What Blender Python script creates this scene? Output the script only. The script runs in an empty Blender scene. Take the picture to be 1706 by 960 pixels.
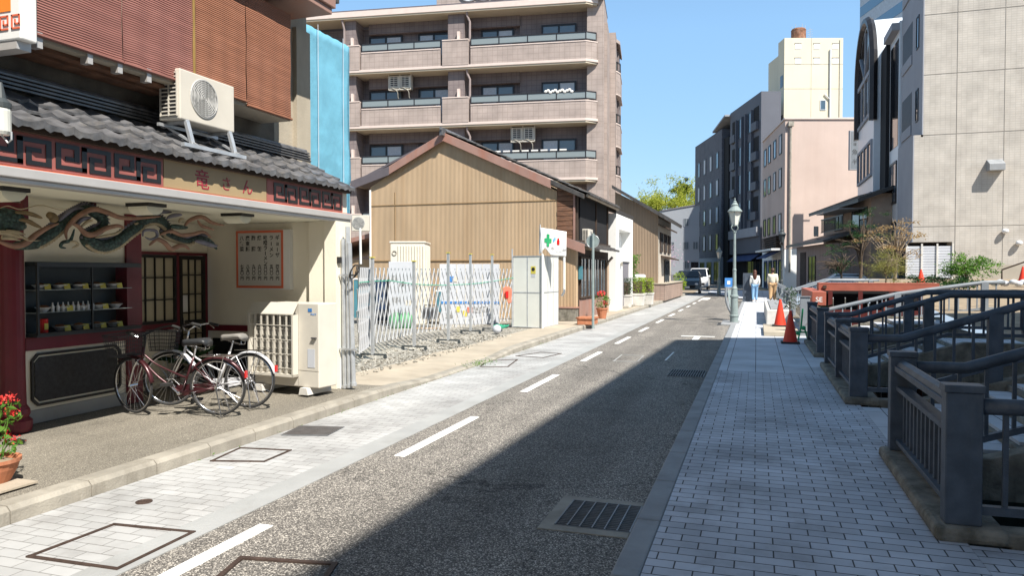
import bpy, bmesh, math, random
from mathutils import Matrix, Vector
R=random.Random(7)
SC=bpy.context.scene
COL=SC.collection
# ---------------------------------------------------------------- camera
F_=1232.0; CAMH=1.6
YAW=math.atan(407/F_); PITCH=math.atan(28/F_)
cd=bpy.data.cameras.new('camera'); cam=bpy.data.objects.new('camera',cd); COL.objects.link(cam)
cam.location=(0,0,CAMH); cam.rotation_euler=(math.pi/2-PITCH,0,YAW)
cd.sensor_width=36.0; cd.lens=36.0*F_/1706.0; cd.clip_end=2000; cd.clip_start=0.05
SC.camera=cam
# ---------------------------------------------------------------- sky, sun, exposure
SUN=Vector((.77,-.64,1.25)).normalized()          # towards the sun
el=math.asin(SUN.z)
W=bpy.data.worlds.new('World'); SC.world=W; W.use_nodes=True
nt=W.node_tree; bg=nt.nodes['Background']; sky=nt.nodes.new('ShaderNodeTexSky')
sky.sky_type='NISHITA'; sky.sun_disc=False; sky.sun_elevation=el
sky.sun_rotation=math.atan2(SUN.x,SUN.y); sky.air_density=1.3; sky.dust_density=.0; sky.ozone_density=3.0; sky.altitude=20
mxs=nt.nodes.new('ShaderNodeMix'); mxs.data_type='RGBA'; mxs.inputs[0].default_value=.62; nt.links.new(sky.outputs[0],mxs.inputs[6]); mxs.inputs[7].default_value=(2.3,4.4,7.2,1)   # clear spring air: an even pale blue
tcw=nt.nodes.new('ShaderNodeTexCoord'); sxy=nt.nodes.new('ShaderNodeSeparateXYZ'); nt.links.new(tcw.outputs['Generated'],sxy.inputs[0])
mrw=nt.nodes.new('ShaderNodeMapRange'); mrw.inputs[1].default_value=.30; mrw.inputs[2].default_value=.75; mrw.inputs[3].default_value=1.0; mrw.inputs[4].default_value=.44; nt.links.new(sxy.outputs[2],mrw.inputs[0])   # a clear sky deepens towards the zenith
scw=nt.nodes.new('ShaderNodeVectorMath'); scw.operation='SCALE'; nt.links.new(mxs.outputs[2],scw.inputs[0]); nt.links.new(mrw.outputs[0],scw.inputs['Scale']); nt.links.new(scw.outputs[0],bg.inputs[0]); bg.inputs[1].default_value=0.088
sd=bpy.data.lights.new('sun','SUN'); sd.energy=4.9; sd.angle=math.radians(.53); sd.color=(1,.945,.86)
so=bpy.data.objects.new('sun',sd); COL.objects.link(so)
so.rotation_euler=SUN.to_track_quat('Z','Y').to_euler(); so.location=(20,-20,40)
vs=SC.view_settings; vs.view_transform='Standard'; vs.look='None'; vs.gamma=1; vs.use_curve_mapping=False; vs.exposure=0.86
# ---------------------------------------------------------------- measuring helpers: a point of the photograph on a known plane of the place
fw=Vector((-math.sin(YAW)*math.cos(PITCH),math.cos(YAW)*math.cos(PITCH),-math.sin(PITCH)))
rt=Vector((math.cos(YAW),math.sin(YAW),0)); up=rt.cross(fw); CP=Vector((0,0,CAMH))
def ray(u,v): return rt*((u-853)/F_)+up*((480-v)/F_)+fw
def G(u,v,z=0.0): d=ray(u,v); return CP+d*((z-CAMH)/d.z)
def XP(u,v,X): d=ray(u,v); return CP+d*(X/d.x)
def YP(u,v,Y): d=ray(u,v); return CP+d*(Y/d.y)
# ---------------------------------------------------------------- materials
def M(name,col,rough=.75,var=.12,scale=3.0,bump=0.0,bscale=40.0,metal=0.0,spec=.4,dirt=0.0,dcol=(.08,.06,.045),stretch=(1,1,1),streak=.5):
    m=bpy.data.materials.new(name); m.use_nodes=True; n=m.node_tree; b=n.nodes['Principled BSDF']
    b.inputs['Roughness'].default_value=rough; b.inputs['Metallic'].default_value=metal
    b.inputs['Specular IOR Level'].default_value=spec
    tc=n.nodes.new('ShaderNodeTexCoord'); mp=n.nodes.new('ShaderNodeMapping'); mp.inputs['Scale'].default_value=stretch
    n.links.new(tc.outputs['Object'],mp.inputs[0])
    nz=n.nodes.new('ShaderNodeTexNoise'); nz.inputs['Scale'].default_value=scale; nz.inputs['Detail'].default_value=6
    n.links.new(mp.outputs[0],nz.inputs[0])
    mr=n.nodes.new('ShaderNodeMapRange'); mr.inputs[1].default_value=.3; mr.inputs[2].default_value=.7
    mr.inputs[3].default_value=1-var; mr.inputs[4].default_value=1+var; n.links.new(nz.outputs[0],mr.inputs[0])
    mx=n.nodes.new('ShaderNodeVectorMath'); mx.operation='SCALE'; mx.inputs[0].default_value=col; n.links.new(mr.outputs[0],mx.inputs['Scale'])
    out=mx.outputs[0]
    if dirt>0:
        n2=n.nodes.new('ShaderNodeTexNoise'); n2.inputs['Scale'].default_value=scale*.45; n2.inputs['Detail'].default_value=8; n2.inputs['Roughness'].default_value=.7
        m2=n.nodes.new('ShaderNodeMapping'); m2.inputs['Scale'].default_value=(stretch[0]*2.2,stretch[1]*2.2,stretch[2]*streak); m2.inputs['Location'].default_value=(3,7,1)
        n.links.new(tc.outputs['Object'],m2.inputs[0]); n.links.new(m2.outputs[0],n2.inputs[0])
        r2=n.nodes.new('ShaderNodeMapRange'); r2.inputs[1].default_value=.5; r2.inputs[2].default_value=.72; r2.inputs[3].default_value=0; r2.inputs[4].default_value=dirt
        n.links.new(n2.outputs[0],r2.inputs[0])
        mm=n.nodes.new('ShaderNodeMix'); mm.data_type='RGBA'; n.links.new(r2.outputs[0],mm.inputs[0]); n.links.new(out,mm.inputs[6]); mm.inputs[7].default_value=(*dcol,1)
        out=mm.outputs[2]
    n.links.new(out,b.inputs['Base Color'])
    if bump>0:
        n3=n.nodes.new('ShaderNodeTexNoise'); n3.inputs['Scale'].default_value=bscale; n3.inputs['Detail'].default_value=4
        n.links.new(tc.outputs['Object'],n3.inputs[0])
        bp=n.nodes.new('ShaderNodeBump'); bp.inputs['Strength'].default_value=bump; bp.inputs['Distance'].default_value=.01
        n.links.new(n3.outputs[0],bp.inputs['Height']); n.links.new(bp.outputs[0],b.inputs['Normal'])
    m['out']=''
    return m
def nodes(m): return m.node_tree, m.node_tree.nodes['Principled BSDF']
def speckle(name,c1,c2,c3,scale=120,rough=.85,bump=.4,patch=.12,wear=.16):
    """exposed aggregate: small stones of three tones"""
    m=M(name,c1,rough=rough); n,b=nodes(m); base=b.inputs['Base Color'].links[0].from_socket
    tc=[x for x in n.nodes if x.type=='TEX_COORD'][0]
    v=n.nodes.new('ShaderNodeTexVoronoi'); v.inputs['Scale'].default_value=scale; n.links.new(tc.outputs['Object'],v.inputs['Vector'])
    cr=n.nodes.new('ShaderNodeValToRGB'); e=cr.color_ramp.elements; cr.color_ramp.interpolation='CONSTANT'
    e[0].position=0; e[0].color=(*c1,1); e[1].position=.38; e[1].color=(*c2,1); x=e.new(.72); x.color=(*c3,1); x=e.new(.9); x.color=tuple(min(1,c*1.5) for c in c3)+(1,)
    sp=n.nodes.new('ShaderNodeSeparateColor'); n.links.new(v.outputs['Color'],sp.inputs[0]); n.links.new(sp.outputs[0],cr.inputs[0])
    ed=n.nodes.new('ShaderNodeMapRange'); ed.inputs[1].default_value=.25; ed.inputs[2].default_value=.75; ed.inputs[3].default_value=1; ed.inputs[4].default_value=.45
    n.links.new(v.outputs['Distance'],ed.inputs[0])
    nz=n.nodes.new('ShaderNodeTexNoise'); nz.inputs['Scale'].default_value=1.1; nz.inputs['Detail'].default_value=8; n.links.new(tc.outputs['Object'],nz.inputs[0])
    mr=n.nodes.new('ShaderNodeMapRange'); mr.inputs[1].default_value=.3; mr.inputs[2].default_value=.7; mr.inputs[3].default_value=1-patch; mr.inputs[4].default_value=1+patch; n.links.new(nz.outputs[0],mr.inputs[0])
    mu=n.nodes.new('ShaderNodeMath'); mu.operation='MULTIPLY'; n.links.new(ed.outputs[0],mu.inputs[0]); n.links.new(mr.outputs[0],mu.inputs[1])
    # worn wheel paths along the street, stains and fine cracks
    mp2=n.nodes.new('ShaderNodeMapping'); mp2.inputs['Scale'].default_value=(1.6,.12,1); n.links.new(tc.outputs['Object'],mp2.inputs[0])
    nw=n.nodes.new('ShaderNodeTexNoise'); nw.inputs['Scale'].default_value=1.0; nw.inputs['Detail'].default_value=4; n.links.new(mp2.outputs[0],nw.inputs[0])
    rw=n.nodes.new('ShaderNodeMapRange'); rw.inputs[1].default_value=.35; rw.inputs[2].default_value=.65; rw.inputs[3].default_value=1-wear; rw.inputs[4].default_value=1+wear*.6; n.links.new(nw.outputs[0],rw.inputs[0])
    ns=n.nodes.new('ShaderNodeTexNoise'); ns.inputs['Scale'].default_value=2.7; ns.inputs['Detail'].default_value=9; ns.inputs['Roughness'].default_value=.65; n.links.new(tc.outputs['Object'],ns.inputs[0])
    rs=n.nodes.new('ShaderNodeMapRange'); rs.inputs[1].default_value=.60; rs.inputs[2].default_value=.70; rs.inputs[3].default_value=1; rs.inputs[4].default_value=1-wear*1.6; n.links.new(ns.outputs[0],rs.inputs[0])
    vd=n.nodes.new('ShaderNodeVectorMath'); vd.operation='MULTIPLY_ADD'; n.links.new(ns.outputs['Color'],vd.inputs[0]); vd.inputs[1].default_value=(.9,.9,0); n.links.new(tc.outputs['Object'],vd.inputs[2])
    vc=n.nodes.new('ShaderNodeTexVoronoi'); vc.feature='DISTANCE_TO_EDGE'; vc.inputs['Scale'].default_value=.28; n.links.new(vd.outputs[0],vc.inputs['Vector'])
    rc=n.nodes.new('ShaderNodeMapRange'); rc.inputs[1].default_value=.0; rc.inputs[2].default_value=.0035; rc.inputs[3].default_value=1-wear*2.6; rc.inputs[4].default_value=1; n.links.new(vc.outputs['Distance'],rc.inputs[0])
    for q_ in (rw,rs,rc):
        m3=n.nodes.new('ShaderNodeMath'); m3.operation='MULTIPLY'; n.links.new(mu.outputs[0],m3.inputs[0]); n.links.new(q_.outputs[0],m3.inputs[1]); mu=m3
    sc=n.nodes.new('ShaderNodeVectorMath'); sc.operation='SCALE'; n.links.new(cr.outputs[0],sc.inputs[0]); n.links.new(mu.outputs[0],sc.inputs['Scale'])
    n.links.new(sc.outputs[0],b.inputs['Base Color'])
    bp=n.nodes.new('ShaderNodeBump'); bp.inputs['Strength'].default_value=bump; bp.inputs['Distance'].default_value=.004; bp.invert=True
    n.links.new(v.outputs['Distance'],bp.inputs['Height']); n.links.new(bp.outputs[0],b.inputs['Normal'])
    return m
def bricks(name,c1,c2,mortar,bw,bh,ms=.006,axes='xy',off=.5,rough=.8,bump=.5,var=.15,rot=0.0,dirt=0.0):
    """pavers or tiles laid in rows; axes tells which object axes carry length and rows"""
    m=M(name,c1,rough=rough,var=var,scale=1.3,dirt=dirt); n,b=nodes(m); base=b.inputs['Base Color'].links[0].from_socket
    tc=[x for x in n.nodes if x.type=='TEX_COORD'][0]
    sp=n.nodes.new('ShaderNodeSeparateXYZ'); cb=n.nodes.new('ShaderNodeCombineXYZ')
    if rot:
        mp=n.nodes.new('ShaderNodeMapping'); mp.inputs['Rotation'].default_value=(0,0,rot); n.links.new(tc.outputs['Object'],mp.inputs[0]); n.links.new(mp.outputs[0],sp.inputs[0])
    else: n.links.new(tc.outputs['Object'],sp.inputs[0])
    n.links.new(sp.outputs['xyz'.index(axes[0])],cb.inputs[0]); n.links.new(sp.outputs['xyz'.index(axes[1])],cb.inputs[1])
    br=n.nodes.new('ShaderNodeTexBrick'); br.offset=off; br.inputs['Scale'].default_value=1; br.inputs['Brick Width'].default_value=bw; br.inputs['Row Height'].default_value=bh
    br.inputs['Mortar Size'].default_value=ms; br.inputs['Mortar Smooth'].default_value=.2; br.inputs['Color1'].default_value=(1,1,1,1); 
    k=[c2[i]/max(c1[i],1e-4) for i in range(3)]; br.inputs['Color2'].default_value=(*k,1); br.inputs['Mortar'].default_value=(*[mortar[i]/max(c1[i],1e-4) for i in range(3)],1)
    n.links.new(cb.outputs[0],br.inputs[0])
    mm=n.nodes.new('ShaderNodeVectorMath'); mm.operation='MULTIPLY'; n.links.new(base,mm.inputs[0]); n.links.new(br.outputs['Color'],mm.inputs[1]); n.links.new(mm.outputs[0],b.inputs['Base Color'])
    bp=n.nodes.new('ShaderNodeBump'); bp.inputs['Strength'].default_value=bump; bp.inputs['Distance'].default_value=.006; bp.invert=True
    n.links.new(br.outputs['Fac'],bp.inputs['Height']); n.links.new(bp.outputs[0],b.inputs['Normal'])
    return m
def leafmat(name,c1,c2,trans=.35):
    m=bpy.data.materials.new(name); m.use_nodes=True; n=m.node_tree; b=n.nodes['Principled BSDF']; b.inputs['Roughness'].default_value=.55
    b.inputs['Specular IOR Level'].default_value=.3
    g=n.nodes.new('ShaderNodeNewGeometry'); cr=n.nodes.new('ShaderNodeMix'); cr.data_type='RGBA'
    cr.inputs[6].default_value=(*c1,1); cr.inputs[7].default_value=(*c2,1); n.links.new(g.outputs['Random Per Island'],cr.inputs[0]); n.links.new(cr.outputs[2],b.inputs['Base Color'])
    t=n.nodes.new('ShaderNodeBsdfTranslucent'); n.links.new(cr.outputs[2],t.inputs[0]); ms=n.nodes.new('ShaderNodeMixShader'); ms.inputs[0].default_value=trans
    o=n.nodes['Material Output']; n.links.new(b.outputs[0],ms.inputs[1]); n.links.new(t.outputs[0],ms.inputs[2]); n.links.new(ms.outputs[0],o.inputs[0])
    return m
def glassmat(name,col=(.03,.04,.05),rough=.06,trans=0.0):
    m=bpy.data.materials.new(name); m.use_nodes=True; b=m.node_tree.nodes['Principled BSDF']
    b.inputs['Base Color'].default_value=(*col,1); b.inputs['Roughness'].default_value=rough; b.inputs['Specular IOR Level'].default_value=.9
    if trans: b.inputs['Transmission Weight'].default_value=trans; b.inputs['IOR'].default_value=1.05
    return m
# ---------------------------------------------------------------- mesh builder
BASE={}; TOP={}
def tag(o,label=None,cat=None,group=None,kind=None):
    if label: o['label']=label
    if cat: o['category']=cat
    if group: o['group']=group
    if kind: o['kind']=kind
    return o
def thing(name,label,cat,loc=(0,0,0),rz=0.0,group=None):
    o=bpy.data.objects.new(name,None); COL.objects.link(o); o.location=loc; o.rotation_euler=(0,0,rz); o.empty_display_size=.2
    BASE[o.name]=Matrix.Translation(loc)@Matrix.Rotation(rz,4,'Z'); tag(o,label,cat,group); return o
class Fr:
    """a local frame: a along, b up, c outward"""
    def __init__(s,o,a,c,b=(0,0,1),u=1.0): s.u=u; s.o=Vector(o); s.a=Vector(a).normalized(); s.b=Vector(b).normalized(); s.c=Vector(c).normalized()
    def p(s,a,b,c): return s.o+(s.a*a+s.b*b+s.c*c)*s.u
WF=Fr((0,0,0),(1,0,0),(0,1,0))
class MB:
    def __init__(s): s.v=[]; s.f=[]
    def poly(s,pts):
        i=len(s.v); s.v+= [Vector(p) for p in pts]; s.f.append(tuple(range(i,i+len(pts)))); return s
    def box(s,x0,x1,y0,y1,z0,z1,T=None):
        P=[Vector((x,y,z)) for z in (z0,z1) for x,y in ((x0,y0),(x1,y0),(x1,y1),(x0,y1))]
        if T is not None: P=[T@p for p in P]
        i=len(s.v); s.v+=P
        s.f+=[tuple(i+k for k in q) for q in ((3,2,1,0),(4,5,6,7),(0,1,5,4),(1,2,6,5),(2,3,7,6),(3,0,4,7))]; return s
    def fb(s,fr,a0,a1,b0,b1,c0,c1):
        i=len(s.v); s.v+=[fr.p(a,b,c) for b in (b0,b1) for a,c in ((a0,c0),(a1,c0),(a1,c1),(a0,c1))]
        s.f+=[tuple(i+k for k in q) for q in ((3,2,1,0),(4,5,6,7),(0,1,5,4),(1,2,6,5),(2,3,7,6),(3,0,4,7))]; return s
    def bar(s,p,q,w,h=None,upv=(0,0,1)):
        p=Vector(p); q=Vector(q); d=(q-p).normalized(); h=h or w; u=Vector(upv)
        if abs(d.dot(u))>.98: u=Vector((1,0,0))
        a=d.cross(u).normalized(); b=a.cross(d).normalized(); i=len(s.v)
        for c in (p,q): s.v+=[c+a*(w/2*x)+b*(h/2*y) for x,y in ((-1,-1),(1,-1),(1,1),(-1,1))]
        s.f+=[tuple(i+k for k in q_) for q_ in ((3,2,1,0),(4,5,6,7),(0,1,5,4),(1,2,6,5),(2,3,7,6),(3,0,4,7))]; return s
    def tube(s,pts,r,n=8,closed=False):
        pts=[Vector(p) for p in pts]; L=len(pts); rr=r if isinstance(r,(list,tuple)) else [r]*L
        i=len(s.v); prev=None
        for k,p in enumerate(pts):
            if closed: d=pts[(k+1)%L]-pts[k-1]
            else: d=pts[min(k+1,L-1)]-pts[max(k-1,0)]
            d=d.normalized() if d.length>1e-9 else Vector((0,0,1))
            if prev is None:
                u=Vector((0,0,1)) if abs(d.z)<.9 else Vector((1,0,0)); a=d.cross(u).normalized()
            else:
                a=prev-d*prev.dot(d); a=a.normalized() if a.length>1e-6 else d.orthogonal().normalized()
            prev=a; b=d.cross(a)
            for j in range(n):
                t=2*math.pi*j/n; s.v.append(p+(a*math.cos(t)+b*math.sin(t))*rr[k])
        for k in range(L if closed else L-1):
            k2=(k+1)%L
            for j in range(n):
                s.f.append((i+k*n+j,i+k*n+(j+1)%n,i+k2*n+(j+1)%n,i+k2*n+j))
        if not closed: s.f.append(tuple(i+j for j in range(n))[::-1]); s.f.append(tuple(i+(L-1)*n+j for j in range(n)))
        return s
    def lathe(s,o,prof,n=16,ax=None):
        o=Vector(o); i=len(s.v); m=len(prof)
        A,B,C=(Vector((1,0,0)),Vector((0,1,0)),Vector((0,0,1))) if ax is None else ax
        for r,z in prof:
            for j in range(n):
                t=2*math.pi*j/n; s.v.append(o+A*(r*math.cos(t))+B*(r*math.sin(t))+C*z)
        for k in range(m-1):
            for j in range(n): s.f.append((i+k*n+j,i+k*n+(j+1)%n,i+(k+1)*n+(j+1)%n,i+(k+1)*n+j))
        s.f.append(tuple(i+j for j in range(n))[::-1]); s.f.append(tuple(i+(m-1)*n+j for j in range(n))); return s
    def prism(s,pts,off):
        pts=[Vector(p) for p in pts]; off=Vector(off); i=len(s.v); n=len(pts); s.v+=pts+[p+off for p in pts]
        s.f.append(tuple(range(i,i+n))[::-1]); s.f.append(tuple(range(i+n,i+2*n)))
        for k in range(n): s.f.append((i+k,i+(k+1)%n,i+n+(k+1)%n,i+n+k))
        return s
    def ball(s,o,r,n=10,m=6,sc=(1,1,1)):
        o=Vector(o); i=len(s.v)
        for a in range(m+1):
            ph=math.pi*a/m
            for j in range(n):
                t=2*math.pi*j/n; s.v.append(o+Vector((r*math.sin(ph)*math.cos(t)*sc[0],r*math.sin(ph)*math.sin(t)*sc[1],r*math.cos(ph)*sc[2])))
        for a in range(m):
            for j in range(n): s.f.append((i+a*n+j,i+(a+1)*n+j,i+(a+1)*n+(j+1)%n,i+a*n+(j+1)%n))
        return s
    def leaf(s,p,size,nrm=None,asp=.6):
        d=Vector((R.gauss(0,1),R.gauss(0,1),R.gauss(0,1)+.6)).normalized() if nrm is None else nrm
        a=d.orthogonal().normalized(); t=R.random()*6.28; b=d.cross(a); a,b=(a*math.cos(t)+b*math.sin(t)),(b*math.cos(t)-a*math.sin(t))
        p=Vector(p); i=len(s.v); s.v+=[p-a*size,p+b*size*asp*.5+d*size*.12,p+a*size,p-b*size*asp*.5+d*size*.12]; s.f.append((i,i+1,i+2,i+3)); return s
    def build(s,name,mat,parent=None,world=True,smooth=False,bevel=0.0,label=None,recalc=True):
        me=bpy.data.meshes.new(name)
        V=s.v
        if parent is not None and world:
            inv=BASE[parent.name].inverted(); V=[inv@v for v in V]
        me.from_pydata([tuple(v) for v in V],[],s.f)
        if recalc:
            bm=bmesh.new(); bm.from_mesh(me); bmesh.ops.recalc_face_normals(bm,faces=bm.faces); bm.to_mesh(me); bm.free()
        if smooth: me.polygons.foreach_set('use_smooth',[True]*len(me.polygons))
        me.materials.append(mat); me.update()
        o=bpy.data.objects.new(name,me); COL.objects.link(o)
        if parent is not None: o.parent=parent; BASE[o.name]=BASE[parent.name]
        else: BASE[o.name]=Matrix.Identity(4)
        if bevel: 
            md=o.modifiers.new('bevel','BEVEL'); md.width=bevel; md.segments=2; md.limit_method='ANGLE'
        if label: o['label']=label
        return o
def struct(name,mb,mat,**k): return tag(mb.build(name,mat,**k),kind='structure')
def kids(o): return [c for c in COL.objects if c.parent==o]
def copy_tree(o,parent=None,loc=None,rz=None,label=None):
    ch=kids(o); c=o.copy(); COL.objects.link(c); c.parent=parent
    if loc is not None: c.location=loc
    if rz is not None: c.rotation_euler=(0,0,rz)
    if label: c['label']=label
    for k in ch: copy_tree(k,c)
    return c
def text(name,s,fr,a,b,c,size,mat,parent,depth=.002,align='CENTER',sx=1.0,bold=0.0):
    """lettering as a thin mesh on the frame's a-b plane"""
    cu=bpy.data.curves.new(name,'FONT'); cu.body=s; cu.size=size; cu.extrude=depth; cu.offset=bold; cu.align_x=align; cu.align_y='CENTER'
    t=bpy.data.objects.new(name,cu); COL.objects.link(t); bpy.context.view_layer.update()
    me=bpy.data.meshes.new_from_object(t.evaluated_get(bpy.context.evaluated_depsgraph_get())); bpy.data.objects.remove(t)
    inv=BASE[parent.name].inverted()
    for v in me.vertices: v.co=inv@(fr.p(a+v.co.x*sx,b+v.co.y,c+v.co.z))
    me.materials.clear(); me.materials.append(mat); me.name=name
    o=bpy.data.objects.new(name,me); COL.objects.link(o); o.parent=parent; BASE[o.name]=BASE[parent.name]; return o
# window helper: frame with glass as its sub-part
def window(parent,fr,a0,a1,b0,b1,mf,mg,depth=.06,mull=1,w=.05,inset=0.0,name='window',bars=0,curtain=None):
    m=MB(); c0,c1=-inset,-inset+depth
    m.fb(fr,a0,a1,b1-w,b1,c0,c1).fb(fr,a0,a1,b0,b0+w,c0,c1).fb(fr,a0,a0+w,b0+w,b1-w,c0,c1).fb(fr,a1-w,a1,b0+w,b1-w,c0,c1)
    for k in range(mull):
        x=a0+(a1-a0)*(k+1)/(mull+1); m.fb(fr,x-w/2,x+w/2,b0+w,b1-w,c0,c1-.006)
    for k in range(bars):
        y=b0+(b1-b0)*(k+1)/(bars+1); m.fb(fr,a0+w,a1-w,y-w*.3,y+w*.3,c0,c1-.012)
    o=m.build(name,mf,parent)
    g=MB(); g.fb(fr,a0+w,a1-w,b0+w,b1-w,c0+depth*.25,c0+depth*.45); g.build('pane',mg,o)
    if curtain:
        s,e=curtain[0],curtain[1]; q=MB(); q.fb(fr,a0+(a1-a0)*s+w,a0+(a1-a0)*e-w,b0+w,b1-w,c0+depth*.45+.002,c0+depth*.45+.008); q.build('curtain',curtain[2],o)
    return o
def offs(pts,w):
    """polyline to ribbon outline (2-D tuples)"""
    L=[];Rr=[]
    for i,p in enumerate(pts):
        q0=pts[max(i-1,0)];q1=pts[min(i+1,len(pts)-1)];dx,dy=q1[0]-q0[0],q1[1]-q0[1];l=math.hypot(dx,dy) or 1
        ww=w[i] if isinstance(w,(list,tuple)) else w
        L.append((p[0]-dy/l*ww/2,p[1]+dx/l*ww/2));Rr.append((p[0]+dy/l*ww/2,p[1]-dx/l*ww/2))
    return L+Rr[::-1]
def cat_(pts,k=6):
    """smooth a 2-D or 3-D control polyline (Catmull-Rom)"""
    P=[Vector(p) for p in pts]; out=[]
    for i in range(len(P)-1):
        a=P[max(i-1,0)];b=P[i];c=P[i+1];d=P[min(i+2,len(P)-1)]
        for j in range(k):
            t=j/k; out.append(.5*((2*b)+(c-a)*t+(2*a-5*b+4*c-d)*t*t+(3*b-a-3*c+d)*t**3))
    out.append(P[-1]); return out
# ================================================================= materials
m_asph=speckle('exposed_aggregate_asphalt',(.125,.115,.105),(.25,.23,.205),(.45,.415,.365),scale=125,wear=.26)
m_fore=speckle('forecourt_concrete',(.235,.21,.17),(.27,.245,.2),(.32,.29,.235),scale=150,bump=.2)
m_paveR=bricks('right_pavers',(.54,.56,.61),(.42,.435,.475),(.07,.07,.075),.2,.105,.0045,dirt=.45,var=.2)
m_slabR=bricks('right_slabs',(.53,.55,.59),(.48,.495,.53),(.10,.10,.11),.42,.85,.006,off=.0,dirt=.15)
m_paveL=bricks('left_pavers',(.41,.41,.405),(.35,.35,.345),(.2,.195,.185),.2,.1,.004,dirt=.4,var=.2)
m_gut=M('gutter_concrete',(.33,.335,.33),var=.1,scale=2,bump=.2,dirt=.3,dcol=(.16,.15,.13))
m_kerb=M('kerb_concrete',(.31,.285,.24),var=.2,scale=4,bump=.5,bscale=60,dirt=.5,dcol=(.13,.11,.08))
m_kerbR=M('kerb_stone_right',(.27,.28,.29),var=.15,scale=3,bump=.3,dirt=.35,dcol=(.12,.115,.11))
m_apron=M('apron_concrete',(.40,.345,.27),var=.15,scale=2.0,bump=.4,dirt=.4,dcol=(.26,.21,.15))
m_soil=M('soil',(.28,.22,.15),var=.25,scale=3,bump=.8,dirt=.4,dcol=(.16,.12,.08))
m_gravel=speckle('gravel',(.25,.23,.19),(.4,.375,.32),(.52,.49,.43),scale=34,bump=1.0,patch=.15)
m_white=M('road_paint',(.8,.8,.77),rough=.6,var=.06,scale=6,dirt=.25,dcol=(.45,.43,.4))
m_iron=M('rusty_iron',(.075,.05,.04),rough=.6,var=.3,scale=20,metal=.3)
m_grate=M('galvanised_grate',(.22,.23,.24),rough=.45,metal=.7,var=.2,scale=10)
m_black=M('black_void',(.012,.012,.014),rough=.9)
m_wall=M('cream_plaster',(.76,.71,.59),rough=.85,var=.05,scale=1.5,bump=.15,dirt=.12,dcol=(.42,.37,.28))
m_red=M('maroon_paint',(.13,.012,.022),rough=.45,var=.15,scale=5,dirt=.15)
m_blackp=M('black_mottled_panel',(.02,.02,.023),rough=.5,var=.5,scale=25,bump=.6,bscale=70)
m_blkfr=M('black_lacquer',(.015,.014,.014),rough=.35)
m_paper=M('frosted_paper_glass',(.42,.37,.26),rough=.4,var=.06)
m_soffit=M('soffit_cream',(.70,.68,.55),rough=.8,var=.04)
m_alum=M('aluminium_gutter',(.5,.48,.46),rough=.4,metal=.3,var=.06)
m_tile=M('grey_roof_tile',(.10,.10,.105),rough=.33,var=.5,scale=9,bump=.3,bscale=30,spec=.7,dirt=.35,dcol=(.25,.22,.18))
m_tile2=M('dark_roof_tile',(.06,.057,.055),rough=.5,var=.35,scale=8,dirt=.3,dcol=(.13,.1,.08))
m_shaderender=M('shaded_dark_render',(.16,.14,.11),rough=.9,var=.3,scale=4,bump=.4,dirt=.4,dcol=(.05,.045,.04))  # dark wall tone also holds the shade under the window box
m_conc=M('concrete_wall',(.42,.37,.29),rough=.85,var=.12,scale=2.5,bump=.3,dirt=.35,dcol=(.28,.24,.18))
def blind_mat(name,c,stripe):
    m=M(name,c,rough=.7,var=.16,scale=2.2,dirt=.35,dcol=tuple(min(1,k*1.5+.05) for k in c),stretch=(1,.35,7)); n,b=nodes(m)
    tc=[x for x in n.nodes if x.type=='TEX_COORD'][0]; w=n.nodes.new('ShaderNodeTexWave'); w.bands_direction='Z'; w.inputs['Scale'].default_value=stripe
    n.links.new(tc.outputs['Object'],w.inputs[0]); bp=n.nodes.new('ShaderNodeBump'); bp.inputs['Strength'].default_value=.6; bp.inputs['Distance'].default_value=.01
    n.links.new(w.outputs[1],bp.inputs['Height']); n.links.new(bp.outputs[0],b.inputs['Normal'])
    base=b.inputs['Base Color'].links[0].from_socket; mr=n.nodes.new('ShaderNodeMapRange'); mr.inputs[3].default_value=.72; mr.inputs[4].default_value=1.08; n.links.new(w.outputs[1],mr.inputs[0])
    sc=n.nodes.new('ShaderNodeVectorMath'); sc.operation='SCALE'; n.links.new(base,sc.inputs[0]); n.links.new(mr.outputs[0],sc.inputs['Scale']); n.links.new(sc.outputs[0],b.inputs['Base Color'])
    return m
m_blindA=blind_mat('faded_maroon_blind',(.27,.115,.095),16)
m_blindB=blind_mat('orange_brown_blind',(.29,.122,.07),16)
m_acw=M('ac_white',(.58,.545,.475),rough=.5,var=.05,scale=4,dirt=.1,dcol=(.5,.44,.34))
m_acl=M('ac_grey_core',(.27,.27,.26),rough=.6,var=.1)
m_acd=M('ac_dark_fins',(.06,.06,.065),rough=.6,metal=.3)
m_steel=M('galvanised_steel',(.5,.52,.54),rough=.4,metal=.5,var=.15,scale=8)
m_pipe=M('grey_white_pipe',(.58,.59,.59),rough=.45,var=.1,scale=5,dirt=.25,dcol=(.3,.29,.28))
m_tarp=M('blue_tarp',(.14,.37,.49),rough=.6,var=.14,scale=1.6,bump=1.0,bscale=3.2); [n_ for n_ in m_tarp.node_tree.nodes if n_.type=='BUMP'][0].inputs['Distance'].default_value=.022
m_glass=glassmat('window_glass',(.12,.15,.17)); m_glassb=glassmat('blue_glass',(.06,.10,.14),.08)  # window glass base lightened to hold the sky's reflection
m_glassd=glassmat('dark_glass',(.012,.014,.018),.05)
m_clear=glassmat('clear_showcase_glass',(1,1,1),.0,1.0); m_clear.node_tree.nodes['Principled BSDF'].inputs['Specular IOR Level'].default_value=.35
m_frame=M('dark_bronze_frame',(.03,.028,.03),rough=.4,metal=.3)
m_curt=M('pale_curtain',(.55,.57,.6),rough=.9,var=.1,scale=12)
m_yel=M('yellow_tag',(.55,.47,.08),rough=.6); m_orange=M('orange_paint',(.75,.22,.03),rough=.5)
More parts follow.
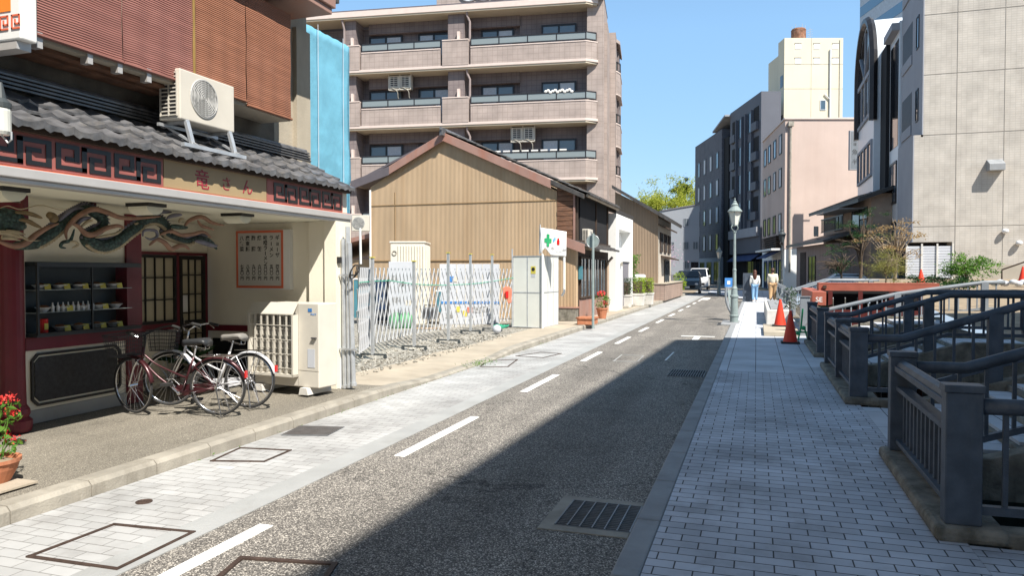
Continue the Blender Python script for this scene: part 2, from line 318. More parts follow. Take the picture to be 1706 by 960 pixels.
m_signw=M('sign_white',(.72,.72,.70),rough=.5,var=.03); m_signblk=M('sign_black_ink',(.02,.02,.02),rough=.6,var=0)
m_signred=M('sign_red_frame',(.62,.14,.07),rough=.5,var=.1)
m_ink=M('maroon_brush_ink',(.33,.03,.05),rough=.5)
m_rubber=M('tyre_rubber',(.025,.025,.025),rough=.8); m_chrome=M('chrome',(.6,.6,.62),rough=.2,metal=1,var=.05)
m_bikered=M('maroon_metallic',(.055,.012,.016),rough=.3,metal=.3,spec=.6); m_bikewhite=M('silver_white_paint',(.6,.6,.62),rough=.3,spec=.6)
m_bikegrn=M('dark_green_grey',(.08,.09,.08),rough=.5)
m_saddle=M('black_vinyl',(.03,.032,.035),rough=.4); m_saddleg=M('grey_vinyl',(.22,.21,.19),rough=.6)
m_reflr=M('red_reflector',(.55,.02,.02),rough=.2)
m_terra=M('terracotta',(.42,.16,.08),rough=.8,var=.15,scale=8,dirt=.2,dcol=(.5,.35,.25))
m_leafG=leafmat('green_leaves',(.05,.16,.02),(.16,.30,.04)); m_leafD=leafmat('dark_leaves',(.015,.05,.015),(.04,.10,.03))
m_leafY=leafmat('yellow_green_leaves',(.18,.30,.02),(.38,.48,.04)); m_leafO=leafmat('bronze_leaves',(.30,.19,.08),(.42,.31,.16))
m_leafOl=leafmat('olive_twig_leaves',(.2,.2,.05),(.34,.33,.1)); m_flower=leafmat('red_petals',(.7,.03,.03),(.85,.12,.1)); m_pinkf=leafmat('pink_blossom',(.5,.3,.42),(.62,.45,.55))
m_bamboo=leafmat('bamboo_leaves',(.26,.33,.03),(.5,.5,.08))
m_bark=M('bark',(.09,.065,.045),rough=.9,var=.3,scale=12,bump=.6)
m_twig=M('grey_twigs',(.22,.17,.12),rough=.9,var=.2)
def corr_mat(name,c,scale,axis='X',dirt=.2,dcol=(.3,.2,.1)):
    m=M(name,c,rough=.65,var=.12,scale=1.4,dirt=dirt,dcol=dcol,stretch=(1,1,.3),streak=.12); n,b=nodes(m)
    tc=[x for x in n.nodes if x.type=='TEX_COORD'][0]; w=n.nodes.new('ShaderNodeTexWave'); w.bands_direction=axis; w.inputs['Scale'].default_value=scale
    n.links.new(tc.outputs['Object'],w.inputs[0])
    base=b.inputs['Base Color'].links[0].from_socket; mr=n.nodes.new('ShaderNodeMapRange'); mr.inputs[1].default_value=.1; mr.inputs[2].default_value=.45; mr.inputs[3].default_value=.78; mr.inputs[4].default_value=1.04; n.links.new(w.outputs[1],mr.inputs[0])
    sc=n.nodes.new('ShaderNodeVectorMath'); sc.operation='SCALE'; n.links.new(base,sc.inputs[0]); n.links.new(mr.outputs[0],sc.inputs['Scale']); n.links.new(sc.outputs[0],b.inputs['Base Color'])
    bp=n.nodes.new('ShaderNodeBump'); bp.inputs['Strength'].default_value=.7; bp.inputs['Distance'].default_value=.02; n.links.new(w.outputs[1],bp.inputs['Height']); n.links.new(bp.outputs[0],b.inputs['Normal'])
    return m
m_corrY=corr_mat('tan_corrugated_sheet',(.52,.375,.235),7,'X',.55,(.42,.25,.12)); m_corrX=corr_mat('tan_corrugated_sheet_street',(.5,.37,.22),7,'Y',.3,(.36,.2,.1))
m_corrB=corr_mat('brown_tan_sheet',(.29,.21,.14),4,'X',.1)
m_barge=M('pinkish_metal_flashing',(.31,.185,.15),rough=.55,var=.12,scale=2,dirt=.55,dcol=(.36,.1,.04))
m_slate=M('grey_purple_metal',(.12,.105,.115),rough=.5,var=.1)
m_wood=M('weathered_boards',(.17,.085,.05),rough=.9,var=.5,scale=6,bump=.5,dirt=.5,dcol=(.08,.07,.065),stretch=(.5,1,6))
m_woodd=M('dark_wood',(.05,.032,.022),rough=.85,var=.3,scale=5)
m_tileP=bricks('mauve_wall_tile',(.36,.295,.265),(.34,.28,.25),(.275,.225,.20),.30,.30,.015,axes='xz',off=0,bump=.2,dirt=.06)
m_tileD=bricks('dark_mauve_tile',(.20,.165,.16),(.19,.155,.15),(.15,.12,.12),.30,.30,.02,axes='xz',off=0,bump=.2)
m_pinkc=M('pale_pink_coping',(.60,.50,.45),rough=.7,var=.05)
m_soff2=M('balcony_soffit',(.50,.44,.34),rough=.8,var=.06,scale=1)
m_railgl=glassmat('frosted_rail_panel',(.20,.23,.23),.3)
m_beige=bricks('beige_wall_tile',(.46,.425,.38),(.435,.40,.355),(.38,.35,.31),.22,.11,.012,axes='xz',off=0,bump=.3,dirt=.1)
m_beigeL=M('plain_beige_base',(.38,.34,.28),rough=.85,var=.15,scale=1,dirt=.4,dcol=(.3,.25,.19))
m_grayw=M('blue_grey_wall',(.30,.31,.34),rough=.8,var=.06,scale=.8)
m_panelw=M('pale_metal_panel',(.62,.66,.70),rough=.35,var=.03,spec=.6)
m_d1=bricks('charcoal_wall_tile',(.10,.105,.125),(.09,.095,.115),(.13,.13,.15),.9,.28,.03,axes='yz',off=.5,bump=.2)
m_d2=M('dark_slate_wall',(.10,.107,.13),rough=.7,var=.06,scale=.5)
m_pink=M('salmon_stucco',(.50,.395,.345),rough=.85,var=.06,scale=.5,dirt=.35,dcol=(.40,.29,.24),streak=.12)
m_tower=M('cream_tower_paint',(.62,.57,.44),rough=.85,var=.04,scale=.4,dirt=.3,dcol=(.5,.45,.34),streak=.1)
m_plainw=M('grey_white_stucco',(.31,.33,.36),rough=.85,var=.05,scale=.4)
m_whitew=M('white_stucco',(.74,.74,.72),rough=.8,var=.04,scale=1,dirt=.1,dcol=(.55,.54,.5))
m_mauve=M('mauve_grey_panel',(.20,.19,.21),rough=.7,var=.05)
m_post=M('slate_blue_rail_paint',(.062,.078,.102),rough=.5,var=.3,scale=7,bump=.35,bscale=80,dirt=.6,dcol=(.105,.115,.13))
m_rail2=M('sunlit_grey_rail_paint',(.22,.24,.26),rough=.5,var=.1,scale=5)  # slate rail paint lightened to hold sunlight; also plain grey for guard and bollard
m_mossy=M('mossy_concrete',(.20,.185,.155),rough=.95,var=.4,scale=7,bump=.9,bscale=45,dirt=.75,dcol=(.05,.05,.03))
m_canal=M('canal_wall_stone',(.13,.125,.11),rough=.95,var=.35,scale=5,bump=.8,dirt=.6,dcol=(.03,.035,.02))
m_water=glassmat('canal_water',(.02,.025,.02),.05)
m_cone=M('cone_orange_red',(.72,.045,.018),rough=.5,var=.1,scale=8,dirt=.2,dcol=(.35,.04,.02))
m_beam=M('primer_red_steel',(.34,.095,.06),rough=.6,var=.15,scale=3,dirt=.3,dcol=(.32,.1,.06))
m_lampg=M('sage_lamp_paint',(.23,.28,.275),rough=.45,var=.15,scale=6,dirt=.2,dcol=(.24,.28,.27)); m_lampglass=M('frosted_lamp_glass',(.62,.63,.58),rough=.25,spec=.7)
m_lampk=M('dark_lamp_paint',(.05,.06,.065),rough=.45)
m_skin=M('skin',(.5,.3,.2),rough=.6,var=.03); m_hair=M('dark_hair',(.06,.03,.02),rough=.5,var=.2,scale=30); m_hairb=M('auburn_hair',(.085,.03,.018),rough=.5,var=.2,scale=30)
m_shirt=M('cream_jacket_cloth',(.72,.66,.52),rough=.9,var=.06,scale=12,bump=.3,bscale=12); m_blouse=M('white_blouse_cloth',(.75,.73,.68),rough=.9,var=.05,bump=.3,bscale=12)
m_jean=M('light_denim',(.2,.36,.55),rough=.9,var=.12,scale=12); m_khaki=M('khaki_cloth',(.50,.32,.17),rough=.9,var=.1,scale=12); m_shoe=M('pale_shoe',(.6,.58,.54),rough=.7)
m_carb=M('dark_car_paint',(.03,.04,.055),rough=.2,spec=.7,var=.02); m_carw=M('white_car_paint',(.75,.76,.77),rough=.25,spec=.6,var=.02)
m_green=M('green_sign_paint',(.02,.32,.12),rough=.6); m_bluep=M('blue_sign_paint',(.05,.2,.5),rough=.5); m_navy=M('navy_awning',(.03,.05,.13),rough=.8)
m_hoard=M('white_hoarding',(.66,.67,.62),rough=.5,var=.05,scale=1.5,dirt=.12,dcol=(.5,.47,.4)); m_tank=M('ivory_tank',(.66,.62,.53),rough=.55,var=.05)
m_sheet=M('white_protective_sheet',(.50,.52,.56),rough=.6,var=.08,scale=2); m_dk=M('dark_blue_box',(.02,.04,.09),rough=.5); m_teal=M('teal_board',(.06,.19,.24),rough=.5)
m_gsack=M('green_sack',(.12,.30,.16),rough=.6); m_orgc=M('coral_cloth',(.6,.2,.13),rough=.9,var=.2); m_poster=M('poster_colours',(.3,.3,.3),var=.8,scale=14)
m_ropeg=M('green_rope',(.05,.4,.25),rough=.7); m_cable=M('cable_black',(.02,.02,.02),rough=.6); m_wbox=M('white_planter_concrete',(.58,.56,.52),rough=.8,var=.12,scale=5,dirt=.3,dcol=(.4,.37,.32))
m_brick=bricks('small_brown_tile',(.36,.26,.21),(.32,.23,.19),(.2,.16,.13),.22,.11,.012,axes='xz',off=0); m_brick2=bricks('small_brown_tile_side',(.36,.26,.21),(.32,.23,.19),(.2,.16,.13),.22,.11,.012,axes='yz',off=0)
m_rust=M('rusty_tank',(.20,.09,.05),rough=.8,var=.5,scale=3,dirt=.5,dcol=(.35,.3,.26)); m_stripe1=M('pale_stripe_wall',(.45,.5,.56)); m_stripe2=glassmat('blue_strip_window',(.10,.2,.3),.15)
m_food=M('food_brown',(.25,.1,.04),var=.5,scale=30); m_dish=M('white_dish',(.7,.7,.7),rough=.3); m_shelfglass=glassmat('shelf_glass',(.35,.4,.4),.1); m_case=M('showcase_dark_back',(.03,.04,.045),rough=.6)
m_dgreen=M('dragon_green',(.035,.065,.055),rough=.6,var=.35,scale=25,bump=.7,bscale=60); m_dpink=M('dragon_salmon',(.27,.15,.10),rough=.7,var=.25,scale=12); m_dcream=M('dragon_cream',(.38,.31,.2),rough=.7,var=.2,scale=12); m_dlil=M('dragon_lilac',(.15,.145,.18),rough=.7,var=.3,scale=14); m_dgold=M('dragon_gold',(.19,.13,.06),rough=.6,var=.3,scale=15)
def scales(m,sc=34):
    n,b=nodes(m); tc=[x for x in n.nodes if x.type=='TEX_COORD'][0]; v=n.nodes.new('ShaderNodeTexVoronoi'); v.inputs['Scale'].default_value=sc; n.links.new(tc.outputs['Object'],v.inputs['Vector'])
    base=b.inputs['Base Color'].links[0].from_socket; mr=n.nodes.new('ShaderNodeMapRange'); mr.inputs[1].default_value=.1; mr.inputs[2].default_value=.7; mr.inputs[3].default_value=1.5; mr.inputs[4].default_value=.5; n.links.new(v.outputs['Distance'],mr.inputs[0])
    sc_=n.nodes.new('ShaderNodeVectorMath'); sc_.operation='SCALE'; n.links.new(base,sc_.inputs[0]); n.links.new(mr.outputs[0],sc_.inputs['Scale']); n.links.new(sc_.outputs[0],b.inputs['Base Color'])
    bp=n.nodes.new('ShaderNodeBump'); bp.inputs['Strength'].default_value=.9; bp.inputs['Distance'].default_value=.012; bp.invert=True; n.links.new(v.outputs['Distance'],bp.inputs['Height']); n.links.new(bp.outputs[0],b.inputs['Normal'])
scales(m_dgreen)
# ================================================================= ground, road, kerbs
CX0,CX1=1.15,4.0           # canal
g=MB()
g.poly([(-400,-60,-.03),(CX0,-60,-.03),(CX0,700,-.03),(-400,700,-.03)])
g.poly([(CX0,-60,-.03),(400,-60,-.03),(400,-6,-.03),(CX0,-6,-.03)])
g.poly([(CX0,62,-.03),(400,62,-.03),(400,700,-.03),(CX0,700,-.03)])
struct('ground',g,m_soil)
g=MB()                     # far bank, rising away from the canal
ys=[-6,4,10,16,22,28,34,40,46,62]; zs=[.45,.45,.48,.6,.85,1.08,1.22,1.3,1.3,1.2]
for i in range(len(ys)-1):
    g.poly([(CX1,ys[i],zs[i]-.08),(120,ys[i],zs[i]+.1),(120,ys[i+1],zs[i+1]+.1),(CX1,ys[i+1],zs[i+1]-.08)])
struct('far_bank_ground',g,m_soil)
g=MB(); g.box(-3.17,-.70,-8,64,-.029,0); g.poly([(-9,64,.0),(-.7,64,.0),(2,130,.0),(-30,130,.0)]); struct('road',g,m_asph)
g=MB(); g.box(-4.45,-3.40,-8,64,-.028,.003); struct('left_paved_strip',g,m_paveL)
g=MB(); g.box(-3.398,-3.172,-8,64,-.028,.005); struct('left_gutter_line',g,m_gut)
# left kerb in blocks with a dropped section at the driveway
def kz(y): 
    return .115 if y<8.6 else (.115-.07*min(1,(y-8.6)/1.2) if y<12.5 else min(.12,.045+.075*max(0,(y-12.5)/1.2)))
g=MB(); y=-8.0
while y<52:
    L=.6; z0,z1=kz(y),kz(y+L); x0,x1=-4.62,-4.452
    a=[(x0,y+.004,-.02),(x1,y+.004,-.02),(x1,y+.004,z0-.03),(x1-.03,y+.004,z0),(x0,y+.004,z0)]
    b=[(x0,y+L-.004,-.02),(x1,y+L-.004,-.02),(x1,y+L-.004,z1-.03),(x1-.03,y+L-.004,z1),(x0,y+L-.004,z1)]
    i=len(g.v); g.v+=[Vector(p) for p in a+b]; g.f+=[(0+i,4+i,3+i,2+i,1+i),(5+i,6+i,7+i,8+i,9+i)]+[(i+k,i+(k+1)%5,i+5+(k+1)%5,i+5+k) for k in range(5)]
    y+=L
struct('left_kerb',g,m_kerb)
g=MB(); g.poly([(-4.619,-8,.112),(-12,-8,.14),(-12,8.55,.14),(-4.619,8.55,.112)]); struct('restaurant_forecourt',g,m_fore)
g=MB(); 
Ya=[8.55,9.8,11,12.5,13.7,21.6]
for i in range(len(Ya)-1): g.poly([(-4.619,Ya[i],kz(Ya[i])-.003),(-5.55-.1*(i%2),Ya[i],.09),(-5.55-.1*((i+1)%2),Ya[i+1],.09),(-4.619,Ya[i+1],kz(Ya[i+1])-.003)])
struct('driveway_apron',g,m_apron)
g=MB(); g.poly([(-5.50,8.5,.080),(-16,8.5,.085),(-16,22,.085),(-5.50,22,.080)]); struct('gravel_lot',g,m_gravel)
g=MB(); g.poly([(-4.619,21.6,.117),(-5.6,21.6,.12),(-5.6,52,.12),(-4.619,52,.117)]); struct('left_pavement',g,m_apron)
gs=MB()
for k in range(900):
    y=R.uniform(8.7,16.5); x=-5.35-abs(R.gauss(0,1.0))
    if x<-8.2 : continue
    s=R.uniform(.008,.022); T=Matrix.Translation((x,y,.088))@Matrix.Rotation(R.random()*6,4,'Z')@Matrix.Rotation(R.uniform(-.5,.5),4,'X')
    gs.box(-s,s,-s*.7,s*.7,-s*.3,s*.6,T)
tag(gs.build('gravel_stones',m_gravel,bevel=0),'loose pale gravel stones scattered over the vacant lot','gravel',kind='stuff')
# right kerb and pavement
g=MB(); y=-8
while y<43: g.box(-.70,-.552,y+.004,y+.9-.004,-.02,.055); y+=.9
struct('right_kerb',g,m_kerbR,bevel=.012)
g=MB(); g.box(-.549,CX0,-8,11.9,-.02,.05); struct('right_pavement',g,m_paveR)
g=MB(); g.box(-.549,CX0,11.9,43,-.02,.051); struct('right_slab_pavement',g,m_slabR)
g=MB(); g.poly([(-.549,43,.05),(CX0,43,.05),(CX0,62,.05),(-3.4,62,.05),(-3.4,56,.05)]); struct('far_right_pavement',g,m_slabR)
# painted marks
marks=[(1.0,3.9),(5.72,7.54),(9.31,11.01),(12.83,14.39),(16.16,17.89),(19.58,21.12),(23.1,24.7),(26.6,28.2),(30.0,31.6),(33.5,35.0),(37,38.5),(40.5,42)]
g=MB()
for a,b in marks: g.box(-2.965,-2.865,a,b,.0,.0045)
g.box(-3.0,-2.55,42.6,45.5,.0,.004)
struct('lane_dashes',g,m_white)
g=MB(); c=G(1163,563); g.box(-1.75,-.95,18.55,18.68,0,.004); g.box(-1.42,-1.28,17.7,18.549,0,.004); g.box(-1.0,-.97,12.9,14.3,0,.004,Matrix.Translation((-.55,.5,0)))
struct('road_crossing_mark',g,m_white)
# frames, plates and grates set in the road
def frame_rect(name,quad,w,mat,label,z=.006,cat='manhole frame',grp='manhole frames in the road'):
    c=sum((Vector(q) for q in quad),Vector())/4; c.z=0
    t=thing(name,label,cat,c)
    m=MB(); n=len(quad)
    for i in range(n):
        p=Vector(quad[i]); q=Vector(quad[(i+1)%n]); d=(q-p).normalized(); m.bar((p.x-d.x*w/2,p.y-d.y*w/2,z+.0007*i),(q.x+d.x*w/2,q.y+d.y*w/2,z+.0007*i),w,.01)
    m.build('rim',mat,t); return t
def q4(*a): return [(*G(u,v)[:2],0) for u,v in a]
frame_rect('manhole_frame',q4((48,930),(190,876),(322,889),(195,951)),.022,m_iron,'large rusty rectangular manhole frame crossing the left gutter line in the foreground')
frame_rect('manhole_frame',q4((340,985),(402,932),(558,942),(520,1000)),.03,m_iron,'rusty manhole frame at the bottom edge, half in the building shadow')
frame_rect('manhole_frame',q4((352,770),(400,748),(484,752),(440,771)),.018,m_iron,'thin dark manhole frame in the pale pavers below the bicycles')
frame_rect('manhole_frame',q4((1022,603),(1036,592),(1072,594),(1062,604)),.02,m_gut,'small square cover frame in the sunlit road near the shadow edge')
frame_rect('manhole_frame',q4((800,612),(812,602),(862,600),(846,612)),.02,m_iron,'dark cover frame in the left pavers in front of the gravel lot')
frame_rect('manhole_frame',q4((860,594),(900,588),(935,590),(905,597)),.02,m_iron,'long cover frame in the left pavers in front of the white hoarding')
t=thing('drain_plate','flat grey steel plate cover in the left pavers beside the kerb','drain cover',(-4.0,6.9,0))
g=MB(); q=q4((468,727),(500,711),(574,713),(545,728)); g.prism([(a,b,.003) for a,b,_ in q],(0,0,.008)); g.build('plate',m_grate,t)
g=MB()
A,B,C_,D_=[Vector(x) for x in q]
for k in range(1,9): p=A.lerp(B,k/9); s=D_.lerp(C_,k/9); g.bar((p.x,p.y,.0125),(s.x,s.y,.0125),.006,.003)
g.build('ribs',m_iron,t)
t=thing('valve_cover','small rusty oval valve cover in the left pavers','valve cover',G(240,838))
g=MB(); c=G(240,838); g.lathe((c.x,c.y,.002),[(.055,0),(.055,.008),(.04,.009),(.038,.006),(.001,.006)],14); g.build('lid',m_iron,t,smooth=False)
# near storm grate with concrete surround
def grate(label,x0,x1,y0,y1,sur,nx,ny,z=.004):
    t=thing('drain_grate',label,'drain grate',((x0+x1)/2,(y0+y1)/2,0))
    m=MB(); s=sur
    if s: m.box(x0-s,x0,y0-s,y1+s,.001,z+.004).box(x0,x1,y0-s,y0,.001,z+.003).box(x0,x1,y1,y1+s,.001,z+.003); m.build('surround',m_kerb,t,label='concrete surround of the grate')
    m=MB(); m.box(x0,x1,y0,y1,.001,.0025); m.build('pit',m_black,t)
    m=MB()
    for k in range(nx+1): x=x0+(x1-x0)*k/nx; m.bar((x,y0,z+.004),(x,y1,z+.004),.008,.012)
    for k in range(ny+1): y=y0+(y1-y0)*k/ny; m.bar((x0,y,z+.002),(x1,y,z+.002),.005,.009)
    m.build('bars',m_grate,t)
    return t
grate('steel storm grate with concrete surround beside the right kerb, in shade, nearest',-1.19,-.72,4.46,4.98,.09,6,16)
grate('smaller storm grate beside the right kerb, farther up the shaded road',-1.28,-.75,11.4,12.15,0,14,2)
grate('storm grate in the sunlit road in front of the big street lamp',-1.1,-.75,22.6,23.4,0,8,2)
# ================================================================= the restaurant
FX=lambda x:Fr((x,0,0),(0,1,0),(1,0,0))      # walls facing the street from the left: a = Y
FY=lambda y:Fr((0,y,0),(1,0,0),(0,-1,0))     # walls facing the camera: a = X
rest=thing('restaurant_building','old two-storey restaurant with tiled eave, cream walls and maroon pillars','restaurant',(-6.5,5.5,.14))
f=FX(-6.6); w=MB()
w.box(-6.75,-6.6,2,6.39,.26,.835).box(-6.75,-6.6,2,5.22,.835,2.23).box(-6.75,-6.6,5.22,6.5,1.69,2.23)
w.box(-7.2,-7.05,6.4,8.2,1.84,2.23).box(-7.2,-7.05,6.4,7.62,.14,.86)
w.box(-7.2,-5.15,8.2,8.4,.14,2.23); w.box(-5.148,-4.985,8.08,8.44,.12,2.23)
w.box(-5.4,-5.15,8.12,8.199,.14,2.23)
w.build('cream_wall',m_wall,rest)
MB().box(-6.75,-6.585,2,6.385,.13,.258).build('plinth',m_gut,rest)
m=MB(); m.box(-6.62,-6.57,5.2,6.39,.84,.965); m.box(-7.1,-6.57,6.392,6.6,.13,2.228); m.box(-7.06,-7.02,6.602,7.62,.865,.945); m.box(-7.04,-5.2,8.175,8.199,.80,.88)
m.box(-7.06,-7.015,7.62,7.655,.13,1.84).box(-7.06,-7.015,8.13,8.17,.13,1.84).box(-7.06,-7.015,6.602,8.17,1.805,1.84); m.build('maroon_trim',m_red,rest)
c=XP(21,600,-6.45); m=MB(); m.lathe((c.x,c.y,.13),[(.14,0),(.15,.04),(.15,.1),(.12,.13),(.135,.16),(.13,.2),(.105,.24),(.1,.5),(.1,2.09)],20); m.build('round_pillar',m_red,rest,smooth=False,bevel=0)
# black ornamental panel
m=MB(); ch=.05
def oct_(a0,a1,b0,b1,ch): return [(a0+ch,b0),(a1-ch,b0),(a1,b0+ch),(a1,b1-ch),(a1-ch,b1),(a0+ch,b1),(a0,b1-ch),(a0,b0+ch)]
m.prism([f.p(a,b,.0) for a,b in oct_(5.3,6.27,.335,.765,.05)],(.012,0,0)); pn=m.build('ornamental_panel',m_blackp,rest,bevel=.003)
m=MB(); o=oct_(5.27,6.30,.305,.795,.06)
for k in range(8): p=o[k]; q=o[(k+1)%8]; m.bar(f.p(p[0],p[1],.012),f.p(q[0],q[1],.012),.022,.024)
m.build('panel_frame',m_blkfr,pn)
# sliding door and side window
fd=FX(-7.04)
def lattice(parent,name,a0,a1,b0,b1,rows,cols,mat=m_blkfr,w=.035,th=.014,rail=None):
    m=MB(); m.fb(fd,a0,a1,b1-w,b1,0,.03).fb(fd,a0,a1,b0,b0+w,0,.03).fb(fd,a0,a0+w,b0+w,b1-w,0,.03).fb(fd,a1-w,a1,b0+w,b1-w,0,.03)
    for k in range(1,cols): x=a0+w+(a1-a0-2*w)*k/cols; m.fb(fd,x-th/2,x+th/2,b0+w,b1-w,.004,.024)
    for z in rows: m.fb(fd,a0+w,a1-w,z-th/2,z+th/2,.006,.027)
    if rail: m.fb(fd,a0+w,a1-w,rail[0],rail[1],.001,.029)
    o=m.build(name,mat,parent); g=MB(); g.fb(fd,a0+w,a1-w,b0+w,b1-w,-.01,.0035); g.build('frosted_pane',m_paper,o); return o
lattice(rest,'side_window',6.62,7.60,.95,1.80,[1.245,1.52],6)
d=lattice(rest,'entrance_door',7.66,8.12,.15,1.80,[.36,.6,.78,1.06,1.30,1.55],3,w=.05,rail=(.86,.96))
m=MB(); m.fb(fd,7.695,7.71,.92,1.0,.03,.05); m.build('handle',m_chrome,d)
MB().fb(fd,7.715,7.82,1.07,1.29,.0035,.005).build('notice',m_signw,d)
MB().box(-6.95,-5.2,8.18,8.198,.14,.70).build('dark_recess_panel',m_black,rest)  # black panel puts the recess's shade into colour
# soffit, fascia
m=MB(); m.box(-7.1,-5.03,2,8.4,2.232,2.26); m.build('soffit',m_soffit,rest)
m=MB(); m.box(-5.1,-5.03,2,8.42,2.262,2.6); m.build('fascia_board',m_wall,rest)
m=MB(); m.box(-5.1,-4.99,2,8.45,2.225,2.262).box(-5.028,-4.965,2,8.45,2.262,2.335); m.build('fascia_beam',m_alum,rest,bevel=.008)
m=MB(); m.box(-5.06,-5.0,2,8.45,2.335,2.345); m.build('fascia_red_line',m_signred,rest)
m_kp=M('faded_pink_fascia',(.30,.10,.085),rough=.5,var=.15,scale=3)
m_sg=M('beige_sign_panel',(.36,.27,.15),rough=.5,var=.1,scale=2)
for nm,a0,a1,mt in (('key_pattern_panel',2.0,5.295,m_kp),('name_panel',5.305,6.755,m_sg),('key_pattern_panel',6.765,8.30,m_kp)):
    q=MB().fb(FX(-5.03),a0,a1,2.352,2.6,0,.012).build(nm,mt,rest)
    if nm[0]=='k':
        k=MB(); u=.0455 if a0<5 else .040; W_=11*u; H=2.575-2.372; uy=H/6.2; y=a1-.03-W_
        fr=FX(-5.016)
        while y>a0+.0:
            for path in ([(5.5,.5),(.5,.5),(.5,5.5),(4,5.5),(4,2.6),(2.3,2.6)],[(5.5,5.5),(10.5,5.5),(10.5,.5),(7,.5),(7,3.4),(8.7,3.4)],[(5.5,.5),(5.5,5.5)]):
                for (x0,y0),(x1,y1) in zip(path,path[1:]):
                    xa,xb=sorted((x0,x1)); ya,yb=sorted((y0,y1)); t_=.5
                    k.fb(fr,y+(xa-t_)*u,y+(xb+t_)*u,2.375+(ya-t_)*uy,2.375+(yb+t_)*uy,-.001,.003+.0004*(len(k.f)%5))
            y-=W_+.035
        k.build('meander',m_blkfr,q)
    else:
        fr=FX(-5.016)
        for ch_,aa,sz in (('竜',5.78,.2),('さ',6.12,.15),('ん',6.44,.17)): text('lettering',ch_,fr,aa,2.46,0,sz,m_ink,q)
# corbels under the soffit
for u_ in (6,243,395):
    c=XP(u_,345,-5.42); m=MB(); m.box(-5.55,-5.28,c.y-.11,c.y+.11,2.20,2.231); o=m.build('corbel',m_blkfr,rest)
    m=MB(); pts=[(c.y+.10*math.cos(t),2.199-.075*math.sin(t)) for t in [math.pi*k/10 for k in range(11)]]
    m.prism([(-5.53,a,b) for a,b in pts],(.22,0,0)); m.build('corbel_block',m_soffit,o)
# tiled eave
def tiled(name,parent,p_eave,p_top,y0,y1,pitch,ncourse,mat,amp=.028,step=.022,samp=8,lip=.06,axis=None,seed=1):
    """pantiles: p_eave/p_top are (x,z) ends of the slope, y0..y1 runs along the eave (world Y)"""
    rr=random.Random(seed); v=[];fc=[]; n=int((y1-y0)/pitch)*samp; m=MB()
    (xe,ze),(xt,zt)=p_eave,p_top; L=math.hypot(xt-xe,zt-ze); nx,nz=-(zt-ze)/L,(xt-xe)/L
    if nz<0: nx,nz=-nx,-nz
    jit={}
    for c_ in range(ncourse):
        i0=len(m.v)
        for r_,(t,h) in enumerate(((c_/ncourse-.02,step+.012),((c_+.5)/ncourse,step*.55),((c_+1.02)/ncourse,0))):
            for k in range(n+1):
                ph=(k%samp)/samp; col=k//samp; j=jit.setdefault((c_,col),rr.uniform(-.006,.006))
                wv=amp*math.exp(-((ph-.25)/.13)**2)*1.25-amp*.35*math.sin(math.pi*min(1,max(0,(ph-.45)/.55)))
                hh=h+wv+j; x=xe+(xt-xe)*t+nx*hh; z=ze+(zt-ze)*t+nz*hh; m.v.append(Vector((x,y0+(y1-y0)*k/n,z)))
        for r_ in range(2):
            for k in range(n): a=i0+r_*(n+1)+k; m.f.append((a,a+1,a+n+2,a+n+1))
        i1=len(m.v); dz=lip if c_==0 else .03    # the thick front edge of each course
        for k in range(n+1): q=m.v[i0+k]; m.v.append(Vector((q.x-(.004 if xe>xt else -.004),q.y,q.z-dz*(1 if (k%samp)<samp*.62 else .62))))
        for k in range(n): m.f.append((i0+k,i1+k,i1+k+1,i0+k+1))
    return m.build(name,mat,parent,recalc=False)
rf=tiled('eave_roof',rest,(-4.93,2.655),(-5.6,3.02),2.0,8.42,.245,3,m_tile,amp=.02,step=.018)
m=MB(); m.prism([(-4.96,2,2.60),(-4.96,2,2.655),(-5.6,2,3.0),(-5.6,2,2.60)],(0,6.42,0)); m.build('roof_boarding',m_woodd,rf)
m=MB()
for k in range(4): m.box(-5.63,-5.52+.012*k-.02,2.0,8.40-.03*k,3.03+k*.028,3.052+k*.028)
m.tube([(-5.56,2,3.15),(-5.56,8.3,3.15)],.028,8); m.build('ridge_tiles',m_tile,rf,bevel=.004)
# upper storey
m=MB(); m.box(-9.5,-5.6,2,7.7,2.95,5.2); m.build('dark_upper_wall',m_shaderender,rest)
m=MB(); m.box(-9.5,-5.605,7.702,8.4,2.6,5.2); m.box(-9.5,-7.25,8.2,8.4,.1,2.6); m.box(-5.605,-5.55,8.1,8.4,3.0,4.7);m.build('concrete_upper_wall',m_conc,rest)
m=MB(); m.box(-5.6,-5.2,2,7.46,3.36,3.42); m.box(-5.6,-5.24,7.40,7.46,3.42,4.62); m.box(-5.6,-5.24,2,7.4,3.42,4.62); m.build('window_box',m_conc,rest)
m=MB(); m.box(-5.58,-5.40,2,5.75,3.30,3.355).box(-5.45,-5.30,2,6.0,3.325,3.358); m.build('box_beam',m_wood,rest)
for y in (4.25,4.7,5.0,5.32): MB().box(-5.27,-5.19,y-.02,y+.03,3.30,3.42).build('box_bracket',m_alum,rest)
m=MB(); m.box(-9.5,-4.98,2,8.02,4.76,4.84); m.box(-9.5,-4.95,2,8.06,4.842,5.0); m.build('upper_roof_eave',m_barge,rest,bevel=.01)
m=MB(); m.box(-9.6,-5.05,2,8.3,5.0,5.12); m.build('upper_roof',m_tile2,rest)
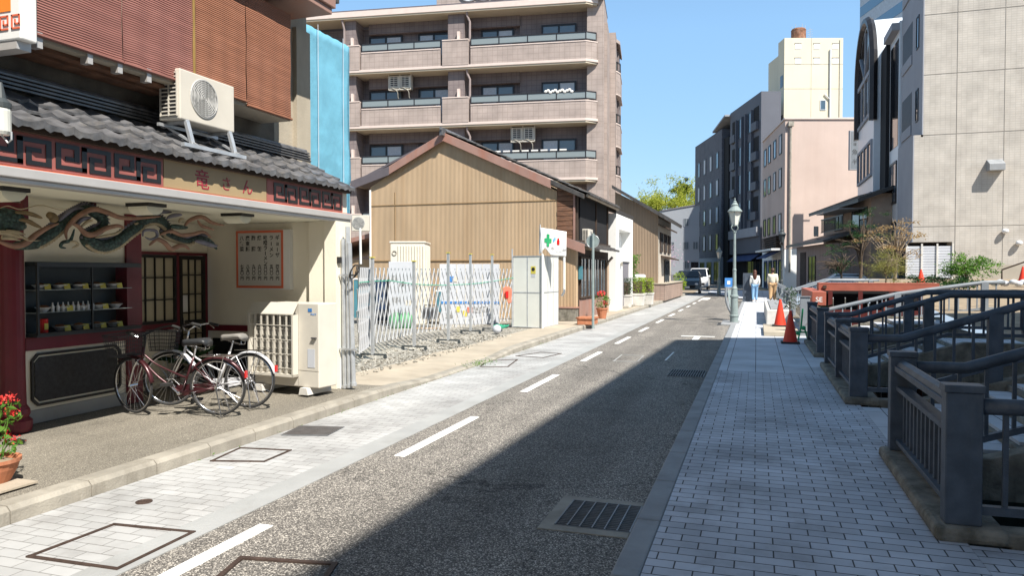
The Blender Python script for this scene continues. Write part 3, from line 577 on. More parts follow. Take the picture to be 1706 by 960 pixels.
# roller blinds hung outside the box
def blind(y0,y1,mat,label,zb=3.40,zt=4.60,tilt=0):
    t=thing('window_blind',label,'blind',(-5.185,(y0+y1)/2,zb),group='roll-down blinds over the upper windows')
    m=MB(); n=24; r0=random.Random(int(y0*100)); 
    def surf(off):
        i=len(m.v)
        for j in range(9):
            for k in range(n+1):
                z=zb+(zt-zb)*j/8; y=y0+(y1-y0)*k/n; x=-5.188+.006*math.sin(k*.9+y0*7)*(1-j/8)+.004*math.sin(j*1.7+k*.3)
                m.v.append(Vector((x+off,y,z+tilt*(k/n)*(1-j/8))))
        for j in range(8):
            for k in range(n): a=i+j*(n+1)+k; m.f.append((a,a+1,a+n+2,a+n+1))
    surf(0); m.build('slat_sheet',mat,t,recalc=False)
    MB().tube([(-5.18,y0,zb-.005),(-5.18,y1,zb-.005+tilt)],.016,8).build('bottom_rod',mat,t)
    return t
blind(3.2,5.025,m_blindA,'leftmost faded maroon reed blind with pale streaks, next to the box sign')
blind(5.035,5.865,m_blindA,'faded maroon reed blind directly above the small air conditioner',tilt=.0)
blind(5.905,6.65,m_blindB,'orange-brown blind right of the brass pole',zb=3.42)
blind(6.66,7.455,m_blindB,'rightmost orange-brown blind with sagging lower corner',zb=3.385)
m=MB(); m.tube([(-5.19,5.885,3.40),(-5.19,5.885,4.7)],.014,8); tag(m.build('brass_pole',M('brass',(.55,.36,.12),rough=.35,metal=.7)),'thin brass pole between the maroon and the orange-brown blinds','pole')
# projecting box sign
t=thing('box_sign','orange and white projecting box sign with key pattern at the upper left corner','shop sign',(-5.2,3.93,3.3))
MB().box(-5.58,-4.90,3.87,4.0,3.23,4.3).build('sign_case',m_signw,t,bevel=.01)
fr=FY(3.868); MB().fb(fr,-5.56,-4.985,3.43,4.28,0,.004).build('orange_panel',m_orange,t)
k=MB(); 
for j in range(3):
    a=-5.2+j*.11-.0
    for (x0,y0,x1,y1) in ((0,0,.08,.012),(0,0,.012,.1),(0,.09,.08,.102),(.07,.03,.082,.102),(.03,.03,.08,.042),(.03,.03,.042,.07)): k.fb(fr,a+x0,a+x1,3.30+y0,3.30+y1,0,.005)
k.build('key_pattern',m_signred,t)
k=MB(); k.lathe(fr.p(-5.28,3.82,.004),[(.17,0),(.17,.004)],24,ax=(fr.a,fr.b,fr.c)); k.build('round_emblem',m_signw,t)
MB().box(-5.5,-4.95,3.88,3.99,3.17,3.23).build('sign_tray',m_alum,t)
# hanging lantern at the left edge
c=YP(2,198,3.45); t=thing('eave_lantern','cylindrical glass eave lantern at the left edge of the tiled roof','lantern',c)
MB().lathe((c.x,c.y,c.z-.1),[(.045,0),(.055,.02),(.055,.15),(.05,.17)],16).build('glass_jar',m_lampglass,t,smooth=False)
MB().lathe((c.x,c.y,c.z+.07),[(.058,0),(.058,.03),(.03,.06),(.01,.16)],14).build('cap',m_lampk,t)
MB().tube([(c.x+.0,c.y,c.z-.1),(c.x+.03,c.y+.02,c.z-.15),(c.x+.06,c.y+.02,c.z-.13),(c.x+.06,c.y+.02,c.z-.08)],.006,6).build('hook',m_steel,t)
# air conditioner on the tiled roof
m_gril=M('grille_grey',(.42,.42,.41),rough=.6)
def louvre_ac(t,fr,Wd,Hh,Dp,fan=(.4,.5,.18)):
    """fr: front face, a along the width, c outward"""
    m=MB(); m.fb(fr,0,Wd,0,Hh,-Dp,0); m.build('casing',m_acw,t,bevel=.012)
    m=MB(); n=12
    for k in range(n): z=.04+(Hh-.08)*k/(n-1); m.bar(fr.p(-.006,z,-Dp+.03),fr.p(-.006,z,-.03),.012,.010)
    for c_ in (-Dp+.03,-Dp/2,-.03): m.bar(fr.p(-.008,.03,c_),fr.p(-.008,Hh-.03,c_),.012,.012)
    sl=m.build('side_louvres',m_acw,t)
    m=MB(); m.fb(fr,-.003,.0,.03,Hh-.03,-Dp+.03,-.03); m.build('fins',m_acd,sl)
    a,b,r=fan[0]*Wd,fan[1]*Hh,fan[2]
    m=MB(); ax=(fr.a,fr.b,fr.c)
    m.lathe(fr.p(a,b,0),[(r,0),(r,.003)],32,ax=ax); fo=m.build('fan_opening',m_acl,t)
    m=MB(); 
    for rr_ in [r*k/9 for k in range(1,10)]: m.tube([fr.p(a+rr_*math.cos(2*math.pi*j/28),b+rr_*math.sin(2*math.pi*j/28),.014) for j in range(28)],.0032,4,closed=True)
    for k in range(-3,4): x_=r*k/3.6; h_=math.sqrt(r*r-x_*x_); m.bar(fr.p(a+x_,b-h_,.012),fr.p(a+x_,b+h_,.012),.005,.005)
    m.tube([fr.p(a+r*1.06*math.cos(2*math.pi*j/32),b+r*1.06*math.sin(2*math.pi*j/32),.004) for j in range(32)],.008,6,closed=True)
    m.build('fan_grille',m_gril,fo)
t=thing('air_conditioner','white outdoor air conditioner on a steel stand on the tiled eave roof','air conditioner',(-5.3,6,3.02))
fr=Fr((-5.13,5.63,3.03),(0,1,0),(1,0,0)); louvre_ac(t,fr,.76,.475,.25,(.42,.53,.172))
m=MB()
for y in (5.72,6.32):
    m.bar((-5.14,y,3.03),(-5.06,y,2.76),.045,.03); m.bar((-5.38,y,3.02),(-5.42,y,2.98),.04,.03); m.bar((-5.40,y,3.012),(-5.12,y,3.012),.04,.025)
    m.bar((-5.40,y,3.0),(-5.02,y,2.79),.03,.02)
m.bar((-5.03,5.55,2.775),(-5.03,6.42,2.775),.04,.035); m.bar((-5.36,5.6,2.99),(-5.36,6.4,2.99),.03,.03); m.build('stand',m_steel,t)
# menu board
fm=FY(8.2); t=thing('menu_board','white menu board with an orange-red frame and handwritten-style prices','menu board',(-6.15,8.2,1.38))
MB().fb(fm,-6.50,-5.69,1.36,2.14,.001,.07).build('backing_box',m_signw,t)
m=MB(); m.fb(fm,-6.51,-5.79,1.38,1.41,.071,.082).fb(fm,-6.51,-5.79,2.10,2.13,.071,.082).fb(fm,-6.51,-6.485,1.41,2.10,.071,.082).fb(fm,-5.815,-5.79,1.41,2.10,.071,.082); m.build('frame',m_signred,t)
MB().fb(fm,-6.485,-5.815,1.41,2.10,.0705,.074).build('panel',M('menu_panel',(.50,.49,.46),rough=.6,var=.04),t)
cols=['八宝菜|七五〇円','廣東麺|八五〇円','酢 豚|九〇〇円','焼 飯|六〇〇円','味噌ラｌメン|六〇〇円','ラｌメン|五〇〇円','ギョｌザ|四五〇円']
for k,cc in enumerate(cols):
    nm,pr=cc.split('|'); x=-6.425+.0915*k; L=len(nm); st=.072 if L<=3 else (.075 if L==4 else .066)
    sz=.066; m_=None
    for j,ch_ in enumerate(nm):
        if ch_==' ': continue
        z=2.03-j*st
        if ch_=='ｌ': q=MB(); q.fb(fm,x-.0045,x+.0045,z-.024,z+.024,.074,.0765); q.build('lettering',m_signblk,t)
        else: text('lettering',ch_,fm,x,z,.0745,sz,m_signblk,t,depth=.001,bold=.0012)
    for j,ch_ in enumerate(pr): text('lettering',ch_,fm,x,1.66-[0,.045,.09,.155][j],.0745,.054,m_signblk,t,depth=.001,bold=.0012)
# showcase with plastic dishes
t=thing('display_case','glass display case of sample dishes set in the restaurant front','display case',(-6.5,5.85,.97))
m=MB(); m.box(-6.74,-6.73,5.25,6.46,.97,1.69).box(-6.73,-6.48,5.24,6.49,.966,1.0).box(-6.73,-6.50,5.24,6.49,1.655,1.69); m.build('case_shell',m_case,t)
m=MB(); m.box(-6.49,-6.465,5.24,6.49,.985,1.005).box(-6.49,-6.465,5.24,6.49,1.64,1.685).box(-6.487,-6.467,5.24,5.262,1.005,1.64).box(-6.487,-6.469,5.85,5.865,1.005,1.64); m.build('front_frame',m_blkfr,t)
MB().box(-6.478,-6.474,5.262,6.49,1.005,1.64).build('glass_pane',m_clear,t)
MB().box(-6.60,-6.48,6.486,6.489,1.005,1.64).build('side_pane',m_clear,t)
for z in (1.20,1.42): MB().box(-6.73,-6.55,5.27,6.44,z-.006,z).build('shelf',m_shelfglass,t)
dn=['bowl of brown sample noodles','plate of sample fried rice','white sample dish with dark topping','small sample bowl with red topping']
zl={0:('bottom','lowest shelf'),1:('middle','middle shelf'),2:('top','top shelf')}
for s_,z in ((0,1.001),(1,1.20),(2,1.42)):
    for k in range(5):
        y=5.40+k*.215+(.03 if s_==1 else 0)
        if s_==0 and k==0:
            tt=thing('sauce_can','red sauce can at the left of the lowest display shelf','can',(-6.6,y,z)); MB().lathe((-6.6,y,z),[(.045,0),(.045,.13),(.04,.135)],14).build('can_body',m_reflr,tt); MB().fb(Fr((-6.6,y,z),(0,1,0),(1,0,0)),-.02,.02,.03,.09,.043,.047).build('can_label',m_yel,tt); continue
        pos=['first','second','third','fourth','fifth'][k]
        tt=thing('sample_dish','sample dish with brown food, %s from left on the %s of the display case'%(pos,zl[s_][1]),'dish',(-6.63,y,z),group='sample dishes in the display case')
        MB().lathe((-6.63,y,z),[(.03,0),(.055,.03),(.075,.045),(.07,.047),(.03,.03)],16).build('bowl',m_dish,tt)
        q=MB(); q.ball((-6.63,y,z+.042),.052,12,6,(1,1,.5)); q.build('food',m_food,tt)
        if not (s_==1 and k%2==0): 
            q=MB(); q.bar((-6.56,y+.03,z+.0),(-6.575,y+.03,z+.055),.07,.002,upv=(1,0,0)); tag(q.build('price_tag',m_yel),'yellow price tag in front of the %s dish on the %s'%(pos,zl[s_][1]),'price tag','yellow price tags in the display case')
for k in range(9):
    y=5.50+k*.058; tag(MB().lathe((-6.59,y,1.20),[(.014,0),(.016,.05),(.006,.07),(.006,.09)],8).build('sample_bottle',m_dish),'small white sample bottle in the middle-shelf row of the display case','bottle','white bottles on the middle shelf')
# dragon relief
d1=lambda x,y:(x/7.108,320+y/7.108); d2=lambda x,y:(180+x/8.124,330+y/8.124)
def dr(pts,X=-5.8): return [XP(u,v,X) for u,v in pts]
t=thing('dragon_carving','painted wooden dragon carving hanging under the eave over the display case','carving',(-5.8,5.8,1.8))
A=[d1(*p) for p in ((180,640),(400,600),(560,510),(680,410),(790,320),(900,250),(1010,205),(1130,250),(1215,330),(1190,430),(1090,480),(1020,540),(1080,610),(1200,645),(1350,600),(1500,490),(1640,390))]+[d2(*p) for p in ((400,345),(550,285),(690,310),(780,400),(760,470),(840,520),(920,555),(1050,590),(1200,545),(1310,560),(1400,610),(1470,690))]
rad=[.035,.06,.062,.06,.055,.05,.05,.05,.05,.05,.05,.06,.068,.068,.066,.06,.058,.055,.06,.06,.055,.05,.05,.045,.04,.036,.034,.03,.012]
P=cat_(dr(A),5); RR=[]
for i in range(len(P)): s_=i/5; a=int(min(s_,len(rad)-1)); b=min(a+1,len(rad)-1); RR.append((rad[a]+(rad[b]-rad[a])*(s_-a))*.95)
MB().tube(P,RR,10).build('body',m_dgreen,t,smooth=True)
q=MB()     # belly scales and back fins
for i in range(6,len(P)-18,1):
    if 28<i<58: continue
    d=(P[i+1]-P[i-1]).normalized(); nrm=Vector((1,0,0)).cross(d).normalized(); 
    if nrm.z>0: nrm=-nrm
    c=P[i]+nrm*RR[i]*.85+Vector((.03,0,0)); q.ball(c,.022,6,4,(.8,1.1,.8))
q.build('belly_scales',m_dcream,t)
q=MB()
for i in range(8,len(P)-10,1):
    d=(P[i+1]-P[i-1]).normalized(); nrm=Vector((1,0,0)).cross(d).normalized()
    if nrm.z<0: nrm=-nrm
    c=P[i]+nrm*RR[i]*.8; q.prism([c-d*.016,c+d*.016,c+nrm*.032+d*.02],(.02,0,0))
q.build('back_fins',m_dlil,t)
def ribbon(pts,w,mat,X=-5.72,name='flame_ribbon'):
    pp=cat_(dr(pts,X),5); n=len(pp); rr_=[w*max(.25,math.sin(math.pi*min(1,(k+.8)/(n)))**.5) for k in range(n)]
    MB().tube(pp,[q_*.74 for q_ in rr_],7).build(name,mat,t,smooth=True)
ribbon([d1(*p) for p in ((-60,560),(60,610),(180,640),(300,610),(420,510),(560,425),(690,375))],.035,m_dpink)
ribbon([d1(*p) for p in ((790,560),(780,470),(830,375),(950,270),(1100,205),(1250,235),(1400,295),(1550,312),(1706,305),(1900,290))],.032,m_dpink)
ribbon([d1(*p) for p in ((850,370),(930,410),(1010,490),(1110,505),(1250,435),(1400,400),(1470,430))],.034,m_dpink)
ribbon([d1(*p) for p in ((1130,540),(1250,520),(1380,490),(1460,430))],.02,m_dcream)
ribbon([d1(*p) for p in ((900,400),(960,330),(1080,300))],.03,m_dlil,-5.76); ribbon([d1(*p) for p in ((960,410),(1040,350),(1100,340))],.02,m_dcream,-5.74)
ribbon([d1(*p) for p in ((700,340),(790,260),(880,200),(990,195))],.025,m_dlil,-5.76)
ribbon([d2(*p) for p in ((560,640),(660,560),(760,600),(850,690),(960,650),(1040,650),(1105,700))],.034,m_dpink)
ribbon([d2(*p) for p in ((700,500),(850,450),(990,500),(1150,490),(1290,460),(1400,540))],.03,m_dpink)
ribbon([d2(*p) for p in ((1030,390),(1110,300),(1270,255),(1400,330),(1570,372))],.032,m_dpink); ribbon([d2(*p) for p in ((1210,300),(1260,370),(1340,400),(1440,432))],.024,m_dpink)
ribbon([d2(*p) for p in ((650,230),(720,190),(860,190))],.028,m_dlil,-5.76); ribbon([d2(*p) for p in ((800,270),(870,240),(940,230),(1000,225))],.03,m_dlil)
ribbon([d2(*p) for p in ((850,380),(950,390),(1080,400))],.035,m_dgreen); ribbon([d2(*p) for p in ((960,330),(980,290),(1030,280))],.02,m_dcream)
ribbon([d2(*p) for p in ((470,520),(480,450),(560,430),(650,450),(660,520),(580,560),(500,530))],.022,m_dlil,name='hind_paw'); ribbon([d2(*p) for p in ((1180,580),(1280,600),(1400,640),(1480,650))],.035,m_dlil)
ribbon([d1(*p) for p in ((880,440),(850,540),(820,580),(740,600),(720,650),(780,665))],.022,m_dgreen,-5.70,'front_leg'); ribbon([d1(*p) for p in ((820,590),(890,590),(920,630),(850,665))],.018,m_dcream,-5.69,'claw')
ribbon([d1(*p) for p in ((180,240),(300,245),(400,270),(500,310))],.026,m_dgold,-5.70,'horn'); ribbon([d1(*p) for p in ((200,330),(320,340),(400,380),(490,425))],.026,m_dgold,-5.70,'horn')
ribbon([d1(*p) for p in ((560,290),(600,280),(640,320),(590,330))],.05,m_dgold,-5.72,'pearl')
q=MB(); c=XP(*d1(60,330),-5.74); q.ball(c,.16,14,9,(.35,1.1,.62)); c2=XP(*d1(140,400),-5.72); q.ball(c2,.1,12,7,(.5,1.3,.45)); q.build('head',m_dgreen,t,smooth=True)
q=MB()
for a,b in ((-20,480),(40,500),(80,470),(20,540),(110,520)): q.tube([XP(*d1(a,b),-5.68),XP(*d1(a+130,b+10),-5.66),XP(*d1(a+220,b+35),-5.68)],[.02,.016,.004],6)
q.build('mane',m_dcream,t)
ribbon([d1(*p) for p in ((-40,210),(90,165),(250,205),(480,155),(700,210),(810,200))],.006,m_dcream,-5.62,'whisker'); ribbon([d1(*p) for p in ((0,455),(180,480),(320,570),(480,575))],.006,m_dcream,-5.62,'whisker')
for c,dz in ((XP(*d1(1110,160),-5.8),.05),(XP(*d1(300,200),-5.8),.1),(XP(*d2(640,230),-5.8),.05)): MB().box(-5.83,-5.79,c.y-.02,c.y+.02,c.z-dz,2.231).build('hanger',m_red,t)
# big outdoor unit by the menu wall
ang=math.atan2(7.50-7.66,1.02); A0=Vector((-5.88,7.66,.22)); av=Vector((1.02,-.16,0)).normalized(); cv=Vector((av.y,-av.x,0))
t=thing('outdoor_unit','large beige outdoor unit with an air guard, standing on the forecourt','air conditioner',(-5.4,7.7,.14))
fr=Fr(A0,av,cv); m=MB(); m.fb(fr,0,1.03,0,1.0,-.32,0); m.build('casing',m_acw,t,bevel=.012)
m=MB(); m.fb(fr,.715,.718,.0,1.0,.001,.003).fb(fr,0,1.03,.2,.203,.001,.003); m.build('panel_seams',m_kerb,t)
m=MB(); m.lathe(fr.p(.36,.52,.002),[(.31,0),(.31,.003)],36,ax=(fr.a,fr.b,fr.c)); m.fb(fr,.03,.69,.2,.88,.001,.0025); fo=m.build('fan_opening',m_acl,t)
m=MB()
for k in range(13): a=.06+.6*k/12; m.bar(fr.p(a,.2,.02),fr.p(a,.86,.02),.012,.008)
for k in range(9): b=.22+.62*k/8; m.bar(fr.p(.04,b,.026),fr.p(.68,b,.026),.006,.006,upv=(0,1,0))
m.build('fan_grille',m_acw,fo)
m=MB(); m.fb(fr,-.02,.01,.12,.86,.0,.09).fb(fr,.69,.715,.12,.86,.0,.09).fb(fr,-.02,.715,.12,.15,.0,.09); m.prism([fr.p(-.02,.86,.09),fr.p(.715,.86,.09),fr.p(.715,.995,.003),fr.p(-.02,.995,.003)],fr.b*.012)
for k in range(1,7): a=-.005+.71*k/7; m.fb(fr,a-.012,a+.012,.15,.86,.078,.083)
for k in range(4): b=.22+.17*k; m.fb(fr,.01,.69,b,b+.008,.084,.088)
m.build('air_guard',m_acw,t)
MB().fb(fr,.86,.97,.24,.46,.001,.004).build('data_plate',m_sheet,t); MB().fb(fr,.87,.93,.90,.94,.001,.004).build('blue_sticker',m_bluep,t)
MB().fb(fr,.935,1.0,.585,.60,.001,.03).build('handle',m_acd,t); text('lettering','MULTI',fr,.95,.87,.001,.03,m_bluep,t)
for a in (.12,.84):
    m=MB(); m.prism([fr.p(a-.07,-.08,.06),fr.p(a+.07,-.08,.06),fr.p(a+.05,0,.06),fr.p(a-.05,0,.06)],-fr.c*.42); m.build('foot',m_wbox,t)
# pipes bundled at the corner post
t=thing('pipe_bundle','bundle of grey and white vertical pipes strapped at the restaurant corner','pipes',(-4.8,8.25,.12))
pp=[(557.5,650,425,m_pipe),(566,650,420,m_pipe),(575,647,398,m_steel),(582,646,378,m_steel),(589,643,405,m_steel)]
for k,(u_,vb,vt,mt) in enumerate(pp):
    y=8.20-.01*k; b=YP(u_,vb,y); tp=YP(u_-3-(k==4)*4,vt,y+.02)
    q=MB(); q.tube([b,tp],.032 if k<2 else .03,10); 
    if k in (0,1): q.tube([tp+Vector((0,0,-.05)),tp],.038,10)
    q.tube([b,b+Vector((0,0,.04))],.04,10); q.build('pipe',mt,t)
q=MB(); 
for z in (.62,1.55): a=YP(553,600,8.155); b=YP(594,600,8.12); q.bar((a.x,a.y,z),(b.x,b.y,z),.02,.022)
q.build('straps',m_steel,t)
c=YP(562,403,8.2); q=MB(); q.box(c.x-.05,c.x+.04,8.12,8.22,1.82,2.12); q.build('cable_cover',m_acw,t,bevel=.02)
q=MB(); c=YP(565,432,8.16); q.box(c.x-.035,c.x+.035,8.1,8.16,1.70,1.78); q.build('clamp',m_cable,t)
q=MB(); c=YP(595,453,8.05)
for k in range(3): q.tube([c+Vector((-.05+.10*math.cos(x)*(.7+.25*k)*.6,.01*k,-.0+.07*math.sin(x*1.0)+.05*math.cos(x)))*1.0 for x in [2*math.pi*j/14 for j in range(14)]],.006,6,closed=True)
tag(q.build('cable_coil',m_cable),'black cable coil hooked on the pipe bundle','cable')
# ---------------------------------------------------------------- bicycles
def bicycle(label,loc,yaw,mf,msd,mfen,steer=0.0,lean=0.0,hb='up',rack=True,basket=True,wb=.93,r=.295):
    t=thing('bicycle',label,'bicycle',loc,yaw,group='bicycles parked in front of the restaurant')
    t.rotation_euler=(lean,0,yaw); 
    BASE[t.name]=Matrix.Identity(4)   # parts below are written in the bicycle's own axes
    def wheel(cx,rot,nm):
        T=Matrix.Translation((cx,0,r))@Matrix.Rotation(rot,4,'Z')
        ring=lambda rr_,n=40:[T@Vector((rr_*math.cos(2*math.pi*k/n),0,rr_*math.sin(2*math.pi*k/n))) for k in range(n)]
        w_=MB().tube(ring(r-.013),.0125,8,closed=True).build(nm,m_rubber,t,smooth=True)
        MB().tube(ring(r-.030),.0085,6,closed=True).build('rim',m_chrome,w_,smooth=True)
        q=MB()
        for k in range(28):
            a=2*math.pi*k/28; s_=(-1)**k*.028; b=a+(.5 if (k//2)%2 else -.5); q.tube([T@Vector((.018*math.cos(b),s_,.018*math.sin(b))),T@Vector(((r-.036)*math.cos(a),0,(r-.036)*math.sin(a)))],.0016,4)
        q.tube([T@Vector((0,-.045,0)),T@Vector((0,.045,0))],.018,8); q.build('spokes',m_chrome,w_)
        # mudguard
        a0,a1=(math.radians(15),math.radians(150)) if nm=='rear_wheel' else (math.radians(25),math.radians(125))
        flip=-1 if nm=='rear_wheel' else 1
        q=MB(); n=18; i=len(q.v)
        for k in range(n+1):
            a=a0+(a1-a0)*k/n; ca,sa=math.cos(a)*flip*(-1 if nm=='front_wheel' else 1),math.sin(a)
            if nm=='front_wheel': ca=-math.cos(a)*-1
            for (dy,dr_) in ((-.028,-.012),(-.018,.004),(0,.009),(.018,.004),(.028,-.012)): q.v.append(T@Vector(((r+.014+dr_)*ca,dy,(r+.014+dr_)*sa)))
        for k in range(n):
            for j in range(4): q.f.append((i+k*5+j,i+k*5+j+1,i+(k+1)*5+j+1,i+(k+1)*5+j))
        fe=q.build('mudguard',mfen,t,smooth=True); sdm=fe.modifiers.new('solid','SOLIDIFY'); sdm.thickness=.003
        q=MB(); 
        for s_ in (-.04,.04): q.tube([T@Vector((0,s_,0)),T@Vector(((r+.01)*math.cos(a1*.8)*flip*1.0,s_*.7,(r+.01)*math.sin(a1*.8)))],.0025,4)
        q.build('mudguard_stay',m_chrome,t)
        return w_
    st=Matrix.Translation((wb-.10,0,0))@Matrix.Rotation(steer,4,'Z')@Matrix.Translation((-(wb-.10),0,0))
    wheel(0,0,'rear_wheel')
    fc=st@Vector((wb,0,0)); 
    # front wheel about the steering axis
    Tm=MB(); 
    def Sx(p): return st@Vector(p)
    wf_rot=steer
    w_=None
    # place the front wheel with its own centre
    def fwheel():
        T=Matrix.Translation((fc.x,fc.y,r))@Matrix.Rotation(steer,4,'Z')
        ring=lambda rr_,n=40:[T@Vector((rr_*math.cos(2*math.pi*k/n),0,rr_*math.sin(2*math.pi*k/n))) for k in range(n)]
        w_=MB().tube(ring(r-.013),.0125,8,closed=True).build('front_wheel',m_rubber,t,smooth=True)
        MB().tube(ring(r-.030),.0085,6,closed=True).build('rim',m_chrome,w_,smooth=True)
        q=MB()
        for k in range(28):
            a=2*math.pi*k/28; s_=(-1)**k*.024; b=a+(.5 if (k//2)%2 else -.5); q.tube([T@Vector((.016*math.cos(b),s_,.016*math.sin(b))),T@Vector(((r-.036)*math.cos(a),0,(r-.036)*math.sin(a)))],.0016,4)
        q.tube([T@Vector((0,-.045,0)),T@Vector((0,.045,0))],.016,8); q.build('spokes',m_chrome,w_)
        q=MB(); n=16; i=0
        for k in range(n+1):
            a=math.radians(50)+math.radians(120)*k/n
            for (dy,dr_) in ((-.028,-.012),(-.018,.004),(0,.009),(.018,.004),(.028,-.012)): q.v.append(T@Vector(((r+.014+dr_)*math.cos(a),dy,(r+.014+dr_)*math.sin(a))))
        for k in range(n):
            for j in range(4): q.f.append((k*5+j,k*5+j+1,(k+1)*5+j+1,(k+1)*5+j))
        fe=q.build('mudguard',mfen,t,smooth=True); fe.modifiers.new('solid','SOLIDIFY').thickness=.003
    fwheel()
    H1=Vector((wb-.15,0,.60)); H2=Vector((wb-.17,0,.70)); BB=Vector((.38,0,.24)); ST=Vector((.24,0,.60)); 
    q=MB(); q.tube([H1+Vector((.02,0,-.08)),H2],.014,8); q.tube(cat_([H1+Vector((.01,0,-.03)),(wb-.3,0,.40),BB+Vector((.06,0,.02)),BB],5),.012,8)
    q.tube(cat_([H1+Vector((0,0,.04)),(wb-.3,0,.52),(.36,0,.40),ST*.45+BB*.55],5),.0105,8)
    q.tube([BB,ST],.012,8); 
    for s_ in (-.035,.035): q.tube([BB+Vector((0,s_,0)),(0,s_,r)],.008,6); q.tube([ST+Vector((0,s_*.6,-.08)),(0,s_,r)],.007,6)
    q.build('frame',mf,t,smooth=True)
    q=MB(); cr=Sx((wb-.13,0,.56))
    for s_ in (-.045,.045): q.tube([Sx((wb-.13,s_*.8,.56)),Sx((wb-.09,s_,.50)),Sx((wb,s_,r))],.010,6)
    q.bar(Sx((wb-.13,-.045,.57)),Sx((wb-.13,.045,.57)),.03,.02); q.build('fork',m_chrome,t)
    q=MB(); q.tube([H2,H2+Vector((-.02,0,.12))],.012,8)
    hp=H2+Vector((-.02,0,.12))
    L=[Sx((hp.x+dx,y,hp.z+dz)) for dx,y,dz in ((-.22,-.26,.06),(-.12,-.25,.08),(-.0,-.17,.05),(.03,-.04,0),(.03,.04,0),(0,.17,.05),(-.12,.25,.08),(-.22,.26,.06))]
    q.tube(cat_(L,4),.010,8); hbo=q.build('handlebar',m_chrome if hb=='up' else m_rubber,t,smooth=True)
    q=MB(); q.tube([L[0],L[1]],.016,8); q.tube([L[-1],L[-2]],.016,8); q.build('grips',m_rubber,hbo)
    q=MB(); q.tube([L[1]+Vector((0,0,-.01)),L[1]+Vector((-.08,.03,-.05))],.005,5); q.tube([L[-2]+Vector((0,0,-.01)),L[-2]+Vector((-.08,-.03,-.05))],.005,5); q.build('brake_levers',m_chrome,hbo)
    q=MB(); q.tube([ST,ST+Vector((-.03,0,.12))],.011,8); q.build('seat_post',m_chrome,t)
    s0=ST+Vector((-.04,0,.15)); q=MB(); i=0
    prof=[(-.13,.085,.0),(-.10,.10,.025),(-.03,.085,.02),(.04,.045,.012),(.12,.028,.008),(.15,.015,0)]
    for x,hw,h in prof:
        for j in range(8): a=2*math.pi*j/8; q.v.append(s0+Vector((x,hw*math.cos(a),.028*math.sin(a)+h+(-.01 if math.sin(a)<0 else 0))))
    for k in range(len(prof)-1):
        for j in range(8): q.f.append((k*8+j,k*8+(j+1)%8,(k+1)*8+(j+1)%8,(k+1)*8+j))
    q.f.append(tuple(range(8))); q.f.append(tuple((len(prof)-1)*8+j for j in range(8))[::-1])
    sd_=q.build('saddle',msd,t,smooth=True); q=MB()
    for s_ in (-.04,.04): q.tube(cat_([s0+Vector((-.11,s_,-.03)),s0+Vector((-.09,s_,-.07)),s0+Vector((.08,s_*.3,-.03))],4),.004,5)
    q.build('springs',m_chrome,sd_)
    q=MB(); q.tube([BB+Vector((0,-.07,0)),BB+Vector((0,.07,0))],.02,8); q.tube([BB+Vector((0,-.07,0)),BB+Vector((-.10,-.07,-.10))],.009,6); q.tube([BB+Vector((0,.07,0)),BB+Vector((.10,.07,.10))],.009,6)
    cq=q.build('crank',m_chrome,t); q=MB(); q.box(-.05,.05,-.14,-.07,-.012,.012,Matrix.Translation(BB+Vector((-.10,0,-.10)))); q.box(-.05,.05,.07,.14,-.012,.012,Matrix.Translation(BB+Vector((.10,0,.10)))); q.build('pedals',m_rubber,cq)
    q=MB(); q.prism([(BB.x+.07,-.045,BB.z+.06),(BB.x+.09,-.045,BB.z),(BB.x+.06,-.045,BB.z-.06),(.02,-.045,r-.03),(-.01,-.045,r),(.02,-.045,r+.04)],(0,.012,0)); q.build('chain_guard',mf,t)
    q=MB(); q.tube([(-.01,-.06,r),(-.07,-.10,0.01)],.007,6); q.tube([(-.01,.06,r),(-.07,.10,.01)],.007,6); q.tube([(-.07,-.10,.008),(-.07,.10,.008)],.006,6); q.build('stand',m_chrome,t)
    if rack:
        q=MB(); z=.62
        for s_ in (-.05,0,.05): q.tube([(.16,s_,z),(-.20,s_,z)],.005,5)
        q.tube([(-.20,-.05,z),(-.20,.05,z)],.005,5); q.tube([(.02,-.05,z),(.02,.05,z)],.005,5)
        for s_ in (-.05,.05): q.tube([(-.10,s_,z),(0,s_,r)],.005,5)
        q.build('rear_rack',m_chrome,t)
    q=MB(); q.box(-.31,-.295,-.02,.02,r+.1,r+.17); q.build('reflector',m_reflr,t)
    if basket:
        q=MB(); bc=Sx((wb+.08,0,.60)); T=Matrix.Translation(bc)@Matrix.Rotation(steer,4,'Z')
        def bp(x,y,z): s_=.8+.2*z/.22; return T@Vector((x*s_,y*s_,z))
        for z in (0,.04,.08,.12,.16,.20,.22):
            q.tube([bp(-.12,-.17,z),bp(.12,-.17,z),bp(.12,.17,z),bp(-.12,.17,z)],.003 if z<.22 else .007,4,closed=True)
        for k in range(15):
            y=-.17+.34*k/14
            for x in (-.12,.12): q.tube([bp(x,y,0),bp(x,y,.22)],.0025,4)
        for k in range(10):
            x=-.12+.24*k/9
            for y in (-.17,.17): q.tube([bp(x,y,0),bp(x,y,.22)],.0025,4)
            q.tube([bp(x,-.17,0),bp(x,.17,0)],.0025,4)
        q.build('basket',m_acd,t)
        q=MB(); q.box(-.02,.02,-.03,.03,-.05,.02,Matrix.Translation(Sx((wb-.06,0,.56)))); q.build('headlamp',m_chrome,t)
    return t
bicycle('maroon city bicycle with a black saddle, nearest to the road',(-5.19,6.19,.128),math.atan2(-.21,-.85),m_bikered,m_saddle,m_bikered,steer=math.radians(-22),lean=math.radians(-4),hb='black')
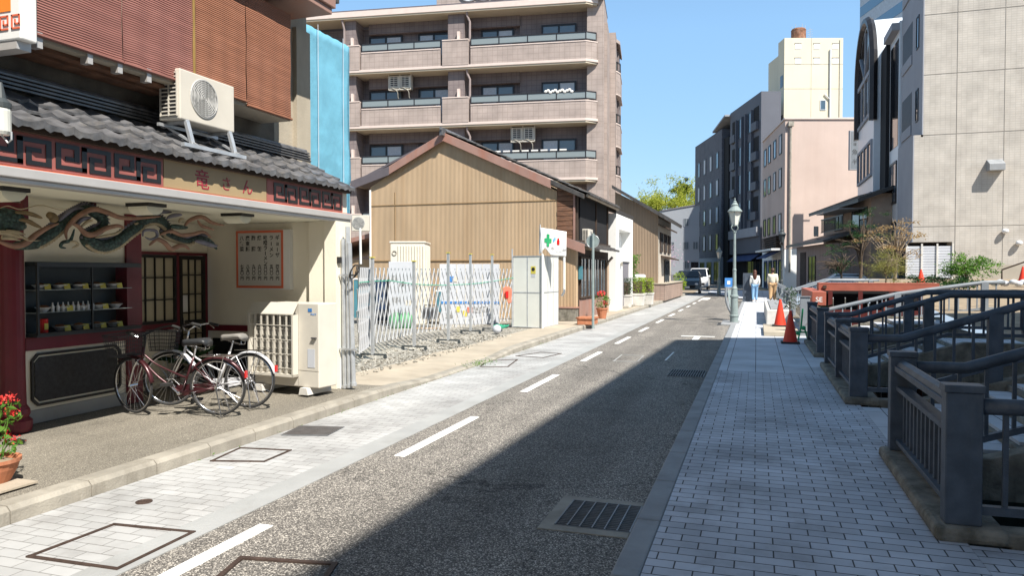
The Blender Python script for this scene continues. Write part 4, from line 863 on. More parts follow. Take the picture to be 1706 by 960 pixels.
bicycle('silver-white city bicycle with a grey saddle behind the maroon one',(-5.16,6.62,.13),math.atan2(-.14,-.95),m_bikewhite,m_saddleg,m_bikewhite,steer=math.radians(12),lean=math.radians(4),hb='up')
# ---------------------------------------------------------------- plants at the restaurant
def foliage(m,c,rx,ry,rz,n,size,asp=.6,shell=.0):
    for k in range(n):
        while True:
            p=Vector((R.uniform(-1,1),R.uniform(-1,1),R.uniform(-1,1)))
            if shell<p.length<1: break
        m.leaf(Vector(c)+Vector((p.x*rx,p.y*ry,p.z*rz)),size*R.uniform(.6,1.3),asp=asp)
c=G(-14,806,.13); t=thing('flower_pot','wide terracotta bowl of red geraniums at the left edge','flower pot',c)
MB().lathe((c.x,c.y,c.z),[(.10,0),(.11,.01),(.155,.10),(.17,.15),(.18,.15),(.18,.175),(.155,.17),(.15,.14)],24).build('pot',m_terra,t)
MB().lathe((c.x,c.y,c.z+.14),[(.15,0),(.1,.02),(.01,.03)],16).build('earth',m_soil,t)
m=MB(); st=MB(); fl=MB(); tops=[]
for k in range(11):
    a=R.random()*6.28; rr_=R.uniform(.02,.12); top=Vector((c.x+math.cos(a)*rr_*1.1,c.y+math.sin(a)*rr_,c.z+R.uniform(.25,.55))); st.tube([(c.x+.05*math.cos(a),c.y+.05*math.sin(a),c.z+.14),top],.004,4); tops.append(top)
    foliage(m,top-Vector((0,0,.05)),.07,.07,.07,14,.028,.9)
for k in range(4):
    tp=tops[k]; 
    for j in range(40): fl.leaf(tp+Vector((R.gauss(0,.022),R.gauss(0,.022),.03+R.gauss(0,.016))),.012,asp=1.0)
for u_,v_ in ((6,665),(15,690),(22,686),(24,732),(12,728)):
    p=XP(u_,v_,c.x); 
    st.tube([(c.x,c.y,c.z+.15),p],.003,4); foliage(m,p-Vector((0,0,.05)),.05,.05,.04,10,.025,.9)
    for j in range(40): fl.leaf(p+Vector((R.gauss(0,.02),R.gauss(0,.02),R.gauss(0,.016))),.012,asp=1.0)
st.build('stems',m_leafG,t); m.build('leaves',m_leafG,t,recalc=False); fl.build('flowers',m_flower,t,recalc=False)
q=MB(); b=G(10,812,.125); q.box(b.x-.4,b.x+.12,b.y-.14,b.y+.14,.127,.14); tag(q.build('pot_board',m_apron),'flat beige tile lying under the geranium bowl','tile')
c=XP(316,640,-6.75); c.z=.14; t=thing('potted_plant','spiky-leaved potted plant between the bicycles and the door','plant',c)
MB().lathe((c.x,c.y,c.z),[(.09,0),(.12,.18),(.13,.19),(.11,.18)],16).build('pot',m_wbox,t)
m=MB()
for k in range(30):
    a=R.random()*6.28; e=R.uniform(.3,1.2); L=R.uniform(.3,.5); b=Vector((c.x,c.y,c.z+.3)); d=Vector((math.cos(a)*math.cos(e),math.sin(a)*math.cos(e),math.sin(e))); s_=d.cross(Vector((0,0,1))).normalized()*.014
    m.poly([b-s_,b+s_,b+d*L*.6+s_,b+d*L+Vector((0,0,-.1)),b+d*L*.6-s_])
m.build('leaves',m_leafD,t,recalc=False); MB().tube([(c.x,c.y,c.z+.15),(c.x,c.y,c.z+.32)],.02,6).build('stem',m_bark,t)
# ================================================================= tarp, vacant lot
t=thing('tarped_building','building wrapped in a bright blue tarpaulin behind the restaurant','building',(-9.5,12.6,.1))
MB().box(-12,-8.12,11.2,13.45,.1,6.1).build('wall',m_conc,t)
m=MB(); ny,nz=26,40; i=0
def tx(y,z): return -8.0+.006*math.sin(y*5+z*.7)+.015*math.sin(z*3.1+y*2)+.03*math.exp(-((z-3.9+.25*(y-12))/.06)**2)+.02*math.sin(y*11+z*4.5)*math.exp(-((z-3.8)/.5)**2)
for j in range(nz+1):
    for k in range(ny+1):
        y=11.2+2.3*k/ny; z=.5+(6.22-.5+(.008*math.sin(k*1.9)))*j/nz; m.v.append(Vector((tx(y,z),y,z)))
for j in range(nz):
    for k in range(ny): a=j*(ny+1)+k; m.f.append((a,a+1,a+ny+2,a+ny+1))
o=m.build('tarpaulin',m_tarp,t,recalc=False,smooth=True); o.modifiers.new('solid','SOLIDIFY').thickness=.012
m=MB(); m.poly([(-8.0,13.5,.5),(-12,13.52,.5),(-12,13.52,6.2),(-8.0,13.5,6.2)]); o=m.build('tarpaulin_side',m_tarp,t); o.modifiers.new('solid','SOLIDIFY').thickness=.012
q=MB(); 
for y in (12.3,13.2): q.tube([(-7.95,y,.4),(-7.95,y,6.3)],.006,5)
q.build('tie_ropes',m_sheet,t)
q=MB(); q.tube([(-8.05,11.2,6.2),(-8.05,13.5,6.2)],.025,6); q.tube([(-8.06,13.45,.1),(-8.06,13.45,6.25)],.025,6); q.build('scaffold_pipes',m_steel,t)
# expanding lattice gate across the lot
t=thing('lattice_gate','silver expanding lattice gate on castors closing the gravel lot','gate',(-6.8,15,.09))
gp=[Vector((-6.62,10.7,0)),Vector((-6.58,12.2,0)),Vector((-6.50,14.2,0)),Vector((-6.48,16.1,0)),Vector((-6.5,18.2,0)),Vector((-6.6,20.0,0))]
# put gate line from photographed post positions
posts=[(621,430),(690,436),(747,422),(784,424),(820,425)]
gpts=[Vector((-6.35,9.3,0))]
for (u_,vt) in posts: pass
line=[G(596,600,.2),G(621,590,.1),G(690,571,.1),G(747,560,.1),G(784,556,.1),G(820,550,.1),G(853,545,.1)]
def gl(s):   # point along the gate, s in 0..1
    L=[0]; 
    for a,b in zip(line,line[1:]): L.append(L[-1]+(b-a).length)
    d=s*L[-1]
    for k in range(len(L)-1):
        if d<=L[k+1]+1e-6: tt=(d-L[k])/(L[k+1]-L[k]); p=line[k].lerp(line[k+1],tt); return Vector((p.x,p.y,0)),L[-1]
NU=44; zb,zt=.28,1.66
def gs_(s): return s**1.0
q=MB(); q2=MB(); n=NU
for k in range(-2,n+3):
    for d_,mb,off in ((1,q,.012),(-1,q2,-.012)):
        seg=[]
        for j in range(5):
            s=(k+d_*(j-2)*.75)/n
            z=zb+(zt-zb)*j/4
            if 0<=s<=1: p,_=gl(s); seg.append(p+Vector((off,0,z)))
        if len(seg)>1: mb.bar(seg[0],seg[-1],.010,.020,upv=(1,0,0)) if (seg[0]-seg[-1]).length>.01 else None
m_slat=M('pale_aluminium',(.5,.51,.53),rough=.4,metal=.2,var=.05); q.build('lattice_slats',m_slat,t); q2.build('lattice_slats',m_slat,t)
q=MB()
for u_,vt in posts:
    vb={621:597,690:583,747:572,784:556,820:552}[u_]
    b=G(u_,vb,.1); k=(b-CP).dot(fw); d=ray(u_,vt); top=CP+d*k
    pm=MB(); pm.box(b.x-.024,b.x+.024,b.y-.024,b.y+.024,.16,top.z); o=pm.build('upright',m_steel,t)
    MB().box(b.x-.036,b.x+.036,b.y-.036,b.y+.036,top.z,top.z+.02).build('cap',m_yel,o)
    c_=MB(); c_.box(b.x-.26,b.x+.26,b.y-.015,b.y+.015,.15,.18); c_.lathe((b.x-.24,b.y-.02,.125),[(.03,0),(.03,.04)],10,ax=(Vector((1,0,0)),Vector((0,0,1)),Vector((0,1,0)))); c_.lathe((b.x+.24,b.y-.02,.125),[(.03,0),(.03,.04)],10,ax=(Vector((1,0,0)),Vector((0,0,1)),Vector((0,1,0)))); c_.build('castor_foot',m_lampk,o)
q=MB(); L=[gl(s/14)[0]+Vector((.03,0,1.42-.14*math.sin(math.pi*min(1,max(0,(s-4)/10)))-.0*s)) for s in range(15)]; q.tube(L,.008,5); tag(q.build('green_rope',m_ropeg),'thin green rope slung along the lattice gate','rope')
# things in the lot behind the gate
def at(u,v,k): d=ray(u,v); return CP+d*(k/d.dot(fw))
c=at(670,530,21); t=thing('storage_tank','tall ivory ribbed storage tank in the gravel lot behind the gate','tank',(c.x,c.y,.09))
a0=at(650,405,20.8); a1=at(708,405,20.8); a2=a1; H=a0.z
q=MB(); fr=Fr((a0.x,a0.y,0),(a1-a0).xy.to_3d(),-(fw.xy.to_3d())); wd=(a1-a0).length
q.fb(fr,0,wd,.09,H,-1.3,0); q.build('tank_body',m_tank,t,bevel=.03)
q=MB(); 
for k in range(10): a=.24+(wd-.28)*k/9; q.fb(fr,a-.02,a+.02,.3,H-.07,0,.03)
q.fb(fr,-.02,wd+.02,H,H+.05,-1.32,.02)
for k in range(8): c_=-.1-1.1*k/8; q.fb(fr,wd,wd+.03,.3,H-.07,c_-.03,c_+.03)
q.build('ribs',m_tank,t,bevel=.01); MB().tube([fr.p(.12+.06*math.cos(x),H-.28+.06*math.sin(x),.02) for x in [2*math.pi*j/16 for j in range(16)]],.01,6,closed=True).build('round_mark',m_kerb,t)
def lotbox(name,label,cat,u0,v0,u1,v1,k,dep,mat,parts=None,bev=.01):
    a=at(u0,v1,k); b=at(u1,v0,k); a.z=max(a.z,.09); t=thing(name,label,cat,((a.x+b.x)/2,(a.y+b.y)/2,a.z))
    fr=Fr((a.x,a.y,0),rt,-(fw.xy.to_3d())); wd=(b-a).dot(rt); q=MB(); q.fb(fr,0,wd,a.z,b.z,-dep,0); q.build('body',mat,t,bevel=bev)
    if parts: parts(t,fr,wd,a.z,b.z)
    return t
def teal(t,fr,w,z0,z1):
    q=MB(); q.fb(fr,-.02,w+.02,z1,z1+.04,-.3,.02); q.build('rim',m_signw,t)
    q=MB(); 
    for k in range(6): q.fb(fr,w*k/6,w*k/6+.02,z0,z1,0,.015)
    q.build('ribs',m_teal,t)
lotbox('teal_container','teal blue container with white rim behind the gate, leftmost','container',590,466,627,530,21.3,.8,m_teal,teal)
def cab(t,fr,w,z0,z1): q=MB(); q.fb(fr,.03,w*.48,z0+.1,z1-.05,0,.02).fb(fr,w*.52,w-.03,z0+.1,z1-.05,0,.02); q.build('door',m_dk,t); MB().fb(fr,w*.46,w*.54,(z0+z1)/2,(z0+z1)/2+.08,.02,.04).build('handle',m_steel,t)
lotbox('site_box','dark navy steel site box between the teal container and the white bags','box',626,466,646,534,21.2,.8,m_dk,cab)
def poster(t,fr,w,z0,z1):
    for k,(a,b,mt) in enumerate(((.2,.72,m_poster),(.55,.62,m_poster),(.3,.35,m_poster),(.75,.3,m_acw))): MB().fb(fr,w*a-.09,w*a+.09,z0+(z1-z0)*b-.07,z0+(z1-z0)*b+.07,0,.006).build('notice',mt,t)
lotbox('white_sheet_panel','white sheeted panel with small notices in front of the ivory tank','panel',648,436,690,534,20.2,.06,m_sheet,poster,.004)
def bag(label,u_,v_,k):
    c=at(u_,v_,k); c.z=.09; t=thing('green_sack',label,'sack',c); q=MB(); q.ball((c.x,c.y,.09+.17),.2,12,8,(1.1,1.0,1.3)); q.build('sack_body',m_gsack,t,smooth=True); MB().lathe((c.x,c.y,.40),[(.05,0),(.03,.04),(.07,.09)],8).build('tied_neck',m_gsack,t)
bag('light green sack by the white panel, left of the pair',660,535,19.6); bag('light green sack by the white panel, right of the pair',676,534,19.7)
def gen(t,fr,w,z0,z1): MB().fb(fr,.05,w-.05,z0+.05,z1-.05,0,.015).build('grille',m_acd,t); MB().tube([fr.p(.03,z1,-.2),fr.p(.03,z1+.06,-.2),fr.p(w-.03,z1+.06,-.2),fr.p(w-.03,z1,-.2)],.012,6).build('handle',m_rubber,t)
lotbox('generator','small grey generator on a plank behind the gate','generator',703,513,727,532,19.8,.4,m_grate,gen)
q=MB(); a=at(694,540,19.2); b=at(735,540,19.2); q.bar((a.x,a.y,.12),(b.x,b.y,.12),.15,.04); tag(q.build('plank',m_corrY),'pale timber plank lying under the generator','plank')
def sheets(t,fr,w,z0,z1):
    q=MB(); q.fb(fr,0,w,z0+(z1-z0)*.34,z0+(z1-z0)*.38,0,.01); q.build('blue_band',m_bluep,t,label='dark blue band across the white sheet')
    for a,b,mt,s in ((.2,.75,m_bluep,.06),(.26,.75,m_acw,.05),(.3,.25,m_yel,.06),(.5,.24,m_orgc,.07),(.62,.24,m_poster,.12),(.42,.18,m_yel,.06),(.75,.25,m_poster,.1),(.15,.15,m_poster,.1)): MB().fb(fr,w*a-s,w*a+s,z0+(z1-z0)*b-.08,z0+(z1-z0)*b+.08,0,.012).build('notice',mt,t)
    q=MB()
    for k in range(8): q.fb(fr,w*k/7-.01,w*k/7+.01,z0,z1,0,.008)
    q.build('seams',m_acw,t)
lotbox('white_sheet_wall','long white sheet wall with safety notices behind the right half of the gate','panel',733,440,832,543,21.0,.08,m_sheet,sheets,.004)
lotbox('teal_strip_box','narrow teal box between the tank and the white sheet wall','box',727,486,735,520,20.9,.4,m_teal,teal)
c=at(845,480,18.2); t=thing('work_jacket','coral work jacket hanging at the end of the lattice gate','jacket',(c.x,c.y,1.0)); q=MB()
pts=[at(a,b,18.2) for a,b in ((838,480),(843,477),(850,478),(853,484),(852,505),(846,506),(845,498),(842,500),(838,492))]; q.prism(pts,fw*.08); q.build('jacket_body',m_orgc,t,bevel=.015)
q=MB(); q.prism([at(a,b,18.15) for a,b in ((842,486),(847,485),(847,496),(843,497))],fw*.06); q.build('red_lining',m_reflr,t)
q=MB()
for j in range(3): q.tube([Vector((-6.45,18.6,.11+.02*j))+Vector((.16*math.cos(x)*(1+.1*j),.3*math.sin(x),.01*math.sin(3*x))) for x in [2*math.pi*k/16 for k in range(16)]],.012,5,closed=True)
tag(q.build('green_hose',m_ropeg),'coil of green hose on the gravel by the hoarding','hose')
q=MB(); c=at(828,541,17.8); q.ball((c.x,c.y,.2),.11,10,7,(1,1,1)); tag(q.build('clear_plastic_bag',m_sheet,smooth=True),'crumpled clear plastic bag at the foot of the gate','bag')
# white hoarding enclosure
P0=G(855,545,.1); P1=G(903,547,.1); P2=G(930,541,.1); t=thing('hoarding','white steel hoarding panels enclosing the corner by the tan house','hoarding',(P1.x,P1.y,.1))
ztop=1.99
def panels(P,Q,n):
    d=(Q-P).xy.to_3d(); Lh=d.length; d.normalize(); nn=Vector((d.y,-d.x,0)); fr=Fr((P.x,P.y,0),d,nn)
    for k in range(n):
        q=MB(); q.fb(fr,Lh*k/n+.012,Lh*(k+1)/n-.012,.12,1.02,-.03,0); q.fb(fr,Lh*k/n+.012,Lh*(k+1)/n-.012,1.045,ztop,-.03,0); q.build('panel',m_hoard,t)
    q=MB(); q.fb(fr,0,Lh,.1,.12,-.04,.012).fb(fr,0,Lh,1.02,1.045,-.04,.006).fb(fr,0,Lh,ztop,ztop+.02,-.04,.012)
    for k in range(n+1): q.fb(fr,Lh*k/n-.012,Lh*k/n+.012,.12,ztop,-.035,.006)
    q.build('frame_rails',m_steel,t); return fr,Lh
fr,Lh=panels(P0,P1,2); panels(P1,P2,3)
MB().tube([P1+Vector((0.02,-.03,0)),P1+Vector((.02,-.03,1.95))],.03,8).build('corner_pole',m_signw,t)
MB().fb(fr,Lh*.62,Lh*.78,1.53,1.73,.001,.006).build('warning_sign',m_yel,t); MB().lathe(fr.p(Lh*.70,1.65,.006),[(.05,0),(.05,.003)],16,ax=(fr.a,fr.b,fr.c)).build('warning_mark',m_signblk,t); MB().fb(fr,Lh*.63,Lh*.77,1.44,1.52,.001,.005).build('notice',m_sheet,t)
q=MB(); q.tube([P0+Vector((-.02,-.02,0)),P0+Vector((-.02,-.02,2.1))],.02,6).build('gate_pole',m_steel,t)
# flag on the hoarding
pt=P1+Vector((0,0,1.95)); t=thing('safety_flag','white flag with a green cross and red house on the hoarding pole','flag',pt); kk=(P1-CP).dot(fw)
A=at(899,379,kk); B=at(898,425,kk); Cc=at(943,428,kk+.1); Dd=at(944,386,kk+.1)
MB().tube([P1+Vector((0,0,1.95)),at(900,374,kk)],.014,6).build('flag_pole',m_steel,t)
m=MB(); n=14
def fp(s,r_,off=0.0): 
    p=(A.lerp(Dd,s)).lerp(B.lerp(Cc,s),r_); 
    if r_>.8 and s<.35: p=p+Vector((0,0,.0))
    return p+fw.xy.to_3d()*(.035*math.sin(s*9+r_*2)+off)
for j in range(n+1):
    for k in range(n+1): m.v.append(fp(k/n,j/n*(1-.28*max(0,1-abs(k/n-.22)/.22))))
for j in range(n):
    for k in range(n): a=j*(n+1)+k; m.f.append((a,a+1,a+n+2,a+n+1))
o=m.build('cloth',m_signw,t,recalc=False,smooth=True); o.modifiers.new('solid','SOLIDIFY').thickness=.004
def mark(rects,mat,nm):
    q=MB()
    for (s0,s1,r0,r1) in rects:
        N=6
        for k in range(N): a=s0+(s1-s0)*k/N; b=s0+(s1-s0)*(k+1)/N; q.poly([fp(a,r0,-.014),fp(b,r0,-.014),fp(b,r1,-.014),fp(a,r1,-.014)])
    o=q.build(nm,mat,t,recalc=False); o.modifiers.new('solid','SOLIDIFY').thickness=.003
mark([(.27,.37,.2,.66),(.19,.45,.36,.52)],m_green,'green_cross'); mark([(.65,.75,.38,.56),(.67,.73,.30,.38)],m_reflr,'red_house'); mark([(.5,.56,.36,.46),(.54,.6,.30,.40)],M('flag_blue',(.15,.4,.7)),'blue_slash')
frf=Fr(fp(0,0,-.02),(Dd-A),-fw.xy.to_3d(),(A-B)); text('lettering','SPEED HOUSE',frf,(Dd-A).length*.64,-(A-B).length*.68,.012,.085,m_mauve,t)
# ================================================================= tan corrugated house
H0=22.0
house=thing('tan_house','tan corrugated gabled house with pinkish barge boards beyond the gravel lot','house',(-8.5,22.5,.1))
gx=lambda u,v:YP(u,v,H0)
pk=gx(742,232); l0=gx(617,312); r0=gx(928,318)
m=MB(); pts=[(l0.x,H0,.1),(-5.82,H0,.1),(-5.82,H0,r0.z),(pk.x,H0,pk.z),(l0.x,H0,l0.z)]; m.prism(pts,(0,6.5,0)); m.build('gable_wall',m_corrY,house)
q=MB(); zs=3.78; q.fb(FY(H0),l0.x,-5.82,zs-.012,zs+.012,0,.02).fb(FY(H0),l0.x,-5.82,1.93,1.96,0,.03); q.fb(FY(H0),-11.35,-11.32,.1,4.2,0,.012); q.build('sheet_laps',M('rusty_lap',(.3,.2,.1),dirt=.3),house)
# roofs: left plane metal, right plane tile, with verge flashing
pkr=gx(742,222); le=gx(588,303); re=gx(1012,347); rem=gx(920,300)
sl=(pkr.z-le.z)/(pkr.x-le.x)
rex=-4.93; rez=pkr.z-(rex-pkr.x)*((pkr.z-rem.z)/(rem.x-pkr.x))
Y0,Y1=H0-.12,27.2
m=MB(); m.prism([(le.x,Y0,le.z-.05),(pkr.x,Y0,pkr.z-.03),(pkr.x,Y0,pkr.z-.10),(le.x,Y0,le.z-.12)],(0,Y1-Y0,0)); m.build('roof_left_slope',m_slate,house)
m=MB(); m.prism([(rex,Y0,rez),(pkr.x,Y0,pkr.z),(pkr.x,Y0,pkr.z-.09),(rex,Y0,rez-.09)],(0,Y1-Y0,0)); m.build('roof_right_deck',m_woodd,house)
tiled('roof_right_slope',house,(rex+.05,rez+.03),(pkr.x,pkr.z+.05),Y0,Y1,.27,14,m_tile2,amp=.03,lip=.06,seed=5)
m=MB(); fr=FY(Y0-.01)
def verge(p,q_,w,mt,nm,th=.05):
    p=Vector((p.x,0,p.z)); q_=Vector((q_.x,0,q_.z)); m=MB(); d=(q_-p).normalized(); 
    m.prism([fr.p(p.x,p.z,0),fr.p(q_.x,q_.z,0),fr.p(q_.x,q_.z-w,0),fr.p(p.x,p.z-w,0)],(0,-th,0)); return m.build(nm,mt,house,bevel=.01)
mid=gx(652,278); verge(le,mid,.29,m_slate,'verge_flashing'); verge(mid,pkr,.27,m_barge,'verge_flashing'); verge(pkr,rem,.28,m_barge,'verge_flashing')
e=Vector((rex,0,rez)); verge(rem,e,.15,m_tile2,'verge_tiles',.06)
q=MB(); q.bar(gx(742,224)+Vector((0,-.34,0)),gx(742,224)+Vector((0,-.16,.0)),.12,.16); q.tube([(pkr.x,Y0-.05,pkr.z+.05),(pkr.x,Y1,pkr.z+.05)],.1,8); q.bar((pkr.x,Y0-.12,pkr.z+.08),(pkr.x,Y0-.3,pkr.z+.1),.04,.1); q.build('ridge_cap',m_tile,house)
MB().tube([(rex+.07,Y0+.1,rez-.03),(rex+.07,Y1,rez-.04)],.05,8).build('eave_gutter',M('tan_gutter',(.42,.34,.25),rough=.6,dirt=.4),house)
MB().tube([(l0.x+.02,H0-.05,.1),(l0.x+.02,H0-.05,4.3)],.035,8).build('corner_pipe',m_signw,house)
# weathered boards right of the sheet cladding, street side body
a=gx(929,318); b=gx(962,395)
m=MB(); m.box(-5.815,-5.2,H0+.02,27,2.5,4.2); m.build('upper_body',m_woodd,house)
m=MB(); 
for k in range(11): z=2.55+.15*k; m.fb(FY(H0+.015),-5.81,-5.27,z,z+.135,0,.02+.006*(k%3)); 
m.build('weathered_boards',m_wood,house); q=MB(); q.fb(FY(H0),-5.30,-5.24,2.5,4.05,0,.03); q.build('board_post',m_barge,house)
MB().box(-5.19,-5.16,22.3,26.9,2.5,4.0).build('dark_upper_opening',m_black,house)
m=MB()
for y in (24.6,26.6): m.box(-5.16,-5.12,y-.04,y+.04,2.5,3.95)
m.box(-5.15,-5.08,22.1,26.9,2.45,2.55); m.build('upper_posts',m_woodd,house)
m=MB(); m.box(-5.815,-5.15,21.7,21.98,.1,2.35); m.build('low_corrugated_wall',m_corrY,house)
m=MB(); m.box(-5.83,-5.14,21.62,21.99,.06,.48); m.build('stone_footing',m_mossy,house); MB().box(-5.86,-5.11,21.6,22.0,.481,.52).build('footing_cap',m_barge,house)
m=MB(); m.prism([(-5.85,21.5,2.78),(-4.85,21.5,2.40),(-4.85,21.5,2.12),(-5.85,21.5,2.5)],(0,.12,0)); m.build('lower_barge_board',m_barge,house)
tiled('lower_roof',house,(-4.75,2.30),(-5.25,2.52),21.55,26.9,.26,3,m_tile2,seed=8,lip=.05)
m=MB(); m.box(-5.19,-5.15,22.0,26.8,.10,2.28); m.build('street_wall',m_woodd,house)
fr=FX(-5.148)
for k in range(4): window(house,fr,22.15+1.0*k,23.1+1.0*k,.75,2.05,m_woodd,m_glass,mull=1,w=.06)
q=MB(); q.fb(fr,22.15,26.1,.12,.72,0,.02); q.build('lower_cladding',m_barge,house)
MB().fb(fr,21.95,22.1,1.35,1.75,.02,.12).build('meter_box',m_teal,house)
MB().tube([(-5.05,26.2,.1),(-5.05,26.2,1.9),(-4.9,26.3,2.1)],.05,8).build('downpipe',M('tan_pipe',(.4,.3,.22)),house)
q=MB(); q.tube([P2+Vector((.05,.2,.8)),P2+Vector((.12,.2,.9)),P2+Vector((.12,.2,1.9))],.035,8); q.build('white_downpipe',m_signw,house)
t=thing('air_conditioner','small white outdoor unit on the lower roof of the tan house','air conditioner',(-5.0,22.9,2.45)); louvre_ac(t,Fr((-4.95,22.6,2.42),(0,1,0),(1,0,0)),.6,.5,.22)
c=at(596,370,14); t=thing('air_conditioner','small wall-hung outdoor unit seen in the gap beside the tarpaulin','air conditioner',c); louvre_ac(t,Fr(at(586,385,19.5),rt,-fw.xy.to_3d()),.45,.42,.2,(.4,.5,.15)); MB().tube([at(600,380,19.2),at(601,440,19.2)],.03,6).build('hose',m_signw,t)
m=MB(); a=at(540,600,24); t=thing('low_roof_shed','low brown-roofed shed in the gap behind the tarpaulin','shed',(-14,22.3,.1)); MB().box(-17,l0.x-.12,22.6,26,.1,2.0).build('wall',m_corrY,t); MB().prism([(-17.2,22.2,1.7),(l0.x-.05,22.2,2.75),(l0.x-.05,22.2,2.9),(-17.2,22.2,1.85)],(0,4,0)).build('roof',m_barge,t)
# ================================================================= white modern building and its neighbours
t=thing('white_building','narrow white rendered building with a square frame front, next to the tan house','building',(-5.3,28.6,.1))
w=MB(); w.box(-9,-5.35,27.3,31.2,.1,3.5).box(-5.35,-4.95,27.3,27.9,.1,3.75).box(-5.35,-4.95,30.7,31.2,.1,3.75).box(-5.35,-4.95,27.9,30.7,3.2,3.75).box(-5.35,-4.98,27.9,30.7,1.98,2.12).box(-5.35,-4.98,27.9,28.9,.1,1.98); w.build('wall',m_whitew,t)
MB().box(-5.34,-5.04,28.92,30.68,.1,1.98).build('grey_door_panel',m_mauve,t); MB().prism([(-4.95,27.2,3.78),(-9.0,27.2,5.2),(-9.0,27.2,5.35),(-4.92,27.2,3.9)],(0,4.1,0)).build('roof',m_tile2,t)
MB().box(-5.05,-4.85,28.9,31.2,.1,.2).build('door_step',m_kerb,t); MB().box(-4.95,-4.9,28.35,28.5,1.8,1.95).build('wall_lamp',m_kerb,t)
t=thing('brown_house','plain tan-brown sheet-clad house behind the hedge planters','house',(-6,40,.1)); 
fb_=38.0; a=YP(1030,318,fb_); b=YP(1100,350,fb_)
MB().prism([(-4.75,fb_,.12),(-6.95,fb_,.12),(-6.95,fb_,5.7),(-4.75,fb_,4.55)],(0,6,0)).build('wall',m_corrB,t)
MB().prism([(-4.2,fb_-.4,4.1),(-7.05,fb_-.4,5.85),(-7.05,fb_-.4,6.02),(-4.15,fb_-.4,4.28)],(0,6.8,0)).build('roof',m_tile2,t)
MB().prism([(-4.75,fb_+.05,3.95),(-4.3,fb_+.05,3.75),(-4.3,fb_+.05,3.83),(-4.75,fb_+.05,4.03)],(0,5,0)).build('side_canopy',m_woodd,t)
fr=FX(-4.745); MB().fb(fr,fb_+.1,fb_+5.9,.12,4.3,0,.01).build('street_face',M('cream_side',(.5,.45,.38)),t)
for k in range(3): window(t,FX(-4.73),fb_+.5+1.8*k,fb_+1.6+1.8*k,2.6,3.6,m_woodd,m_glass)
window(t,FX(-4.73),fb_+2.5,fb_+4.5,.5,2.2,m_frame,m_glass); MB().prism([(-4.74,fb_+1,2.35),(-4.2,fb_+1,2.2),(-4.2,fb_+1,2.26),(-4.74,fb_+1,2.43)],(0,4.2,0)).build('door_canopy',m_woodd,t)
t=thing('tiled_low_wall','low brown tiled garden wall beside the far road','wall',(-4.6,44,.1)); MB().box(-5.3,-4.35,37.7,37.86,.12,.95).build('end_face',m_brick,t); MB().box(-4.5,-4.35,37.87,47,.12,.95).build('long_face',m_brick2,t); MB().box(-5.35,-4.3,37.65,47.05,.951,.99).build('coping',m_conc,t)
# planters with clipped hedges
hedge=None
for k,(u_,v_) in enumerate(((1044,513),(1066,510),(1081,508))):
    c=G(u_,v_,.12); 
    t=thing('hedge_planter',['nearest white planter with a darker clipped hedge','middle white planter with a bright yellow-green clipped hedge','farthest white planter with a bright yellow-green clipped hedge'][k],'planter',(c.x-.1,c.y,.12),group='hedge planters along the left kerb')
    X,Y=c.x-.1,c.y
    MB().lathe((X,Y,.12),[(.34,0),(.36,.02),(.40,.46),(.43,.47),(.43,.54),(.36,.54),(.34,.48)],4,ax=(Vector((.707,.707,0)),Vector((-.707,.707,0)),Vector((0,0,1)))).build('tub',m_wbox,t)
    m=MB(); 
    for j in range(900): m.leaf((X+R.uniform(-.3,.3),Y+R.uniform(-.34,.34),.64+R.uniform(0,.68)),.045)
    m.build('hedge',m_leafD if k==0 else m_leafY,t,recalc=False); MB().box(X-.2,X+.2,Y-.24,Y+.24,.66,1.15).build('hedge_core',m_bark,t)
c=XP(1051,455,-5.0); t=thing('ivy','green ivy climbing the far side of the white building','ivy',(c.x,31.3,.12)); m=MB()
for j in range(1300): z=R.uniform(.3,2.3); m.leaf((-5.0+R.gauss(0,.14)+.1*math.sin(z*3),31.35+R.uniform(0,.5),z),.06)
m.build('ivy_leaves',m_leafG,t,recalc=False); MB().tube(cat_([(-5,31.3,.12),(-5.05,31.3,1.2),(-4.95,31.3,2.2)],4),.02,5).build('ivy_stem',m_bark,t)
c=XP(1065,472,-5.25); t=thing('light_sign','white rounded standing sign behind the hedge planters','sign',(c.x,c.y,.12)); MB().box(c.x-.35,c.x+.3,c.y-.09,c.y+.09,.5,1.45).build('sign_panel',m_signw,t,bevel=.08); text('lettering','パーマ',FY(c.y-.093),c.x-.02,1.12,.0,.2,m_signblk,t); MB().box(c.x-.05,c.x+.05,c.y-.05,c.y+.05,.12,.5).build('sign_post',m_steel,t)
# flower pot and boxes by the tan house
c=G(1003,531,.12); t=thing('flower_pot','terracotta pot with pink-red flowers against the tan house','flower pot',c); MB().lathe((c.x,c.y,c.z),[(.12,0),(.17,.28),(.19,.29),(.19,.33),(.15,.33)],14).build('pot',m_terra,t)
m=MB(); foliage(m,c+Vector((0,0,.55)),.25,.25,.25,160,.05); m.build('leaves',m_leafG,t,recalc=False); m=MB(); foliage(m,c+Vector((-.03,0,.78)),.13,.13,.09,70,.035,1); foliage(m,c+Vector((.08,0,.50)),.12,.12,.1,30,.035,1); m.build('flowers',m_flower,t,recalc=False)
c=G(978,541,.12); t=thing('window_trough','low brown plant trough at the foot of the tan house','trough',c); MB().box(c.x-.25,c.x+.2,c.y-.15,c.y+.5,c.z,c.z+.16).build('trough',m_terra,t,bevel=.01); MB().box(c.x-.28,c.x+.23,c.y-.18,c.y+.53,c.z+.161,c.z+.2).build('rim',m_terra,t)
